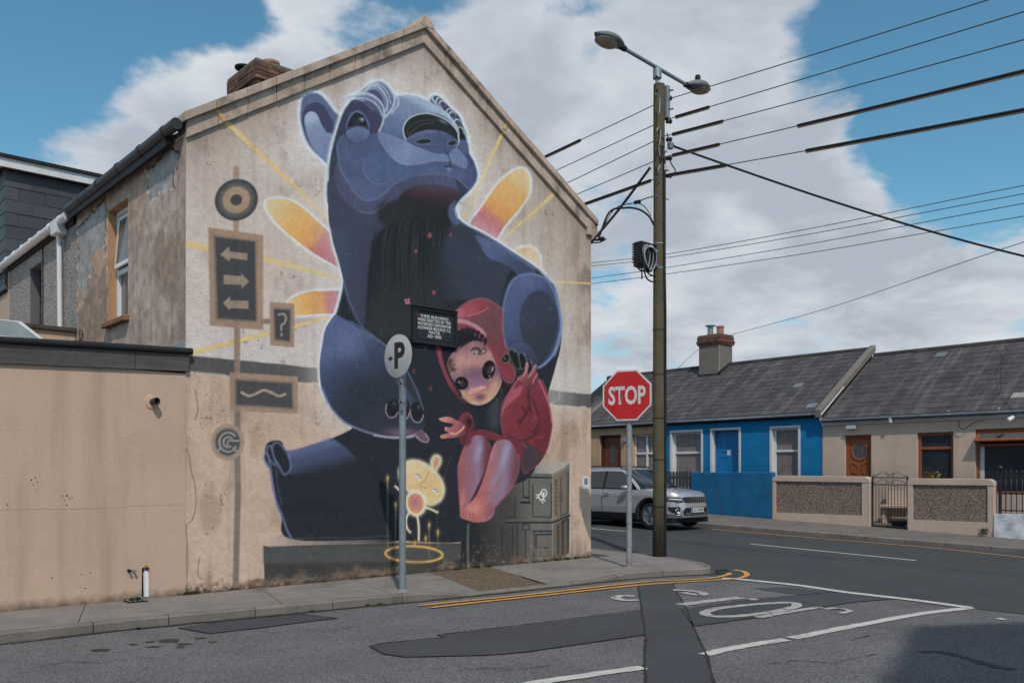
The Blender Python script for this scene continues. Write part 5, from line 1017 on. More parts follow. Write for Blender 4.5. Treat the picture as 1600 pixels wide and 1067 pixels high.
# corner bay
cp = [at(s)[0] + at(s)[1] * .125 for s in np.linspace(0, acc[-1], 400)]
cp = [p for p in cp if (p.x > 4.44 and p.y < .5) or p.y >= .5]
poly = [(4.93,.02)] + [(p.x, p.y) for p in cp] + [(7.2,18),(7.2,.02)]
import bmesh
bm = bmesh.new(); vs = [bm.verts.new((x, y, pz(x, y) if y < 0 else 0)) for x, y in poly]; f = bm.faces.new(vs); bmesh.ops.triangulate(bm, faces=[f]); bmesh.ops.recalc_face_normals(bm, faces=bm.faces)
if bm.faces[:][0].normal.z < 0: bmesh.ops.reverse_faces(bm, faces=bm.faces)
me = bpy.data.meshes.new('concrete_bay'); bm.to_mesh(me); bm.free(); mobj('concrete_bay', me, M_conc, pav)
# block paving in the dropped bay: small blocks, one joined part
M_block = pmat('brown_paving_block', S(124,108,92,.84), rough=.9, var=.25, scale=14, bump=.4, bscale=60, fine=.2)
bk = MB(); nu, nv = 20, 26
for i in range(nu):
    for j in range(nv):
        s0, s1 = (i + .06) / nu, (i + .94) / nu; t0, t1 = (j + .06) / nv, (j + .94) / nv; h = random.uniform(-.003, .003); q = []
        for s, t in ((s0,t0),(s1,t0),(s1,t1),(s0,t1)):
            xw = 3.72 + 1.2 * s; xk = 3.26 + 1.16 * s; yk = kerb_y(xk); x = xw + (xk - xw) * t; y = .02 + (yk - .02) * t; q.append((x, y, pz(x, y) - .012 + h))
        bk.prism(q, (0,0,.012))
bk.build('paving_blocks', M_block, pav, kind='stuff')
# kerb stones
def kerb_run(s0, s1, ln, parent):
    s = s0
    while s < s1:
        e = min(s1, s + ln); n = 4; mb = MB(); top = []; 
        prof = []
        for k in range(n + 1):
            q = s + .006 + (e - s - .012) * k / n; p, nn = at(q); z = pz(p.x, p.y) if p.y < 0 else 0; z += .004
            prof.append([p + Vector((0,0,-.25)), p + Vector((0,0,z - .02)), p + nn * .02 + Vector((0,0,z)), p + nn * .12 + Vector((0,0,z)), p + nn * .12 + Vector((0,0,-.25))])
        vs = [v for r_ in prof for v in r_]; fs = [(k*5+i, k*5+i+1, (k+1)*5+i+1, (k+1)*5+i) for k in range(n) for i in range(4)] + [(0,1,2,3,4), tuple(n*5+i for i in (4,3,2,1,0))]
        mb.add(vs, fs).build('kerb_stone', M_kerb, parent); s = e
kerb_run(6.0, acc[-1] - 8, .93, pav)
# far pavement and kerb
fpav = sheet('far_pavement', [15.86,16.4,17,17.6,18.2,19.3], axis(-40, 60, -14, 28, 1.0, 4), PV, M_farconc)
for k in range(-26, 30):
    y0 = k * .92; y1 = y0 + .905; z0 = PV(15.75, y0) + .004; z1 = PV(15.75, y1) + .004; mb = MB()
    a = [(15.73,0,-.3),(15.73,0,-.02),(15.755,0,0),(15.858,0,0),(15.858,0,-.3)]
    mb.add([(x, y0, z0 + z) for x, _, z in a] + [(x, y1, z1 + z) for x, _, z in a], [(i, i+1, i+6, i+5) for i in range(4)] + [(0,1,2,3,4),(9,8,7,6,5)]); mb.build('kerb_stone', M_kerb, fpav)

# ------------------------------------------------------------------ road markings and patches (draped 4 mm sheets)
def resample(pts, step):
    out = [pts[0]]
    for a, b in zip(pts, pts[1:]):
        n = max(1, int((b - a).length / step))
        for k in range(1, n + 1): out.append(a.lerp(b, k / n))
    return out
def strip(px, w, name, mat, parent, dz=.008, wob=.004, smooth_=True, f=G, step=.18):
    pts = [ground(u, v, f) for u, v in px]; pts = catmull(pts, 6) if (smooth_ and len(pts) > 2) else pts
    pts = resample([Vector((p.x, p.y, 0)) for p in pts], step); mb = MB(); vs = []; n = len(pts)
    for i, p in enumerate(pts):
        d = (pts[min(i+1, n-1)] - pts[max(i-1, 0)]).normalized(); nn = Vector((-d.y, d.x, 0))
        for sgn in (1, -1):
            q = p + nn * sgn * (w / 2 + random.uniform(-wob, wob)); vs.append((q.x, q.y, f(q.x, q.y) + dz))
    mb.add(vs, [(2*i, 2*i+1, 2*i+3, 2*i+2) for i in range(n-1)]); o = mb.build(name, mat, parent, fixn=False)
    me = o.data
    if me.polygons[0].normal.z < 0: me.flip_normals()
    return o
def flat_poly(px, name, mat, parent, dz, wob=.012, f=G):
    pts = [ground(u, v, f) for u, v in px]; pts = resample([Vector((p.x, p.y, 0)) for p in pts + pts[:1]], .12)[:-1]
    bm = bmesh.new(); vs = []
    for p in pts:
        q = p + Vector((random.uniform(-wob, wob), random.uniform(-wob, wob), 0)); vs.append(bm.verts.new((q.x, q.y, f(q.x, q.y) + dz)))
    fc_ = bm.faces.new(vs); bmesh.ops.triangulate(bm, faces=[fc_]); bmesh.ops.recalc_face_normals(bm, faces=bm.faces)
    if sum(t.normal.z for t in bm.faces) < 0: bmesh.ops.reverse_faces(bm, faces=bm.faces)
    me = bpy.data.meshes.new(name); bm.to_mesh(me); bm.free(); return mobj(name, me, mat, parent)
def zp(x0, y0, s, pts): return [(x0 + x / s, y0 + y / s) for x, y in pts]
q5 = lambda pts: zp(600, 860, 2.667, pts); q6 = lambda pts: zp(1000, 800, 2.667, pts); q8 = lambda pts: zp(0, 850, 2.5, pts)
flat_poly(q5([(1060,152),(1130,142),(1205,138),(1215,165),(1240,205),(1262,250),(1290,320),(1345,440),(1375,552),(1440,800),(1090,800),(1090,552),(1085,480),(1090,352),(1075,260),(1068,200)]), 'asphalt_trench', M_patch, side, .006)
flat_poly([(578,1010),(600,1005),(640,1001),(695,996),(684,992),(760,983),(850,972),(1003,953),(1009,992),(930,1003),(820,1019),(760,1024),(700,1025),(634,1027),(600,1022)], 'asphalt_patch', M_patch, side, .0045)
flat_poly(q6([(172,408),(260,392),(470,365),(640,348),(870,332),(1065,362),(900,375),(720,402),(480,440),(225,476)]), 'asphalt_patch', M_patch, side, .0045)
flat_poly(q6([(465,318),(600,312),(800,332),(660,345)]), 'asphalt_patch', M_patch, side, .0035)
flat_poly(q8([(700,328),(880,300),(1185,275),(1320,290),(1180,306),(1000,330),(820,350)]), 'asphalt_patch', M_patch, side, .0045)
M_seam = asphalt('tar_seam', S(58,57,58,.84), .15)
def seam(px, w=.022, wob=.008, closed=True):
    strip(px + px[:1] if closed else px, w, 'tar_seam', M_seam, side, .0075, wob, smooth_=False, step=.09)
seam(q5([(1060,152),(1068,200),(1075,260),(1090,352),(1085,480),(1090,552),(1090,700)]), closed=False); seam(q5([(1205,138),(1215,165),(1240,205),(1262,250),(1290,320),(1345,440),(1375,552),(1410,690)]), closed=False)
seam([(1003,953),(850,972),(760,983),(684,992),(695,996),(640,1001),(600,1005),(578,1010),(600,1022),(634,1027),(700,1025),(760,1024),(820,1019),(930,1003),(1007,992)], closed=False)
seam(q6([(172,408),(260,392),(470,365),(640,348),(870,332),(1065,362),(900,375),(720,402),(480,440),(225,476)])); seam(q8([(700,328),(880,300),(1185,275),(1320,290),(1180,306),(1000,330),(820,350)]))
for ck in ([(60,1040),(110,1034),(160,1036),(215,1028),(260,1030)], [(700,1050),(760,1044),(800,1047),(860,1040)], [(1180,1040),(1240,1032),(1300,1036),(1370,1022)], [(420,990),(470,984),(510,986),(560,978)], [(1330,1000),(1370,990),(1420,992)]):
    seam(ck, .009, .006, False)
gk = [at(q)[0] - at(q)[1] * .045 for q in np.linspace(8, 27, 120)]
gd_ = MB(); n_ = len(gk)
for i_, p in enumerate(gk):
    w0 = .02 + .03 * random.random(); nn = at(np.linspace(8, 27, 120)[i_])[1]
    for q in (p + nn * .05, p - nn * w0): gd_.v.append((q.x, q.y, G(q.x, q.y) + .0065))
gd_.f = [(2*i_, 2*i_+1, 2*i_+3, 2*i_+2) for i_ in range(n_ - 1)]; gd_.build('gutter_dirt', worn('gutter_dirt', S(64,60,54), S(104,100,94), .7, .5, .62, 6), side, fixn=True)
for px in ([(355,412),(395,407),(432,410),(420,418),(365,420)], [(615,376),(660,369),(705,372),(690,383),(625,384)], [(495,390),(530,387),(545,391),(515,396)], [(560,400),(600,396),(640,398),(590,404)], [(690,388),(730,385),(760,390),(700,396)], [(755,366),(800,363),(812,367),(765,371)], [(680,400),(715,398),(725,403),(690,405)], [(810,380),(845,378),(850,382),(815,384)], [(565,380),(600,377),(605,383),(570,385)]):
    flat_poly(q8(px), 'oil_stain', M_stain, side, .0025, .01)
strip(q6([(1170,584),(1230,580),(1300,592),(1390,615),(1470,640),(1560,656)]), .10, 'tar_smear', asphalt('dark_tar', S(78,78,80,.84), .25), side, .0025, .03, step=.05)
strip([(1128,904),(1150,905),(1240,914),(1322,925.6),(1420,937),(1517,950)], .16, 'stop_line', M_lineW, mainr, .010)
strip(q6([(268,595),(330,580),(420,562),(520,545),(610,532)]), .13, 'centre_line', M_lineW, side, .007, .008); strip(q6([(632,527),(720,510),(830,487),(1000,455),(1200,420),(1380,400)]), .13, 'centre_line', M_lineW, side, .007, .008)
strip([(760,1083),(840,1067),(920,1055),(1005,1043)], .13, 'centre_line', M_lineW, side, .007, .008)
strip(q5([(145,232),(300,216),(600,186),(850,158),(1100,131),(1260,124),(1350,118),(1410,108),(1440,98),(1415,92)]), .085, 'yellow_line', M_lineY, side, .012)
strip(q5([(195,240),(400,217),(700,185),(900,163),(1100,143),(1260,132),(1400,124),(1480,117),(1512,104),(1500,90),(1460,82)]), .085, 'yellow_line', M_lineY, side, .012)
strip([(1172.5,850),(1431,876)], .10, 'lane_line', M_lineW, mainr, .010, smooth_=False); strip([(905,824),(984,831)], .10, 'lane_line', M_lineW, mainr, .010, smooth_=False)
strip(q6([(300,72),(700,106),(1200,148),(1600,190),(1700,200)]), .08, 'kerb_line', M_lineY, mainr, .010)
for px in ([(1062,208),(1010,209),(972,202),(968,196),(990,190),(1045,191)], [(1205,166),(1250,167),(1300,172),(1332,180),(1318,187),(1275,181),(1250,176)], [(1235,228),(1310,218),(1400,207),(1490,197)], [(1522,205),(1558,205)]): strip(q5(px), .13 if len(px) != 4 else .18, 'road_lettering', M_lineWw, side, .0095, .006, step=.06)
strip(q6([(272,418),(330,402),(480,386),(600,379),(648,382),(645,396),(560,416),(440,432),(330,437),(275,428),(272,418)]), .125, 'road_lettering', M_lineWw, side, .0095, .006, step=.06)
strip(q6([(490,441),(580,425),(680,408),(752,398)]), .11, 'road_lettering', M_lineWw, side, .0095, .008, step=.06); strip(q6([(770,406),(820,402),(872,412),(840,424)]), .08, 'road_lettering', M_lineWw, side, .0095, .01, step=.06)
strip(q6([(1490,444),(1518,450)]), .09, 'paint_scrap', M_lineW, side, .009, .01)
# road gully beside the corner kerb
gc = ground(1137, 897.5); gl_ = tag(bpy.data.objects.new('road_gully', None), 'cast iron slotted gully grate in the road beside the corner kerb', 'gully'); col.objects.link(gl_); gl_.location = gc
gp = [ground(u, v) for u, v in q5([(1380,84),(1424,78),(1440,92),(1388,101)])]
cx_ = sum((p for p in gp), Vector()) / 4; gz_ = G(cx_.x, cx_.y)
MB().prism([(p.x, p.y, gz_ + .006) for p in gp], (0,0,.002)).build('pit', M_dark, gl_)
for k in range(7):
    t = k / 6; a = gp[0].lerp(gp[3], t); b = gp[1].lerp(gp[2], t); d = Vector((b.x - a.x, b.y - a.y, 0)); n_ = Vector((-d.y, d.x, 0)).normalized() * .018
    MB().prism([(a.x - n_.x, a.y - n_.y, gz_ + .0085), (b.x - n_.x, b.y - n_.y, gz_ + .0085), (b.x + n_.x, b.y + n_.y, gz_ + .0085), (a.x + n_.x, a.y + n_.y, gz_ + .0085)], (0,0,.004)).build('bar', M_metaldark, gl_)
dg_ = on_y(213, 940, -.2); o = MB().box((dg_.x-.11,-.27,.002),(dg_.x+.11,-.08,.012)).build('drain_grate', M_metaldark); tag(o, 'small dark drain grate in the pavement under the beige wall', 'drain')
for k in range(4): MB().box((dg_.x-.09+.055*k,-.255,.0125),(dg_.x-.07+.055*k,-.095,.018)).build('bar', M_galv, o)
# weeds along the foot of the wall
M_weed = pmat('weed_leaf', S(86,104,52,.7), rough=.7, var=.3, scale=20, rnd=.2)
wd = MB()
def weed(x, y, z, n, h):
    for i in range(n):
        a = random.uniform(0, 6.28); l = h * random.uniform(.5, 1.1); w = l * .22; b = Vector((x + random.gauss(0, h * .7), y - abs(random.gauss(0, h * .3)), z)); t = b + Vector((math.cos(a) * l * .7, -abs(math.sin(a)) * l * .5, l * .8)); s = Vector((-math.sin(a), math.cos(a), 0)) * w; m_ = b.lerp(t, .55) + Vector((0,0,l*.15))
        wd.add([b, m_ + s, t, m_ - s], [(0,1,2,3)])
for u_, n_, h_ in ((298,46,.055),(290,20,.05),(713,26,.05),(745,40,.06),(763,30,.05),(835,20,.04),(850,24,.05),(870,40,.06),(885,40,.06),(900,30,.05),(915,24,.04),(640,14,.05),(585,14,.04),(560,12,.04),(505,14,.04),(690,12,.04)):
    weed(on_y(u_, 900, -.01).x, -.012, 0, n_, h_)
weed(dg_.x, -.17, .01, 34, .06); weed(at(9.2)[0].x, at(9.2)[0].y, -.09, 10, .05)
for u_, v_ in ((486,956),(575,947),(593,945),(612,942)): p = ground(u_, v_); weed(p.x, p.y, -.1, 16, .045)
wdo = wd.build('wall_weeds', M_weed, None, kind='stuff', fixn=False); tag(wdo, 'small green weeds growing along the foot of the mural wall', 'weeds')
lt = MB()
for k in range(150):
    x = random.uniform(-3, 7); y = random.uniform(-.5, -.03) if random.random() < .5 else random.uniform(-1.6,-.03); s = random.uniform(.006,.016); a = random.uniform(0,6.28); z = pz(x, y) + .004
    lt.add([(x+s*math.cos(a),y+s*math.sin(a),z),(x-s*math.sin(a),y+s*math.cos(a),z+.004),(x-s*math.cos(a),y-s*math.sin(a),z),(x+s*math.sin(a),y-s*math.cos(a),z+.002)], [(0,1,2,3)])
lto = lt.build('litter_specks', pmat('pale_litter', S(190,184,172), var=.4, scale=30), None, kind='stuff', fixn=False); tag(lto, 'pale specks of litter and droppings on the pavement', 'litter')

# ------------------------------------------------------------------ parking sign
ps = ground(629, 923, lambda x, y: 0.0); z0 = pz(ps.x, ps.y)
pk_ = thing('parking_sign', (ps.x, ps.y, z0), 'round grey parking sign with black P on galvanised pole before the mural', 'sign')
dep = (ps - CAM).dot(FW); dz_ = on_y(628, 557, ps.y); zc_ = dz_.z
MB().lathe((ps.x, ps.y, z0 - .1), (0,0,1), [(0,.045),(zc_+.1+.2-z0,.045),(zc_+.1+.205-z0,.03)], 20).build('pole', M_galv, pk_, auto=40)
MB().lathe((ps.x, ps.y, z0 - .01), (0,0,1), [(0,.075),(.012,.07),(.03,.05)], 16).build('pole_collar', M_conc, pk_, auto=40)
na = R(-176); nrm = Vector((math.cos(na), math.sin(na), 0)); sid = Vector((-nrm.y, nrm.x, 0))    # sid points to the reader's right
ctr = Vector((ps.x, ps.y, zc_)) + nrm * .075; rad = .275
Mpl = pmat('sign_grey_face', S(176,182,184), rough=.5, var=.07, scale=4, streak=S(140,140,138), streak_amt=.3, spec=.3)
MB().lathe(ctr, nrm, [(-.008,rad-.004),(-.006,rad),(.004,rad),(.006,rad-.004)], 48).build('sign_disc', Mpl, pk_, auto=40)
rotm = Matrix((sid, Vector((0,0,1)), nrm)).transposed().to_4x4()
M_blackp = pmat('black_sign_print', S(40,42,46), rough=.5, var=.1)
me = text_mesh('P', .44, offset=.018, sx=.95); me.transform(Matrix.Translation(ctr + nrm * .0075 + sid * .03 + Vector((0,0,-.01))) @ rotm); mobj('letter', me, M_blackp, pk_)
ar = MB(); 
def onsign(x, z): return ctr + nrm * .008 + sid * x + Vector((0,0,z))
ar.prism([onsign(-.19,-.02), onsign(-.14,.02), onsign(-.14,-.005), onsign(-.10,-.005), onsign(-.10,-.035), onsign(-.14,-.035), onsign(-.14,-.06)], nrm * .001); ar.build('arrow_mark', M_blackp, pk_)
bkx = Vector((ps.x, ps.y, 0)) - nrm * 0.0
MB().obox(Vector((ps.x, ps.y, zc_ - .47)) + nrm * .055 + sid * .055, nrm * .012, sid * .018, (0,0,.22)).build('back_channel', M_galv, pk_)
for z_ in (zc_ - .36, zc_ - .60): MB().lathe((ps.x, ps.y, z_), (0,0,1), [(0,.05),(.004,.054),(.016,.054),(.02,.05)], 18).build('clamp_band', M_galv, pk_, auto=40); MB().obox(Vector((ps.x, ps.y, z_ + .01)) + nrm * .05 + sid * .05, nrm * .02, sid * .02, (0,0,.012)).build('clamp_bolt', M_metaldark, pk_)

# ------------------------------------------------------------------ stop sign
sp = ground(983, 886, lambda x, y: 0.0); depth = (sp - CAM).dot(FW)
st = thing('stop_sign', (sp.x, sp.y, 0), 'red octagonal STOP sign with white border on a rust stained pole', 'sign')
zc_ = CAM.z + (HORIZON - 618) * depth / FPX
M_rustpole = pmat('rust_stained_pole', S(150,158,164), rough=.6, var=.14, scale=5, metal=.3, spots=S(128,86,66), spot_amt=.75, spot_scale=4, spot_lo=.5, spot_hi=.66)
MB().lathe((sp.x, sp.y, -.1), (0,0,1), [(0,.045),(zc_+.3,.045),(zc_+.305,.03)], 20).build('pole', M_rustpole, st, auto=40)
MB().lathe((sp.x, sp.y, -.01), (0,0,1), [(0,.09),(.012,.085),(.03,.05)], 14).build('pole_collar', M_conc, st, auto=40)
na = R(-157); nrm = Vector((math.cos(na), math.sin(na), 0)); sid = Vector((-nrm.y, nrm.x, 0)); ctr = Vector((sp.x, sp.y, zc_)) + nrm * .07 - sid * .015
rotm = Matrix((sid, Vector((0,0,1)), nrm)).transposed().to_4x4()
M_red = pmat('red_sign_face', S(196,34,40), rough=.45, var=.08, scale=3, streak=S(150,70,50), streak_amt=.35, streak_scale=(9,9,1.2), spec=.35); M_wf = pmat('white_sign_face', S(206,208,208), rough=.5, var=.08, scale=4, streak=S(170,160,150), streak_amt=.3)
def octa(r, d): return [ctr + nrm * d + sid * (r * math.cos(R(22.5 + 45 * k)) / math.cos(R(22.5))) + Vector((0,0, r * math.sin(R(22.5 + 45 * k)) / math.cos(R(22.5)))) for k in range(8)]
MB().prism(octa(.405, -.006), nrm * .012).build('sign_plate', M_wf, st, bevel=.003); MB().prism(octa(.378, .0065), nrm * .0015).build('red_face', M_red, st)
me = text_mesh('STOP', .40, offset=.012); bb = [v.co.x for v in me.vertices]; hh = [v.co.y for v in me.vertices]
me.transform(Matrix.Diagonal((.62 / (max(bb) - min(bb)), .30 / (max(hh) - min(hh)), 1, 1)))
cyy = (max(v.co.y for v in me.vertices) + min(v.co.y for v in me.vertices)) / 2
me.transform(Matrix.Translation(ctr + nrm * .0092 + Vector((0,0,-cyy))) @ rotm); mobj('lettering', me, M_wf, st)
MB().obox(ctr - nrm * .015, nrm * .008, sid * .3, (0,0,.02)).build('back_rail', M_galv, st)
for z_ in (zc_ - .2, zc_ + .2): MB().lathe((sp.x, sp.y, z_), (0,0,1), [(0,.05),(.004,.054),(.026,.054),(.03,.05)], 18).build('clamp_band', M_galv, st, auto=40)

# ------------------------------------------------------------------ terraced cottages across the main road
FX = 19.2; RX = 22.2
M_blue = pmat('blue_masonry_paint', S(26,122,176,.98), rough=.85, var=.14, spots=S(70,120,150), spot_amt=.35, spot_scale=1.4, scale=1.5, bump=.45, bscale=40, streak=S(14,96,146), streak_amt=.3, streak_scale=(2,2,.4), fine=.06, fine_scale=60, spec=.2)
M_bluew = pmat('blue_wall_paint', S(30,108,156,.95), rough=.85, var=.14, spots=S(70,104,130), spot_amt=.5, spot_scale=2.2, foot=(S(56,62,70), .1, .45, .6, (4,4,4)), scale=2, bump=.8, bscale=30, bdist=.03, streak=S(58,72,92), streak_amt=.55, streak_scale=(3,3,.4), spec=.2)
M_bluedoor = pmat('blue_door_paint', S(18,124,186,.95), rough=.4, var=.05, spec=.4)
M_taupe = pmat('taupe_render', S(186,166,152,1.2), rough=.9, var=.07, scale=1.2, bump=.3, bscale=50, streak=S(142,128,120), streak_amt=.25, streak_scale=(3,3,.35), fine=.05, spec=.15)
M_taupe2 = pmat('ochre_render', S(178,150,122,1.1), rough=.9, var=.08, scale=1.2, bump=.3, bscale=50, streak=S(136,112,92), streak_amt=.3, spec=.15)
M_trim = pmat('white_trim_paint', S(214,214,214), rough=.6, var=.06, scale=4, streak=S(160,158,154), streak_amt=.3, streak_scale=(8,8,.8))
M_gut = pmat('grey_gutter', S(196,200,204), rough=.5, var=.1, scale=4, streak=S(120,122,124), streak_amt=.4, streak_scale=(5,2,6))
M_slate = pmat('roof_slate', S(75,72,74,.98), rough=.78, var=.16, scale=2.2, bump=.35, bscale=30, rnd=.2, streak=S(128,123,118), streak_amt=.45, streak_scale=(.3,4,.3), spots=S(58,56,58), spot_amt=.5, spot_scale=.9, spec=.3)
M_slateblue = pmat('replaced_slate', S(112,122,126), rough=.7, var=.1, rnd=.1); M_slatepale = pmat('mortared_slate', S(158,152,144), rough=.9, var=.3, scale=12)
M_ridge = pmat('ridge_tile', S(66,62,60), rough=.9, var=.25, scale=4, bump=.4, bscale=30, rnd=.2)
M_cement = pmat('cement_verge', S(122,116,108), rough=.95, var=.2, scale=3, bump=.5, bscale=30, spots=S(76,72,68), spot_amt=.6, spot_scale=3)
M_net = pmat('net_curtain', S(128,118,116), rough=.35, var=.25, scale=2.5, streak=S(88,80,80), streak_amt=.6, streak_scale=(1,12,.5), spec=.6)
M_wooddoor = pmat('varnished_wood', S(148,88,54), rough=.45, var=.16, scale=4, streak=S(110,60,38), streak_amt=.5, streak_scale=(10,30,1.2), spec=.35)
M_woodred = pmat('dark_red_wood', S(112,58,40), rough=.45, var=.15, scale=4, streak=S(80,40,30), streak_amt=.5, streak_scale=(10,30,1.2))
M_darkglass = glass('dark_window_glass', S(40,50,58)); M_brass = pmat('brass', S(170,140,80), rough=.35, metal=.8)
slate_me = MB().box((-.5,-.5,-.5),(.5,.5,.5)).mesh('slate'); slate_me.materials.append(M_slate)
def set_mat(o, m): o.material_slots[0].link = 'OBJECT'; o.material_slots[0].material = m
def roof_slates(parent, y0, y1, ze, zr, cut=None, rows=14, w=.31):
    ex = FX - .2; L_ = math.hypot(RX - ex, zr - ze); ang = math.atan2(zr - ze, RX - ex); e = L_ / rows
    d = Vector((math.cos(ang), 0, math.sin(ang))); nrm = Vector((-math.sin(ang), 0, math.cos(ang)))
    MB().prism([(ex+.03,y0,ze-.02),(RX,y0,zr-.03),(2*RX-ex,y0,ze-.02),(2*RX-ex,y0,ze-.12),(RX,y0,zr-.14),(ex+.03,y0,ze-.10)], (0,y1-y0,0)).build('roof_deck', M_felt, parent)
    for r_ in range(rows):
        y = y0 - (w / 2 if r_ % 2 else 0)
        while y < y1:
            a = max(y0, y); b = min(y1, y + w); y += w
            if b - a < .05 or (cut and cut(a, b)): continue
            c = Vector((ex, (a+b)/2, ze)) + d * (e * r_ + (e + .08) / 2) + nrm * (.012 + random.uniform(-.002, .004))
            o = mobj('slate', slate_me, None, parent, c, (random.uniform(-.004,.004), -ang + R(1.6) + random.uniform(-.004,.004), random.uniform(-.012,.012)), (e + .08, b - a - .007, .009))
            q = random.random()
            if q < .006: set_mat(o, M_slateblue)
            elif q < .010: set_mat(o, M_slatepale)
    y = y0
    while y < y1 - .02:
        b = min(y1, y + .46); mb = MB(); mb.tube([(RX, y + .004, zr - .03), (RX, b - .004, zr - .03)], .11, 12); mb.build('ridge_tile', M_ridge, parent, auto=50); y = b
def verge(parent, y, ze, zr, w=.2, h=.16):
    ex = FX - .24; MB().prism([(ex,y-w/2,ze-.10),(RX+.1,y-w/2,zr-.05),(RX+.1,y-w/2,zr+h),(ex,y-w/2,ze+h*.8)], (0,w,0)).build('party_parapet', M_cement, parent, bevel=.02)
    MB().prism([(ex+.01,y-w/2-.012,ze-.04),(ex+1.3,y-w/2-.012,ze+.83),(ex+1.3,y-w/2-.012,ze+.87),(ex+.01,y-w/2-.012,ze+.01)], (0,.012,0)).build('mortar_line', M_trim, parent)
def frame_y(mb, x0, x1, y0, y1, z0, z1, t): 
    mb.box((x0,y0,z0),(x1,y0+t,z1)); mb.box((x0,y1-t,z0),(x1,y1,z1)); mb.box((x0,y0+t,z1-t),(x1,y1-t,z1)); mb.box((x0,y0+t,z0),(x1,y1-t,z0+t)); return mb
def window(parent, y0, y1, z0, z1, zt, mat, pane, t=.06, D=.15, mull=None):
    f = MB(); frame_y(f, FX+D-.03, FX+D+.05, y0, y1, z0, z1, t); f.box((FX+D-.035,y0+t,zt-.035),(FX+D+.045,y1-t,zt+.035))
    if mull: f.box((FX+D-.034,mull-.035,z0+t),(FX+D+.044,mull+.035,z1-t))
    o = f.build('window', mat, parent, bevel=.006)
    cols = [(y0+t, mull-.035), (mull+.035, y1-t)] if mull else [(y0+t, y1-t)]
    for a, b in cols:
        MB().box((FX+D+.01,a,z0+t),(FX+D+.016,b,zt-.035)).build('pane', pane, o); MB().box((FX+D+.01,a,zt+.035),(FX+D+.016,b,z1-t)).build('pane', pane, o)
    MB().box((FX-.05,y0-.04,z0-.06),(FX+D,y1+.04,z0-.002)).build('sill', M_trim if mat is M_white else M_taupe, o, bevel=.006)
    MB().box((FX+.3,y0-.1,z0-.1),(FX+.32,y1+.1,z1+.1)).build('room_backing', M_dark, o)
    return o
def surround(parent, y0, y1, z0, z1, w=.065):
    s = MB(); s.box((FX-.025,y0-w,z0),(FX+.002,y0,z1+w)); s.box((FX-.025,y1,z0),(FX+.002,y1+w,z1+w)); s.box((FX-.025,y0,z1),(FX+.002,y1,z1+w))
    D = .155; s.box((FX+.002,y0,z0),(FX+D,y0+.006,z1)); s.box((FX+.002,y1-.006,z0),(FX+D,y1,z1)); s.box((FX+.002,y0+.006,z1-.006),(FX+D,y1-.006,z1)); s.build('opening_surround', M_trim, parent)
def gutter(parent, y0, y1, z, mat, fascia, fmat, step=.9):
    g = MB(); g.tube([(FX-.13,y0,z),(FX-.13,(y0+y1)/2,z-.012),(FX-.13,y1,z)], .062, 12)
    for y_ in np.arange(y0 + .3, y1, step): g.tube([(FX-.13,y_-.02,z),(FX-.13,y_+.02,z)], .07, 12)
    g.build('gutter', mat, parent, auto=45); MB().box((FX-.06,y0,z-fascia),(FX-.002,y1,z+.06)).build('eaves_strip', fmat, parent)

YA, YB, YC = 13.0, 7.9, 2.06
# blue cottage
cb = thing('blue_cottage', (FX+1.5, 5, .3), 'single storey bright blue terraced cottage with white window surrounds and slate roof', 'cottage')
oB = [(6.27,7.46,1.0,2.87),(4.85,5.85,.25,2.88),(2.82,3.70,1.0,2.86)]
wall_with_holes('wall', 'x', FX, FX+.35, YC+.02, YB-.01, -.1, 3.26, oB, M_blue, cb)
for (a, b, c, d) in oB: surround(cb, a, b, c, d)
window(cb, 6.276, 7.454, 1.0, 2.864, 2.19, M_white, M_net); window(cb, 2.826, 3.694, 1.0, 2.854, 2.18, M_white, M_net)
dr = MB().box((FX+.2,4.9,.25),(FX+.25,5.8,2.86)).build('door', M_bluedoor, cb, bevel=.004)
fr = MB(); fr.box((FX+.17,4.856,.25),(FX+.26,4.9,2.874)); fr.box((FX+.17,5.8,.25),(FX+.26,5.844,2.874)); fr.build('door_frame', M_bluedoor, cb)
for a, b, c, d in ((5.0,5.3,.5,1.1),(5.4,5.7,.5,1.1),(5.0,5.3,1.3,2.05),(5.4,5.7,1.3,2.05),(5.0,5.3,2.2,2.7),(5.4,5.7,2.2,2.7)):
    p_ = MB(); frame_y(p_, FX+.188, FX+.2, a, b, c, d, .03); p_.build('panel_moulding', M_bluedoor, dr)
MB().box((FX+.185,5.30,2.08),(FX+.199,5.42,2.24)).build('number_plate', M_trim, dr, bevel=.01); MB().box((FX+.185,5.22,1.17),(FX+.199,5.48,1.24)).build('letter_box', M_galv, dr); MB().lathe((FX+.2,5.02,2.12), (-1,0,0), [(0,.02),(.03,.02),(.03,.035),(.06,.03)], 10).build('door_handle', M_brass, dr)
roof_slates(cb, YC + .1, YB, 3.26, 5.36); gutter(cb, YC + .02, YB, 3.24, M_gut, .12, M_felt)
verge(cb, YC + .02, 3.2, 5.34)
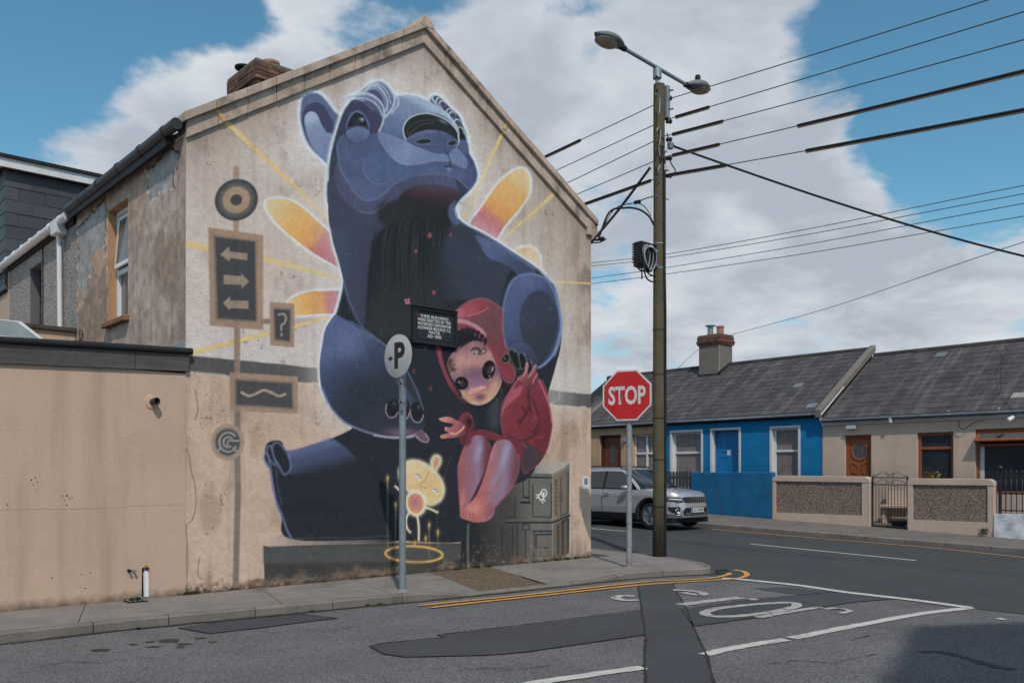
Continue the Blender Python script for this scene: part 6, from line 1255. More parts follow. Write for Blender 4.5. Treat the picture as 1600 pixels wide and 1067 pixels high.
# cottage chimney
CHx0, CHx1, CHy0, CHy1 = 21.6, 22.4, 7.27, 8.13
cc = MB().box((CHx0,CHy0,4.6),(CHx1,CHy1,6.05)).build('chimney', M_cement, cb, bevel=.012)
MB().box((CHx0-.008,CHy0-.008,4.95),(CHx0+.025,CHy0+.025,6.04)).build('corner_bead', pmat('pale_corner_bead', S(150,146,140)), cc)
fz = MB(); fz.prism([(CHx0-.05,CHy0-.03,4.92),(CHx0-.05,CHy1+.03,4.92),(CHx0-.05,CHy1+.03,5.02),(CHx0-.05,CHy0-.03,5.02)], (.06,0,0)); fz.prism([(CHx0-.05,CHy0-.03,4.94),(RX,CHy0-.03,5.36),(RX+.1,CHy0-.03,5.48),(CHx0-.05,CHy0-.03,5.06)], (0,.04,0)); fz.build('flashing', M_felt, cc)
M_redbrick = pmat('red_brick', S(116,78,68), rough=.9, var=.25, scale=9, bump=.4, rnd=.3)
rb_me = MB().box((-.5,-.5,-.5),(.5,.5,.5)).mesh('brick'); rb_me.materials.append(M_redbrick)
MB().box((CHx0-.03,CHy0-.03,6.05),(CHx1+.03,CHy1+.03,6.40)).build('cap_core', M_mortar, cc)
for k in range(5):
    o_ = (.05, .075, .05, .05, .03)[k]; z_ = 6.055 + k * .072
    for ax in 'xy':
        a0, a1 = (CHx0 - o_, CHx1 + o_) if ax == 'x' else (CHy0 - o_ + .1, CHy1 + o_); n_ = 4; off = .5 if k % 2 else 0
        e = [a0] + [a0 + (a1-a0)*(i+off)/n_ for i in range(n_+1) if a0 + .04 < a0 + (a1-a0)*(i+off)/n_ < a1 - .04] + [a1]
        for p, q in zip(e, e[1:]):
            if ax == 'x': mobj('brick', rb_me, None, cc, ((p+q)/2, CHy0 - o_ + .05, z_ + .034), None, (q-p-.01, .1, .062))
            else: mobj('brick', rb_me, None, cc, (CHx0 - o_ + .05, (p+q)/2, z_ + .034), None, (.1, q-p-.01, .062))
MB().lathe((22.0,7.50,6.41), (0,0,1), [(0,.13),(.26,.12),(.26,.14),(.32,.14),(.32,.1),(.2,.1)], 16).build('chimney_pot', M_clay, cc, auto=40)
MB().lathe((22.0,7.92,6.41), (0,0,1), [(0,.12),(.12,.11),(.12,.09)], 16).build('chimney_pot', M_clay, cc, auto=40); MB().lathe((22.0,7.92,6.53), (0,0,1), [(0,.10),(.22,.10),(.24,.12),(.25,.19),(.275,.19),(.30,.05)], 16).build('metal_cowl', M_galv, cc, auto=40)
# ochre cottage on the left
ca_ = thing('ochre_cottage', (FX+1.5, 10, .4), 'ochre cottage with dark red door beside the blue cottage', 'cottage')
oA = [(9.70,10.73,.3,2.88),(8.06,9.18,1.05,2.86)]
wall_with_holes('wall', 'x', FX, FX+.35, YB+.01, YA, -.1, 3.26, oA, M_taupe2, ca_)
window(ca_, 8.066, 9.174, 1.05, 2.854, 2.2, M_white, M_net, mull=8.62)
dr = MB().box((FX+.16,9.78,.3),(FX+.21,10.65,2.80)).build('door', M_woodred, ca_, bevel=.004); MB().box((FX+.15,10.1,1.85),(FX+.159,10.32,2.5)).build('door_light', M_darkglass, dr)
for a, b, c, d in ((9.88,10.04,.5,1.6),(10.14,10.55,.5,1.6),(10.38,10.56,1.75,2.65)): p_ = MB(); frame_y(p_, FX+.148, FX+.16, a, b, c, d, .03); p_.build('panel_moulding', M_woodred, dr)
fr = MB(); fr.box((FX+.1,9.706,.3),(FX+.2,9.78,2.87)); fr.box((FX+.1,10.65,.3),(FX+.2,10.724,2.87)); fr.box((FX+.1,9.78,2.80),(FX+.2,10.65,2.87)); fr.build('door_frame', pmat('dark_door_frame', S(70,54,48)), ca_)
MB().prism([(FX-.12,9.42,2.62),(FX-.12,9.56,2.62),(FX-.12,9.56,2.74),(FX-.12,9.42,2.78)], (.12,0,.02)).build('wall_lamp', M_galv, ca_, bevel=.01)
roof_slates(ca_, YB, YA, 3.26, 5.36, cut=lambda a, b: a > 12.2); gutter(ca_, YB + .01, YA, 3.24, M_gut, .12, M_felt)
verge(ca_, 11.6, 3.2, 5.34)
# taupe cottage on the right
YD = -9.0
cc3 = thing('taupe_cottage', (FX+1.5, -2, .1), 'taupe rendered cottage with brown windows, one top sash propped open', 'cottage')
oC = [(.62,1.39,.1,2.58),(-1.55,-.63,1.0,2.58),(-3.75,-2.08,1.0,2.62),(-7.4,-6.2,1.0,2.6)]
wall_with_holes('wall', 'x', FX+.004, FX+.35, YD, YC, -.3, 3.05, oC, M_taupe, cc3)
fr = MB(); fr.box((FX+.08,.626,.1),(FX+.17,.69,2.575)); fr.box((FX+.08,1.32,.1),(FX+.17,1.384,2.575)); fr.box((FX+.08,.69,2.50),(FX+.17,1.32,2.575)); fr.build('door_frame', M_wooddoor, cc3, bevel=.005)
dr = MB().box((FX+.12,.692,.1),(FX+.165,1.318,2.498)).build('door', M_wooddoor, cc3)
dc = (FX+.12, 1.0, 2.12); MB().lathe(dc, (-1,0,0), [(0,.255),(.02,.25),(.025,.225),(.012,.205)], 32, cap=False).build('round_frame', M_wooddoor, dr, auto=40); MB().lathe((dc[0]-.002,dc[1],dc[2]), (-1,0,0), [(0,.206),(.006,.206)], 32).build('round_pane', pmat('leaded_glass', S(76,92,104), rough=.15, var=.3, spec=.6), dr)
lb = MB()
for k in (-.07, .07): h_ = math.sqrt(.205**2 - k*k); lb.box((dc[0]-.012,dc[1]+k-.006,dc[2]-h_),(dc[0]-.009,dc[1]+k+.006,dc[2]+h_)); lb.box((dc[0]-.0125,dc[1]-h_,dc[2]+k-.006),(dc[0]-.0095,dc[1]+h_,dc[2]+k+.006))
lb.build('glazing_bars', M_wooddoor, dr)
for s in (1, -1):
    pth = [(FX+.115, 1.0 + s*.06, 1.72), (FX+.115, 1.0 + s*.14, 1.78), (FX+.115, 1.0 + s*.25, 1.80), (FX+.115, 1.0 + s*.25, 1.55), (FX+.115, 1.0+s*.08, 1.50), (FX+.115, 1.0+s*.06, 1.72)]; MB().tube(pth, .014, 6).build('panel_moulding', M_wooddoor, dr)
    p_ = MB(); frame_y(p_, FX+.108, FX+.12, 1.0 + (.06 if s > 0 else -.27), 1.0 + (.27 if s > 0 else -.06), .4, 1.3, .025); p_.build('panel_moulding', M_wooddoor, dr)
MB().tube([(FX+.12,.74,1.5),(FX+.06,.74,1.5),(FX+.055,.84,1.5)], .012, 8).build('door_handle', M_brass, dr)
me = text_mesh('103', .09, offset=.002); me.transform(Matrix.Translation((FX+.078,1.0,2.54)) @ Matrix(((0,0,-1,0),(-1,0,0,0),(0,1,0,0),(0,0,0,1)))); mobj('door_number', me, M_black, cc3)
wf_ = window(cc3, -1.544, -.636, 1.0, 2.574, 2.17, M_wooddoor, M_darkglass, t=.07, D=.1)
MB().box((FX+.125,-1.45,1.0),(FX+.13,-.74,1.16)).build('inner_sill', M_gut, wf_)
w3 = MB(); frame_y(w3, FX+.07, FX+.15, -3.744, -2.086, 1.0, 2.614, .07); w3.box((FX+.065,-3.67,2.185),(FX+.145,-2.16,2.255)); w3 = w3.build('window', M_wooddoor, cc3, bevel=.006)
MB().box((FX+.11,-3.67,1.07),(FX+.116,-2.16,2.185)).build('pane', M_darkglass, w3); MB().box((FX+.4,-3.8,.9),(FX+.42,-2.0,2.7)).build('room_backing', M_dark, w3)
MB().box((FX+.1,-2.26,1.07),(FX+.109,-2.162,2.185)).build('inner_frame', M_gut, w3)
# propped open top sash: hinged at the head, swung out
ang = R(52); hz, hy0, hy1, hh = 2.55, -3.70, -2.12, .36
def sp_(y, d): return (FX + .07 - math.sin(ang) * d, y, hz - math.cos(ang) * d)
osh = MB()
for a in ((hy0,hy0+.07,0,hh),(hy1-.07,hy1,0,hh),(hy0+.07,hy1-.07,0,.07),(hy0+.07,hy1-.07,hh-.07,hh)): osh.prism([sp_(a[0],a[2]),sp_(a[1],a[2]),sp_(a[1],a[3]),sp_(a[0],a[3])], (.045*math.cos(ang),0,-.045*math.sin(ang)))
osh = osh.build('opening_sash', M_wooddoor, w3); MB().prism([sp_(hy0+.07,.07),sp_(hy1-.07,.07),sp_(hy1-.07,hh-.07),sp_(hy0+.07,hh-.07)], (.012,0,-.012)).build('pane', pmat('pale_sash_glass', S(92,90,90), rough=.1, spec=.6), osh)
window(cc3, -7.394, -6.206, 1.0, 2.594, 2.2, M_wooddoor, M_darkglass, t=.07, D=.1)
roof_slates(cc3, YD, YC - .08, 3.06, 5.15, cut=lambda a, b: b < -4.2); gutter(cc3, YD, YC, 3.05, M_gut, .17, M_gut, 1.2)
MB().box((FX-.12,1.02,2.74),(FX+.0,1.30,2.86)).build('porch_light', M_gut, cc3, bevel=.015)
MB().lathe((FX-.13,.02,2.95), (0,0,1), [(-.08,.05),(.05,.06)], 12).build('gutter_outlet', M_gut, cc3, auto=40)
cbl = [on_x(1270 + x/3.139, 520 + y/3.139, X) for x, y, X in ((915,45,21.9),(958,92,21.3),(930,160,20.6),(925,260,19.9),(940,330,19.4),(985,390,18.92))]
MB().tube(catmull([p + Vector((-.06,0,.05)) for p in cbl], 5), .007, 6).build('roof_cable', M_metaldark, cc3)
cbl = [on_x(1270 + x/3.139, 520 + y/3.139, FX - .08) for x, y in ((840,430),(790,440),(740,472),(715,455),(720,430))]
MB().tube(catmull(cbl, 5), .009, 6).build('wall_cable', M_metaldark, cc3)
fp = on_x(1584, 651, FX - .2); MB().lathe(fp, (-.6,.5,-.5), [(0,.03),(.02,.05),(.16,.06),(.17,.05)], 12).build('floodlight', M_white, cc3, auto=40)

# ------------------------------------------------------------------ front garden walls, gate, fence, railing
BX = 17.5
by = lambda u: on_x(u, 740, BX).y
gd = sheet('front_gardens', [17.72, 18.5, FX + .3], axis(-20, 20, -14, 14, 1.5, 3), lambda x, y: PV(17.6, y) + .03, M_farconc)
def hz(u, v): return on_x(u, v, BX).z
y1, y0 = by(1079), by(1206.5)
w_ = MB().box((BX,y0+.003,min(PV(BX,y0),PV(BX,y1))-.3),(BX+.2,y1,1.55)).build('garden_wall', M_bluew, None, bevel=.03); tag(w_, 'bright blue painted garden wall in front of the blue cottage', 'wall')
M_pebwall = pmat('brown_pebbledash', S(132,116,107,1.0), rough=.95, var=.12, scale=3, bump=1.0, bscale=42, fine=.6, fine_scale=48, spots=S(206,196,186), spot_amt=.85, spot_scale=34, spot_lo=.56, spot_hi=.62, spec=.1, bdist=.03)
def peb_wall(ua, ub, vt_a, vt_b, panel, label):
    ya, yb = by(ub), by(ua); za, zb = hz(ub, vt_b), hz(ua, vt_a); zl = min(PV(BX, ya), PV(BX, yb)) - .3
    root = thing('garden_wall', (BX+.1, (ya+yb)/2, PV(BX, ya)), label, 'wall')
    core = MB(); core.prism([(BX+.03,ya+.01,zl),(BX+.03,yb-.01,zl),(BX+.03,yb-.01,zb-.03),(BX+.03,ya+.01,za-.03)], (.15,0,0)); core.build('pebble_panel', M_pebwall, root)
    pu0, pu1, pv0, pv1 = panel; py1, py0 = by(pu0), by(pu1); pt, pb_ = hz((pu0+pu1)/2, pv0), hz((pu0+pu1)/2, pv1)
    fr = MB()
    for a, b, c0, c1, d0, d1 in ((ya,py0,zl,zl,za,za),(py1,yb,zl,zl,zb,zb)): fr.prism([(BX,a,c0),(BX,b,c1),(BX,b,d1 - .0),(BX,a,d0)], (.21,0,0))
    fr.prism([(BX,py0,zl),(BX,py1,zl),(BX,py1,pb_),(BX,py0,pb_)], (.21,0,0)); fr.prism([(BX,py0,pt),(BX,py1,pt),(BX,py1,zb),(BX,py0,za)], (.21,0,0)); fr.build('rendered_frame', M_taupe, root, bevel=.002)
    cp_ = MB(); n = 26; top = []
    for k in range(n + 1):
        t = k / n; y = ya + (yb - ya) * t; z = za + (zb - za) * t; e_ = min(y - ya, yb - y); top.append((y, z + .06 - max(0, .12 - e_) ** 2 * 4.2))
    cp_.prism([(BX-.012,ya-.012,za-.10)] + [(BX-.012, y, z) for y, z in top] + [(BX-.012,yb+.012,zb-.10)], (.234,0,0)); cp_.build('coping', M_taupe, root, bevel=.012)
peb_wall(1207, 1358, 746, 748, (1212, 1346.5, 749, 803), 'pebble panelled garden wall with rounded coping, joined to the blue wall')
peb_wall(1418, 1552.5, 751, 752, (1426, 1543, 754.5, 814), 'pebble panelled garden wall between the iron gate and the white wall')
ya, yb = by(1720), by(1553.5); zt = hz(1570, 803)
w_ = MB(); w_.grid(lambda s, t: (BX - .02 + .03 * math.sin(s * 37) * math.sin(t * 7 + s * 11) * .5, ya + (yb - ya) * s, -.35 + (zt + .35) * t), 60, 10); w_.box((BX+.005,ya,-.35),(BX+.3,yb,zt)); w_ = w_.build('garden_wall', M_whitepaint, None, smooth=False, fixn=False); tag(w_, 'low lumpy whitewashed garden wall under the black railing', 'wall')
# railing
rg = thing('iron_railing', (BX+.13, yb-.5, zt), 'black wrought iron railing with ball finial standing on the white wall', 'railing')
M_ironpaint = pmat('black_iron_paint', S(34,36,40), rough=.4, var=.2, spec=.4)
ztop = hz(1570, 738); xr = BX + .13
for z_ in (zt + .07, zt + .45, ztop - .12): MB().box((xr-.012,ya,z_),(xr+.012,yb-.06,z_+.025)).build('rail', M_ironpaint, rg)
MB().tube([(xr,yb-.08,zt-.02),(xr,yb-.08,ztop)], .035, 12).build('post', M_ironpaint, rg); MB().lathe((xr,yb-.08,ztop), (0,0,1), [(0,.05),(.02,.06),(.04,.03),(.07,.06),(.11,.07),(.15,.05),(.17,.01)], 14).build('finial', M_ironpaint, rg, auto=60)
bar_me = MB(); bar_me.tube([(0,0,0),(0,0,ztop-zt-.05)], .011, 8); bar_me.lathe((0,0,ztop-zt-.05), (0,0,1), [(0,.011),(.02,.028),(.05,.018),(.10,.002)], 8); bar_me.lathe((0,0,.46), (0,0,1), [(-.04,.012),(0,.03),(.04,.012)], 8); bar_me = bar_me.mesh('bar', True); bar_me.materials.append(M_ironpaint)
y_ = yb - .2; k = 0
while y_ > ya:
    mobj('bar', bar_me, None, rg, (xr, y_, zt + .02))
    if k % 5 == 4: MB().lathe((xr, y_ - .06, ztop - .1), (0,0,1), [(0,.02),(.03,.05),(.06,.02),(.09,.045),(.13,.05),(.16,.01)], 10).build('finial', M_ironpaint, rg, auto=60)
    y_ -= .115; k += 1
# gate
gt = thing('iron_gate', (BX+.1, (by(1358)+by(1418))/2, .15), 'low black wrought iron gate with scrollwork between the pebble panelled walls', 'gate')
ga, gb = by(1417)+.03, by(1359)-.03; xg = BX + .1; zb_ = hz(1388, 825); zm = hz(1388, 757); zt_ = hz(1388, 746)
for z_ in (zb_, zm, zt_): MB().box((xg-.012,ga,z_-.012),(xg+.012,gb,z_+.012)).build('rail', M_ironpaint, gt)
for y_ in (ga, gb): MB().box((xg-.014,y_-.014,zb_-.03),(xg+.014,y_+.014,zt_+.03)).build('stile', M_ironpaint, gt)
for k in range(1, 11): y_ = ga + (gb - ga) * k / 11; MB().tube([(xg,y_,zb_),(xg,y_,zm)], .008, 6).build('bar', M_ironpaint, gt)
def scroll(c, r, s, z):
    return [(xg, c + s * (r * (1 - t / 9) * math.cos(t * .9)), z + r * (1 - t / 9) * math.sin(t * .9)) for t in range(9)]
for z_, top in ((zm, .0), (zt_, .0)):
    for s in (1, -1):
        c = (ga + gb) / 2; MB().tube(catmull([(xg, c + s*.06, z_+.1), (xg, c + s*.2, z_+.13), (xg, c + s*.36, z_+.05), (xg, c + s*.42, z_+.03)], 4), .007, 6).build('scroll', M_ironpaint, gt); MB().tube(scroll(c + s*.06, .055, s, z_+.055), .007, 6).build('scroll', M_ironpaint, gt); MB().tube(scroll(c + s*.42, .035, -s, z_+.04), .006, 6).build('scroll', M_ironpaint, gt)
# picket fence
pf = thing('picket_fence', (BX+.1, by(1060), .3), 'dark grey timber picket fence at the end of the blue wall', 'fence')
M_picket = pmat('dark_grey_picket', S(72,74,78), rough=.7, var=.15, rnd=.1)
y_ = by(1079) + .07
while y_ < 12.5:
    zg = PV(BX, y_) + .03; MB().prism([(BX+.06,y_-.045,zg),(BX+.06,y_+.045,zg),(BX+.06,y_+.045,1.54),(BX+.06,y_+.025,1.575),(BX+.06,y_-.025,1.575),(BX+.06,y_-.045,1.54)], (.02,0,0)).build('picket', M_picket, pf); y_ += .125
for z_ in (.75, 1.35): MB().box((BX+.081,by(1079)+.02,z_),(BX+.12,12.5,z_+.07)).build('rail', M_picket, pf)
# plants and things in the front garden
pot = thing('potted_plant', (18.4, on_x(1457,740,18.4).y, .25), 'yellow flowering plant behind the pebble panelled wall', 'plant')
pc = Vector((18.4, on_x(1457,740,18.4).y, 0)); MB().lathe(pc + Vector((0,0,PV(17.6,-1)+.03)), (0,0,1), [(0,.14),(.5,.19),(.52,.21),(.56,.21),(.56,.16)], 16).build('pot', M_clay, pot, auto=40)
lf = MB(); fl2 = MB()
for k in range(150):
    a = random.uniform(0,6.28); h = random.uniform(.55,1.32); r_ = random.uniform(0,.17) * (1.1 if h < 1.2 else .7); b = pc + Vector((math.cos(a)*r_, math.sin(a)*r_, h)); d = Vector((random.gauss(0,1),random.gauss(0,1),random.gauss(.3,.6))).normalized() * .06; s = d.cross(Vector((0,0,1))).normalized() * .02
    lf.add([b, b + d*.5 + s, b + d, b + d*.5 - s], [(0,1,2,3)])
for k in range(60):
    b = pc + Vector((random.gauss(0,.08), random.gauss(0,.09), random.uniform(1.36,1.56))); d = Vector((random.gauss(0,1),random.gauss(0,1),random.gauss(0,1))).normalized() * .035; s = d.cross(Vector((.3,.2,1))).normalized() * .025
    fl2.add([b - d, b + s, b + d, b - s], [(0,1,2,3)])
for k in range(7): fl2_s = None
lf.build('foliage', pmat('garden_leaf', S(72,98,48,.7), rough=.7, var=.3, scale=20), pot, fixn=False); fl2.build('flowers', pmat('yellow_petal', S(196,160,60,.9), var=.2, scale=20), pot, fixn=False, kind='stuff')
st_ = MB()
for k in range(8): st_.tube([pc + Vector((random.gauss(0,.05), random.gauss(0,.05), .7)), pc + Vector((random.gauss(0,.09), random.gauss(0,.09), 1.45))], .006, 5)
st_.build('stems', pmat('plant_stem', S(70,90,50,.7)), pot)
gy = on_x(1395, 790, 18.7).y; bn = thing('garden_bench', (18.8, gy, .2), 'small pale garden bench seen through the iron gate', 'bench'); zg = PV(17.6, gy) + .03
MB().box((18.62,gy-.5,zg+.42),(19.05,gy+.35,zg+.50)).build('seat', M_taupe, bn, bevel=.01); MB().box((18.7,gy+.2,zg),(19.0,gy+.3,zg+.42)).build('leg', M_taupe, bn); MB().box((18.7,gy-.45,zg),(19.0,gy-.35,zg+.42)).build('leg', M_taupe, bn); MB().box((19.06,gy-.5,zg+.5),(19.12,gy+.35,zg+.86)).build('backrest', M_taupe, bn, bevel=.01)
gy = on_x(1405, 808, 18.1).y; o = MB().lathe((18.1, gy, PV(17.6, gy)+.03), (0,0,1), [(0,.14),(.1,.22),(.14,.24),(.15,.22),(.08,.12)], 20).build('planter_bowl', M_black, None, auto=40); tag(o, 'low dark bowl on the ground behind the iron gate', 'bowl')
wp = on_x(1538, 833, BX - .06); w2_ = MB()
for k in range(70):
    b = wp + Vector((random.gauss(0,.03), random.gauss(0,.05), random.uniform(-.03,.13))); d = Vector((random.gauss(0,1),random.gauss(0,1),random.gauss(.4,.6))).normalized() * .05; s = d.cross(Vector((0,0,1))).normalized() * .02; w2_.add([b, b + d*.5 + s, b + d, b + d*.5 - s], [(0,1,2,3)])
o = thing('wall_plant', wp, 'tuft of green weed at the foot of the pebble panelled wall', 'plant'); w2_.build('foliage', pmat('garden_leaf', S(72,98,48)), o, fixn=False, kind='stuff')

# ------------------------------------------------------------------ parked silver car
CC = Vector((14.36, 4.97, G(14.36, 4.97)))
car = thing('parked_car', CC, 'silver compact car parked at the kerb before the blue wall', 'car')
def T(p): return Vector((CC.x - p[1] * -1.0 if False else CC.x + p[1], CC.y - p[0], CC.z + p[2]))      # car front looks towards -Y; local +y is world +X
class CB(MB):
    def build(s, *a, **k): s.v = [tuple(T(p)) for p in s.v]; return MB.build(s, *a, **k)
M_paint = pmat('silver_car_paint', S(190,193,198), rough=.24, var=.03, scale=1, metal=.5, spec=.5, coat=.6)
M_clad = pmat('black_car_trim', S(36,37,39), rough=.6, var=.1); M_carglass = pmat('car_glass', S(30,36,42), rough=.04, var=.1, spec=.8)
M_chrome = pmat('chrome_trim', S(190,194,198), rough=.15, metal=1.0, var=.02); M_tyre = pmat('tyre_rubber', S(34,34,36), rough=.9, var=.1); M_lamp = pmat('headlight_glass', S(66,74,82), rough=.08, var=.3, scale=14, spec=.8)
WB = 1.25; WR = .345
def ztop(x): return float(np.interp(x, [-2.1, -1.0, .75, 1.3, 1.8, 2.0, 2.1], [1.02, 1.02, 1.01, .985, .93, .88, .84]))
def wz(z): return float(np.interp(z, [.2, .34, .55, .72, .86, 1.05], [.83, .87, .888, .88, .878, .82]))
def az(z): return float(np.interp(z, [.2, .32, .5, .7, .85, 1.05], [1.98, 2.07, 2.085, 2.06, 2.02, 1.90]))
PE = 5.5
def ring(th, z):
    c, s = math.cos(th), math.sin(th); x = az(z) * math.copysign(abs(c) ** (2 / PE), c); y = wz(z) * math.copysign(abs(s) ** (2 / 4.2), s)
    if x > 1.2: y *= 1 - .10 * ((x - 1.2) / .88) ** 2
    return x, y
nth, nzz = 320, 26
ths = [2 * math.pi * i / nth for i in range(nth)]; b_ = CB(); vs = []; fs = []
for j in range(nzz + 1):
    for th in ths:
        t = j / nzz; x, y = ring(th, .22 + .7 * t); zt_ = ztop(x); z = .22 + (zt_ - .22) * t; x, y = ring(th, z); vs.append((x, y, z))
for j in range(nzz):
    for i in range(nth):
        q = (j*nth+i, j*nth+(i+1) % nth, (j+1)*nth+(i+1) % nth, (j+1)*nth+i); c = [sum(vs[k][m] for k in q) / 4 for m in range(3)]
        if abs(c[1]) > .6 and any(math.hypot(c[0] - w, c[2] - WR) < .405 for w in (WB, -WB)): continue
        fs.append(q)
b_.add(vs, fs); b_.build('body', M_paint, car, smooth=True)
hd_ = CB(); xs = np.linspace(-1.98, 1.99, 60)
def edge_y(x): 
    z = ztop(x); k = min(1, abs(x) / az(z)); y = wz(z) * max(0, 1 - k ** PE) ** (1 / 4.2)
    return y * (1 - .10 * ((x - 1.2) / .88) ** 2) if x > 1.2 else y
hd_.grid(lambda s, t: (-1.985 + 4.0 * s, edge_y(-1.985 + 4.0 * s) * (2*t - 1), ztop(-1.985 + 4.0 * s) - .002 + .05 * min(1, (1 - s) * 14) * (1 - (2*t - 1) ** 4) - .018 * max(0, 1 - abs(abs(2*t-1) - .62) / .06) * (1 if s > .68 else 0)), 80, 28); hd_.build('bonnet', M_paint, car, smooth=True)
# cabin
def cab(t): return (1.02 - .80 * t, -2.0 + .34 * t, .835 - .20 * t)       # front x, rear x, half width at height t
def cz(t): return 1.0 + .56 * t
def side_y(z): t = (z - 1.0) / .56; return cab(t)[2]
cb_ = CB(); n = 8; vs = []; fs = []
prof = []
for j in range(n + 1):
    t = j / n; f, r_, w = cab(t); f -= .05 * math.sin(math.pi * t) * -1; z = cz(t)
    pts = []
    for i in range(48):
        a = 2 * math.pi * i / 48; c, s = math.cos(a), math.sin(a); hx = (f - r_) / 2; x = (f + r_) / 2 + hx * math.copysign(abs(c) ** (2 / 7), c); y = w * math.copysign(abs(s) ** (2 / 5), s); pts.append((x, y, z))
    vs += pts
for j in range(n):
    for i in range(48): fs.append((j*48+i, j*48+(i+1) % 48, (j+1)*48+(i+1) % 48, (j+1)*48+i))
cb_.add(vs, fs); f, r_, w = cab(1)
cb_.build('cabin', M_paint, car, smooth=True)
rf_ = CB(); rf_.grid(lambda s, t: (r_ - .04 + (f - r_ + .08) * s, w * 1.0 * (2*t - 1) * (1 - .10 * abs(2*s - 1) ** 6), 1.545 + .065 * (1 - (2*s - 1) ** 4) * (1 - .6 * (2*t - 1) ** 4)), 30, 14); rf_.build('roof', M_paint, car, smooth=True)
for s in (1, -1):
    CB().tube(catmull([(.05, s*.565, 1.565), (-.1, s*.565, 1.615), (-1.35, s*.55, 1.615), (-1.55, s*.54, 1.56)], 5), .018, 8).build('roof_rail', M_clad, car)
    def pan(pts, name, mat, off=.008):
        m_ = CB(); m_.add([(x, s * (side_y(z) + off), z) for x, z in pts], [tuple(range(len(pts)))]); return m_.build(name, mat, car)
    pan([(.80,1.03),(.60,1.19),(.36,1.37),(.22,1.46),(.10,1.485),(-.36,1.495),(-.36,1.035)], 'front_side_window', M_carglass)
    pan([(-.42,1.035),(-.42,1.495),(-1.0,1.48),(-1.16,1.45),(-1.22,1.05)], 'rear_side_window', M_carglass)
    pan([(-1.28,1.05),(-1.23,1.44),(-1.42,1.40),(-1.62,1.22),(-1.58,1.10)], 'quarter_window', M_carglass)
    pan([(.84,1.008),(.82,1.032),(-1.6,1.06),(-1.6,1.025)], 'window_trim', M_clad, .010); pan([(.56,1.035),(.53,1.19),(.50,1.27),(.47,1.035)], 'window_pillar', M_clad, .012); pan([(-.355,1.035),(-.355,1.495),(-.425,1.495),(-.425,1.035)], 'door_pillar', M_clad, .012)
    # wheel and arches
    for wx in (WB, -WB):
        ar_ = CB(); k = 24; pts = [(wx + .40 * math.cos(math.pi * i / k * 1.12 - .19), WR + .40 * math.sin(math.pi * i / k * 1.12 - .19)) for i in range(k + 1)]; po = [(wx + .47 * math.cos(math.pi * i / k * 1.12 - .19), WR + .47 * math.sin(math.pi * i / k * 1.12 - .19)) for i in range(k + 1)]
        vv = [(x, s * (wz(max(.22, z)) + .012), max(.2, z)) for x, z in po] + [(x, s * (wz(max(.22, z)) + .016), max(.2, z)) for x, z in pts] + [(x, s * .62, max(.2, z)) for x, z in pts]; m_ = k + 1
        ar_.add(vv, [(i, i+1, m_+i+1, m_+i) for i in range(k)] + [(m_+i, m_+i+1, 2*m_+i+1, 2*m_+i) for i in range(k)]); ar_.build('wheel_arch', M_clad, car, smooth=True)
        wh = CB().lathe((wx, s*.66, WR), (0, s, 0), [(0,.2),(0,.30),(.02,.335),(.05,WR),(.17,WR),(.205,.33),(.215,.285),(.21,.25)], 36, cap=False).build('wheel', M_tyre, car, auto=40)
        CB().lathe((wx, s*.66, WR), (0, s, 0), [(.17,.25),(.195,.25),(.20,.225),(.13,.215),(.12,.06)], 36, cap=False).build('rim', M_galv, wh, auto=40); CB().lathe((wx, s*.66, WR), (0, s, 0), [(.10,.001),(.10,.23)], 24, cap=False).build('brake_backing', M_clad, wh); CB().lathe((wx, s*.66, WR), (0, s, 0), [(.14,.05),(.20,.045),(.205,.02)], 16).build('hub', M_chrome, wh, auto=40)
        for i in range(5):
            for d_ in (-.16, .16):
                a = 2 * math.pi * i / 5 + .3; e1 = Vector((math.cos(a), 0, math.sin(a))); e2 = Vector((math.cos(a + d_), 0, math.sin(a + d_))); c0 = Vector((wx, s*.845, WR)); nn = Vector((-math.sin(a), 0, math.cos(a)))
                q = [c0 + e1*.04 - nn*.012, c0 + e2*.228 - nn*.017, c0 + e2*.228 + nn*.017, c0 + e1*.04 + nn*.012]; CB().prism(q, (0, s*.018, 0)).build('spoke', M_galv, wh)
    sk = CB(); sk.add([(x, s * (wz(z) + .012), z) for x in np.linspace(-.84, .84, 20) for z in (.21, .30, .40)], [(i*3+j, i*3+j+1, i*3+j+4, i*3+j+3) for i in range(19) for j in range(2)]); sk.build('sill_cladding', M_clad, car)
    for dx in (.62, -.40):     # door seams and handles
        CB().tube([(dx + .03, s*(wz(.42)+.003), .42), (dx, s*(wz(.6)+.003), .60), (dx - .01, s*(wz(.8)+.003), .80), (dx, s*(wz(1.0)+.006), 1.0)], .006, 5).build('door_seam', M_clad, car)
    for dx in (-.22, -1.02): CB().tube(catmull([(dx-.09,s*.885,.90),(dx-.05,s*.915,.905),(dx+.05,s*.915,.905),(dx+.09,s*.885,.90)], 4), .016, 8).build('door_handle', M_chrome, car)
    mr_ = CB(); mr_.lathe((.52, s*.98, 1.06), (1,0,0), [(-.09,.01),(-.085,.085),(.02,.09),(.08,.07),(.10,.02)], 16); mr_.v = [(x, y, 1.06 + (z - 1.06) * .72) for x, y, z in mr_.v]; mr_.tube([(.55,s*.84,1.02),(.54,s*.93,1.03)], .025, 8); mr_.build('door_mirror', M_paint, car, smooth=True)
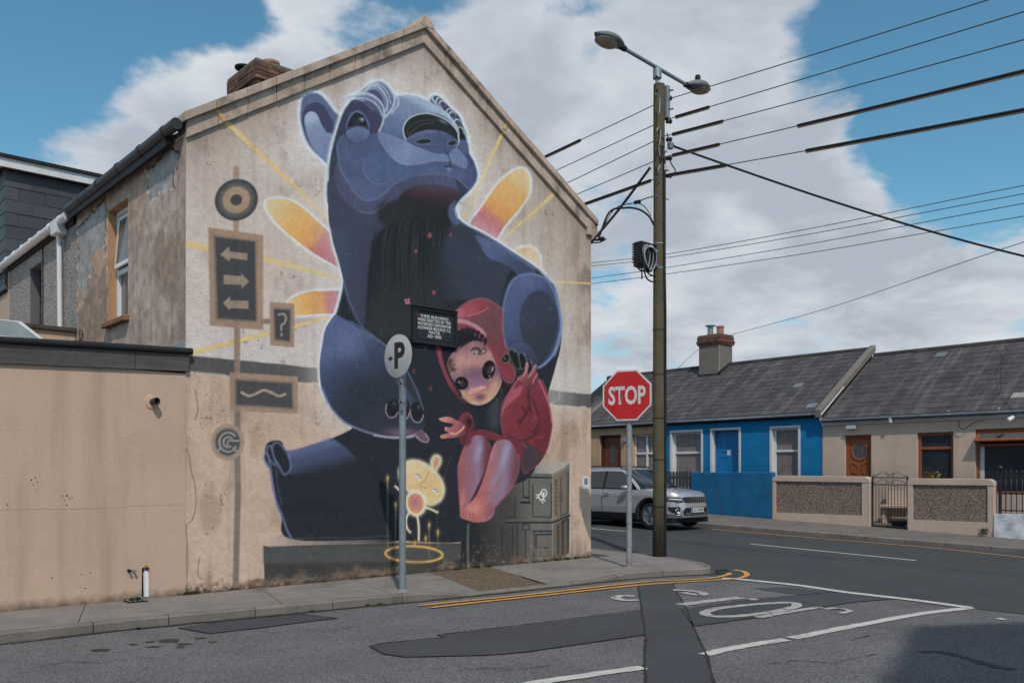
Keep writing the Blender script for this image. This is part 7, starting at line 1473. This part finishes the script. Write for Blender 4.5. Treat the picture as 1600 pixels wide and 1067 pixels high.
# windscreen
ws = CB(); ws.grid(lambda s, t: (lambda tt: (cab(tt)[0] + .06 * math.sin(math.pi * tt) + .012 - .10 * abs(2*s - 1) ** 3.2, cab(tt)[2] * .92 * (2*s - 1), cz(tt) + .012))(.03 + .90 * t), 16, 10); ws.build('windscreen', M_carglass, car, smooth=True)
for y_ in (.1, -.45): CB().tube([(1.06, y_, 1.035), (.95, y_ + .32, 1.10), (.86, y_ + .5, 1.15)], .01, 5).build('wiper', M_clad, car)
# front: conforming panels on the body surface
def fx(y, z):
    x = az(z)
    for _ in range(12):
        w = wz(z) * (1 - .10 * ((x - 1.2) / .88) ** 2 if x > 1.2 else 1); k = min(.999, abs(y) / w); x = .5 * x + .5 * az(z) * (1 - k ** 4.2) ** (1 / PE)
    return x
def fpanel(pts, name, mat, off=.012, parent=car, n=10):
    # polygon in (y,z), triangulated as a fan of strips between its left and right chains
    ys = [p[0] for p in pts]; m_ = CB(); zs = [p[1] for p in pts]; z0, z1 = min(zs), max(zs); nr = 8; rows = []
    for j in range(nr + 1):
        z = z0 + (z1 - z0) * (j / nr) * .998 + .0005; xs_ = []
        for (ya, za), (yb, zb) in zip(pts, pts[1:] + pts[:1]):
            if (za <= z < zb) or (zb <= z < za): xs_.append(ya + (yb - ya) * (z - za) / (zb - za))
        if len(xs_) >= 2: rows.append((z, min(xs_), max(xs_)))
    v_ = [(fx(a + (b - a) * i / n, z) + off, a + (b - a) * i / n, z) for z, a, b in rows for i in range(n + 1)]
    m_.add(v_, [(j*(n+1)+i, j*(n+1)+i+1, (j+1)*(n+1)+i+1, (j+1)*(n+1)+i) for j in range(len(rows)-1) for i in range(n)]); return m_.build(name, mat, parent, smooth=True)
gr_ = fpanel([(-.44,.845),(.44,.845),(.47,.80),(.43,.69),(-.43,.69),(-.47,.80)], 'grille', M_clad, .014)
for k in range(-4, 5):
    if k == 0: continue
    y_ = k * .092; x_ = fx(y_, .77) + .02; CB().obox((x_, y_, .768), (.012,0,0), (0,.018,0), (-.012,0,.062)).build('grille_bar', M_chrome, gr_)
em = CB(); 
for a, b in (((-.045,.80),(.045,.80)),((-.045,.80),(-.045,.77)),((-.045,.775),(.045,.755)),((.045,.76),(.045,.73)),((.045,.73),(-.045,.73))): em.tube([(fx(0,.77)+.035,a[0],a[1]),(fx(0,.77)+.035,b[0],b[1])], .011, 6)
em.build('emblem', M_chrome, gr_)
for s in (1, -1):
    hl = fpanel([(s*.46,.80),(s*.47,.72),(s*.62,.705),(s*.80,.745),(s*.825,.80),(s*.80,.842),(s*.60,.835)] if s > 0 else [(-.46,.80),(-.60,.835),(-.80,.842),(-.825,.80),(-.80,.745),(-.62,.705),(-.47,.72)], 'headlight', M_lamp, .010)
    fpanel([(s*.50,.775),(s*.52,.745),(s*.74,.765),(s*.74,.795)] if s > 0 else [(-.50,.775),(-.74,.795),(-.74,.765),(-.52,.745)], 'lamp_unit', pmat('lamp_reflector', S(206,216,224), rough=.1, var=.3, scale=30), .014, hl)
    CB().lathe((fx(.62,.47)+.0, s*.62, .47), (1, s*.35, 0), [(.0,.075),(.02,.07),(.025,.05),(.01,.03)], 18).build('fog_lamp', M_chrome, car, auto=50)
    o_ = lambda pts: pts if s > 0 else [(-y, z) for y, z in reversed(pts)]
    fpanel(o_([(.72,.60),(.84,.60),(.84,.36),(.55,.33),(.52,.36),(.60,.44),(.66,.55)]), 'fog_recess', M_paint, .004)
    fpanel(o_([(.79,.58),(.825,.58),(.82,.38),(.785,.38)]), 'bumper_trim', M_chrome, .018); fpanel(o_([(.52,.375),(.80,.385),(.80,.35),(.50,.345)]), 'bumper_trim', M_chrome, .018)
    fpanel(o_([(.55,.56),(.62,.60),(.76,.58),(.76,.50),(.70,.42),(.58,.42)]), 'fog_surround', M_clad, .006)
    fpanel(o_([(.44,.715),(.46,.695),(.62,.685),(.82,.735),(.84,.755),(.62,.71)]), 'headlight_trim_line', M_clad, .011)  # black trim edge below each headlight
fpanel([(-.40,.585),(.40,.585),(.50,.47),(.46,.36),(-.46,.36),(-.50,.47)], 'lower_intake', M_clad, .014); fpanel([(-.72,.31),(.72,.31),(.70,.215),(-.70,.215)], 'bumper_skirt', M_clad, .016, n=20)
for z_ in (.385, .42): CB().tube([(fx(y, z_) + .018, y, z_) for y in np.linspace(-.42, .42, 9)], .007, 5).build('intake_bar', M_galv, car)
xp_ = fx(0, .5) + .03; pl_ = CB().obox((xp_, 0, .49), (.006,0,0), (0,.26,0), (0,0,.056)).build('number_plate', M_wf, car)
CB().obox((xp_ + .0065, -.235, .49), (.001,0,0), (0,.022,0), (0,0,.054)).build('plate_band', pmat('plate_blue', S(40,90,170)), pl_)
me = text_mesh('241-W-899', .088, offset=.0015); bbx = [v.co.x for v in me.vertices]; me.transform(Matrix.Diagonal((.42 / (max(bbx) - min(bbx)), 1, 1, 1)))
me.transform(Matrix.Translation(T((xp_ + .008, .022, .488))) @ Matrix(((1,0,0,0),(0,0,-1,0),(0,1,0,0),(0,0,0,1)))); mobj('plate_lettering', me, M_blackp, pl_)
CB().box((-1.9,-.75,.16),(1.9,.75,.30)).build('underbody', M_clad, car)
fpanel([(-.30,.20),(.30,.20),(.30,.19),(-.30,.19)], 'chin', M_clad, .0)

# ------------------------------------------------------------------ utility pole, street lamps, wires
up_ = ground(1030, 869, lambda x, y: 0.0); UX, UY = up_.x, up_.y
def atpole(u, v): return on_y(u, v, UY)
M_polewood = pmat('mossy_pole_wood', S(104,95,80,.95), rough=.92, var=.18, scale=3, bump=.6, bscale=22, streak=S(84,90,50), streak_amt=.65, streak_scale=(9,9,.35), spots=S(70,62,54), spot_amt=.4, spot_scale=3, fine=.12, fine_scale=50, spec=.1, foot=(S(40,36,34), .25, 1.15, .92, (14,14,.8)))
M_tar = pmat('creosote_black', S(44,40,38), rough=.9, var=.3, scale=5, bump=.6, bscale=18, streak=S(92,84,70), streak_amt=.7, streak_scale=(16,16,.6), spec=.1)
M_cable = pmat('black_cable', S(30,31,33), rough=.6, var=.1); M_sleeve = pmat('cable_guard_tan', S(176,152,124), rough=.7, var=.1); M_wire = pmat('bare_wire', S(54,62,62), rough=.6, var=.1); M_greyc = pmat('grey_cable', S(160,164,166), rough=.5, var=.1)
pole = thing('utility_pole', (UX, UY, 0), 'tall mossy timber utility pole with blackened foot at the pavement corner', 'pole')
ZT = atpole(1032, 134).z
MB().tube([(UX + .004*math.sin(z*2.1),UY + .004*math.cos(z*1.7),z) for z in np.linspace(-.15, ZT, 30)], .118, 18, r1=.102).build('shaft', M_polewood, pole, auto=50)
cp_ = [Vector((UX + .02, UY - .118, z)) for z in (.0, .5, 1.2, 2.2, 3.4, 4.4)] + [Vector((UX + .0, UY - .116, z)) for z in (5.2, 6.2, 7.2)]
MB().tube(cp_, .028, 8).build('cable_conduit', M_cable, pole, auto=60)
for z_ in (.9, 1.75, 2.5, 3.3, 4.1): MB().lathe((UX,UY,z_), (0,0,1), [(0,.124),(.012,.124)], 18, cap=False).build('conduit_strap', M_metaldark, pole)
for v_ in (383, 421): MB().lathe((UX,UY,atpole(1030,v_).z), (0,0,1), [(0,.112),(.002,.118),(.022,.118),(.024,.112)], 18).build('strap', M_galv, pole, auto=40)
# spreader plates, insulators and stub cables near the head
MB().box((UX+.06,UY-.135,atpole(1040,190).z),(UX+.15,UY+.0,ZT-.02)).build('mounting_plate', M_galv, pole, bevel=.01)
for v_ in (149, 178): p = atpole(1043, v_); MB().tube([(UX+.1,UY-.12,p.z),(UX+.2,UY-.16,p.z+.03)], .014, 8).build('bolt', M_metaldark, pole)
for v_ in (158, 194, 222, 251, 278):
    p = atpole(1041, v_); MB().lathe((UX+.11,UY-.06,p.z), (.7,-.7,0), [(0,.02),(.03,.045),(.06,.03),(.09,.05),(.12,.02)], 10).build('insulator', pmat('insulator_dark', S(70,66,64), rough=.4), pole, auto=60)
MB().box((UX-.02,UY-.19,atpole(1036,272).z),(UX+.07,UY-.12,atpole(1036,262).z)).build('fuse_box', M_white, pole, bevel=.008); MB().box((UX+.1,UY-.18,atpole(1042,238).z),(UX+.19,UY-.1,atpole(1042,228).z)).build('fuse_box', M_galv, pole, bevel=.008)
for pth, m_ in (([(1024,147),(1030,152),(1031,165),(1030,178)], M_greyc), ([(1026,205),(1029,200),(1032,205),(1031,220),(1029,230),(1031,245)], M_greyc), ([(1028,200),(1030,215),(1028,235),(1032,255)], M_cable), ([(1034,215),(1038,222),(1036,236),(1032,245)], M_cable), ([(1038,228),(1034,232),(1036,240),(1042,236)], M_cable), ([(1044,246),(1050,258),(1055,266),(1053,272)], M_cable), ([(1031,258),(1029,266),(1034,272)], M_greyc), ([(1042,208),(1046,220),(1052,226),(1056,232)], M_cable)):
    MB().tube(catmull([on_y(u, v, UY - .16) for u, v in pth], 5), .011, 6).build('stub_cable', m_, pole, auto=60)
# lamp bracket
sl = thing('street_lamp', (UX, UY, ZT), 'twin headed grey street lamp clamped to the head of the utility pole', 'street lamp')
tz = atpole(1027, 108).z; lx = atpole(1027, 108).x
MB().lathe((lx,UY,ZT-.06), (0,0,1), [(0,.035),(.16,.035),(.16,.078),(tz-ZT+.06,.078),(tz-ZT+.07,.06)], 18).build('spigot', M_galv, sl, auto=40)
for z_ in (tz-.45, tz-.2): MB().tube([(lx-.06,UY-.05,z_),(lx-.16,UY-.1,z_)], .014, 8).build('clamp_bolt', M_metaldark, sl)
A0 = atpole(974, 75.6); A1 = atpole(1073, 133)
MB().tube([A0, (A0 + A1) / 2, A1], .034, 12).build('arm', M_galv, sl)
M_head = pmat('lamp_head_grey', S(116,120,124), rough=.55, var=.15, scale=5, streak=S(80,84,86), streak_amt=.5, streak_scale=(5,5,3)); M_bowl = pmat('lamp_bowl', S(168,144,120), rough=.25, var=.2, scale=6, spec=.6)
def head(p, d, L_, name='lamp_head'):
    d = Vector(d).normalized(); s = Vector((0,0,1)).cross(d).normalized(); u = d.cross(s)
    n1_, n2_ = 16, 20; mb = MB()
    def pt(a, b):
        prof = (math.sin(math.pi * min(1, a * .94 + .05)) ** .55) * (.62 + .38 * math.sin(math.pi * min(1, a * .8 + .1))); w = .175 * prof; th = 2 * math.pi * b
        return p + d * (L_ * a) + s * (w * math.cos(th)) + u * (w * (.62 if math.sin(th) > 0 else .45) * math.sin(th) + .01)
    mb.grid(lambda b, a: pt(a, b), n2_, n1_); h = mb.build(name, M_head, sl, smooth=True)
    bw = MB(); c0 = p + d * (L_ * .60) - u * .055
    def bp(a, b): th = 2 * math.pi * b; r_ = math.sin(a * math.pi / 2); return c0 + d * (L_ * .33 * r_ * math.cos(th)) + s * (.145 * r_ * math.sin(th)) - u * (.075 * math.cos(a * math.pi / 2))
    bw.grid(lambda b, a: bp(a, b), 22, 8); bw.build('lamp_bowl', M_bowl, h, smooth=True)
    rim = MB(); rim.tube([bp(1.0, k / 24) for k in range(25)], .014, 6); rim.build('bowl_rim', M_head, h)
    MB().tube([p - d * .05, p + d * .12], .05, 12).build('spigot_clamp', M_metaldark, h)
    return h
hx0 = atpole(931, 53); h1 = head(A0, hx0 - A0, (hx0 - A0).length + .02); hx1 = atpole(1107, 139); h2 = head(A1, hx1 - A1, (hx1 - A1).length + .02)
pc_ = A1 + (hx1 - A1) * .5 + Vector((0,0,.09)); MB().lathe(pc_, (0,0,1), [(0,.045),(.06,.045),(.06,.055),(.12,.05),(.14,.02)], 14).build('photocell', M_metaldark, h2, auto=50)
# splice box with coiled cable
jb = thing('splice_box', atpole(1008, 400), 'black ribbed splice box with coiled cables strapped to the utility pole', 'junction box')
j0 = atpole(994, 377); j1 = atpole(1008, 420); 
MB().box((j0.x,UY-.12,j1.z),(j1.x,UY+.08,j0.z)).build('case', M_black, jb, bevel=.03)
for k in range(8): z_ = j0.z - .05 - k * .045; MB().box((j0.x-.012,UY-.132,z_),(j1.x-.05,UY+.09,z_+.018)).build('rib', M_black, jb)
MB().box((j0.x-.03,UY-.14,j1.z+.02),(j0.x+.12,UY-.02,j1.z+.2)).build('lid', M_metaldark, jb, bevel=.02)
for k in range(7):
    cc_ = on_y(1010 + k * 1.1, 404 + (k % 3), UY - .15 - .012 * k); rx_, rz_ = .09 + .012 * k, .24 - .006 * k
    MB().tube([cc_ + Vector((rx_ * math.cos(a) , -.02 * math.sin(a * 2), rz_ * math.sin(a))) for a in np.linspace(0, 2*math.pi, 22)], .011, 6).build('cable_coil', M_greyc if k % 3 == 0 else M_cable, jb, auto=60)
for px in ([(1003,418),(1003,436)], [(1006,420),(1010,434),(1018,440),(1024,440)], [(1008,418),(1014,428),(1024,432)], [(994,415),(1000,422),(1006,424)], [(1010,380),(1018,382),(1026,386)]): MB().tube(catmull([on_y(u, v, UY - .12) for u, v in px], 5) if len(px) > 2 else [on_y(u, v, UY - .12) for u, v in px], .014, 6).build('tail_cable', M_cable, jb, auto=60)
MB().box((j1.x-.02,UY-.06,atpole(1010,390).z-.02),(UX-.1,UY+.02,atpole(1010,390).z+.02)).build('bracket', M_galv, jb); MB().box((j1.x-.02,UY-.06,atpole(1010,412).z-.02),(UX-.1,UY+.02,atpole(1010,412).z+.02)).build('bracket', M_galv, jb)

# wires. each is one thing: the wire and any guard sleeves on it
def cat3(a, b, sag, n=26):
    a = Vector(a); b = Vector(b); return [a.lerp(b, t) + Vector((0,0,-4 * sag * t * (1 - t))) for t in np.linspace(0, 1, n)]
def u_of(p): d = p - CAM; dp = d.dot(FW); return 800 + FPX * d.dot(RT) / dp
def wire(label, pts, r, mat, sleeves=(), group=None, name='overhead_wire'):
    root = thing(name, pts[0], label, 'wire', group); MB().tube(pts, r, 6).build('conductor', mat, root, auto=70)
    fine = [pts[i].lerp(pts[i+1], k / 12) for i in range(len(pts)-1) for k in range(12)] + [pts[-1]]
    for u0, u1 in sleeves:
        seg = [p for p in fine if (p - CAM).dot(FW) > .5 and u0 <= u_of(p) <= u1]
        if len(seg) < 2: continue
        d = (seg[-1] - seg[0]).normalized(); dn = Vector((0,0,-1)); dn = (dn - d * dn.dot(d)).normalized()
        MB().tube(seg, .029, 8).build('guard_sleeve', M_cable, root, auto=60); MB().tube([p + dn * .024 for p in seg], .017, 8).build('sleeve_lining', M_sleeve, root, auto=60)
    return root
XR = UX + .12
def yplane(u, v, X): return on_x(u, v, X)
def run(pole_px, far_px, right_px, X=XR):
    """wire along the road: through the pole point, through a sighted point on the near side and one on the far side"""
    p = atpole(*pole_px); p = Vector((X, UY, p.z)); q = on_x(*right_px, X); w = on_x(*far_px, X)
    k = (q.z - p.z) / (q.y - p.y); e = Vector((X, -34, p.z + k * (-34 - p.y) * .55)); L_ = p.y + 34
    # sag chosen so that the span passes the sighted point
    t = (p.y - q.y) / L_; zl = p.z + (e.z - p.z) * t; sag = (zl - q.z) / (4 * t * (1 - t)); near = cat3(p, e, sag, 40)
    k2 = (w.z - p.z) / (w.y - p.y); f_ = Vector((X, 34, p.z + k2 * (34 - p.y) * .5)); L2 = 34 - p.y; t = (w.y - p.y) / L2; zl = p.z + (f_.z - p.z) * t; sag2 = (zl - w.z) / (4 * t * (1 - t))
    return list(reversed(cat3(p, f_, sag2, 30))) + near[1:]
GW = 'bare mains wires along the main road'
wire('topmost bare mains wire, dead ended just under the street lamp', run((1042,160), (920,213), (1545,0)), .008, M_wire, [(844,909)], GW)
wire('second highest mains wire, with one short guard sleeve beside the pole', run((1042,191), (920,243), (1600,18.7)), .008, M_wire, [(1052,1110)], GW)
wire('third mains wire down the pole, sleeve meeting the bunch of jumper cables', run((1042,216), (920,270), (1600,62.5)), .008, M_wire, [(1048,1132)], GW)
wire('fourth mains wire down, carrying a long twisted sleeve across the blue sky', run((1042,248), (920,296), (1242,198)), .008, M_wire, [(1050,1128),(1242,1700)], GW)
wire('lowest mains wire at the pole, with straight tan lined sleeves on both sides', run((1042,277), (913,319), (1258,236)), .008, M_wire, [(905,1022),(1046,1136),(1258,1700)], GW)
# service drop to the right, diagonal drop to the gable corner, looped telephone leads
a = on_y(1050, 228, UY - .1); b = on_x(1600, 371, 13.5); e = a + (b - a) * 1.8
wire('thick black service cable falling from the pole across the clouds to the right', [a + (e - a) * t + Vector((0,0,-.35 * math.sin(math.pi * t))) for t in np.linspace(0, 1, 24)], .02, M_cable, name='service_cable')
HB = Vector((7.45, .6, 4.85))
a = on_y(1016, 262, UY); pr = [a, on_y(1002, 281, UY + .15), on_x(965, 330, 7.95), on_x(922, 381, 7.5), on_x(905, 402, 7.36)]
wire('thick black cable slanting from the pole down behind the gable corner', [pr[0].lerp(pr[1], .5) if False else p for p in catmull(pr, 5)], .024, M_cable, name='service_cable')
bp = Vector((7.46, -.05, 5.72))
pr = [bp] + [on_y(u, v, UY + (1 - t) * .7) for u, v, t in ((952,332,.2),(976,325,.5),(997,327,.7),(1013,337,.9),(1022,352,1.0))]
wire('looping black telephone lead arching from the gable bracket to the pole', catmull(pr, 6), .018, M_cable, name='telephone_cable')
pr = [bp + Vector((.02,.02,.05))] + [on_y(u, v, UY + (1 - t) * .7) for u, v, t in ((960,327,.3),(992,317,.6),(1010,310,.85),(1022,307,1.0))]
tw = wire('thin taut telephone wire from the gable bracket to the pole eye bolt', catmull(pr, 5), .010, M_cable, name='telephone_cable')
cl_ = on_y(996, 316, UY + .25); MB().obox(cl_, (.06,0,.02), (0,.03,0), (-.01,0,.03)).build('splice_clamp', M_metaldark, tw); MB().tube(catmull([on_y(u, v, UY + .1) for u, v in ((998,318),(1006,322),(1014,332),(1017,338))], 5), .008, 6).build('tail', M_cable, tw)
MB().tube([(UX-.13,UY-.03,atpole(1022,307).z),(UX+.2,UY-.05,atpole(1022,307).z)], .012, 8).build('eye_bolt', M_galv, pole)
# thin wires of the pole line on the cottage side
for k, (v0, v1, v2) in enumerate(((411,397,290),(416,402.5,303),(435,418,318),(443.6,428,338))):
    X = 16.6; p0 = on_x(922, v0, X); p1 = on_x(1043, v1, X); p2 = on_x(1600, v2, X); e0 = p1 + (p0 - p1) * 2.2; e1 = p2 + (p2 - p1) * .9
    P = [e0, p0, p1, (p1 + p2) / 2 + Vector((0,0,-.05)), p2, e1]; wire(('topmost of the four thin parallel wires above the cottage roofs', 'second from the top of four thin parallel wires above the cottages', 'third from the top of four thin parallel wires above the cottages', 'lowest of the four thin parallel wires above the cottage roofs')[k], catmull(P, 6), .009, M_wire, (), 'thin wires over the cottage roofs')
a = Vector((22.0, 7.27, 6.35)); b = on_x(1600, 378, 15.5); wire('thin slack wire running from the cottage chimney into the sky', catmull([a, a.lerp(b, .5) + Vector((0,0,-.12)), b, b + (b - a) * .5], 6), .008, M_wire, name='aerial_wire')
a = Vector((22.0, 8.13, 6.2)); wire('short stay wire from the cottage chimney down to the slate ridge', [a, a + Vector((0,.9,-.55)), a + Vector((.1,1.4,-.86))], .007, M_wire, name='aerial_wire')
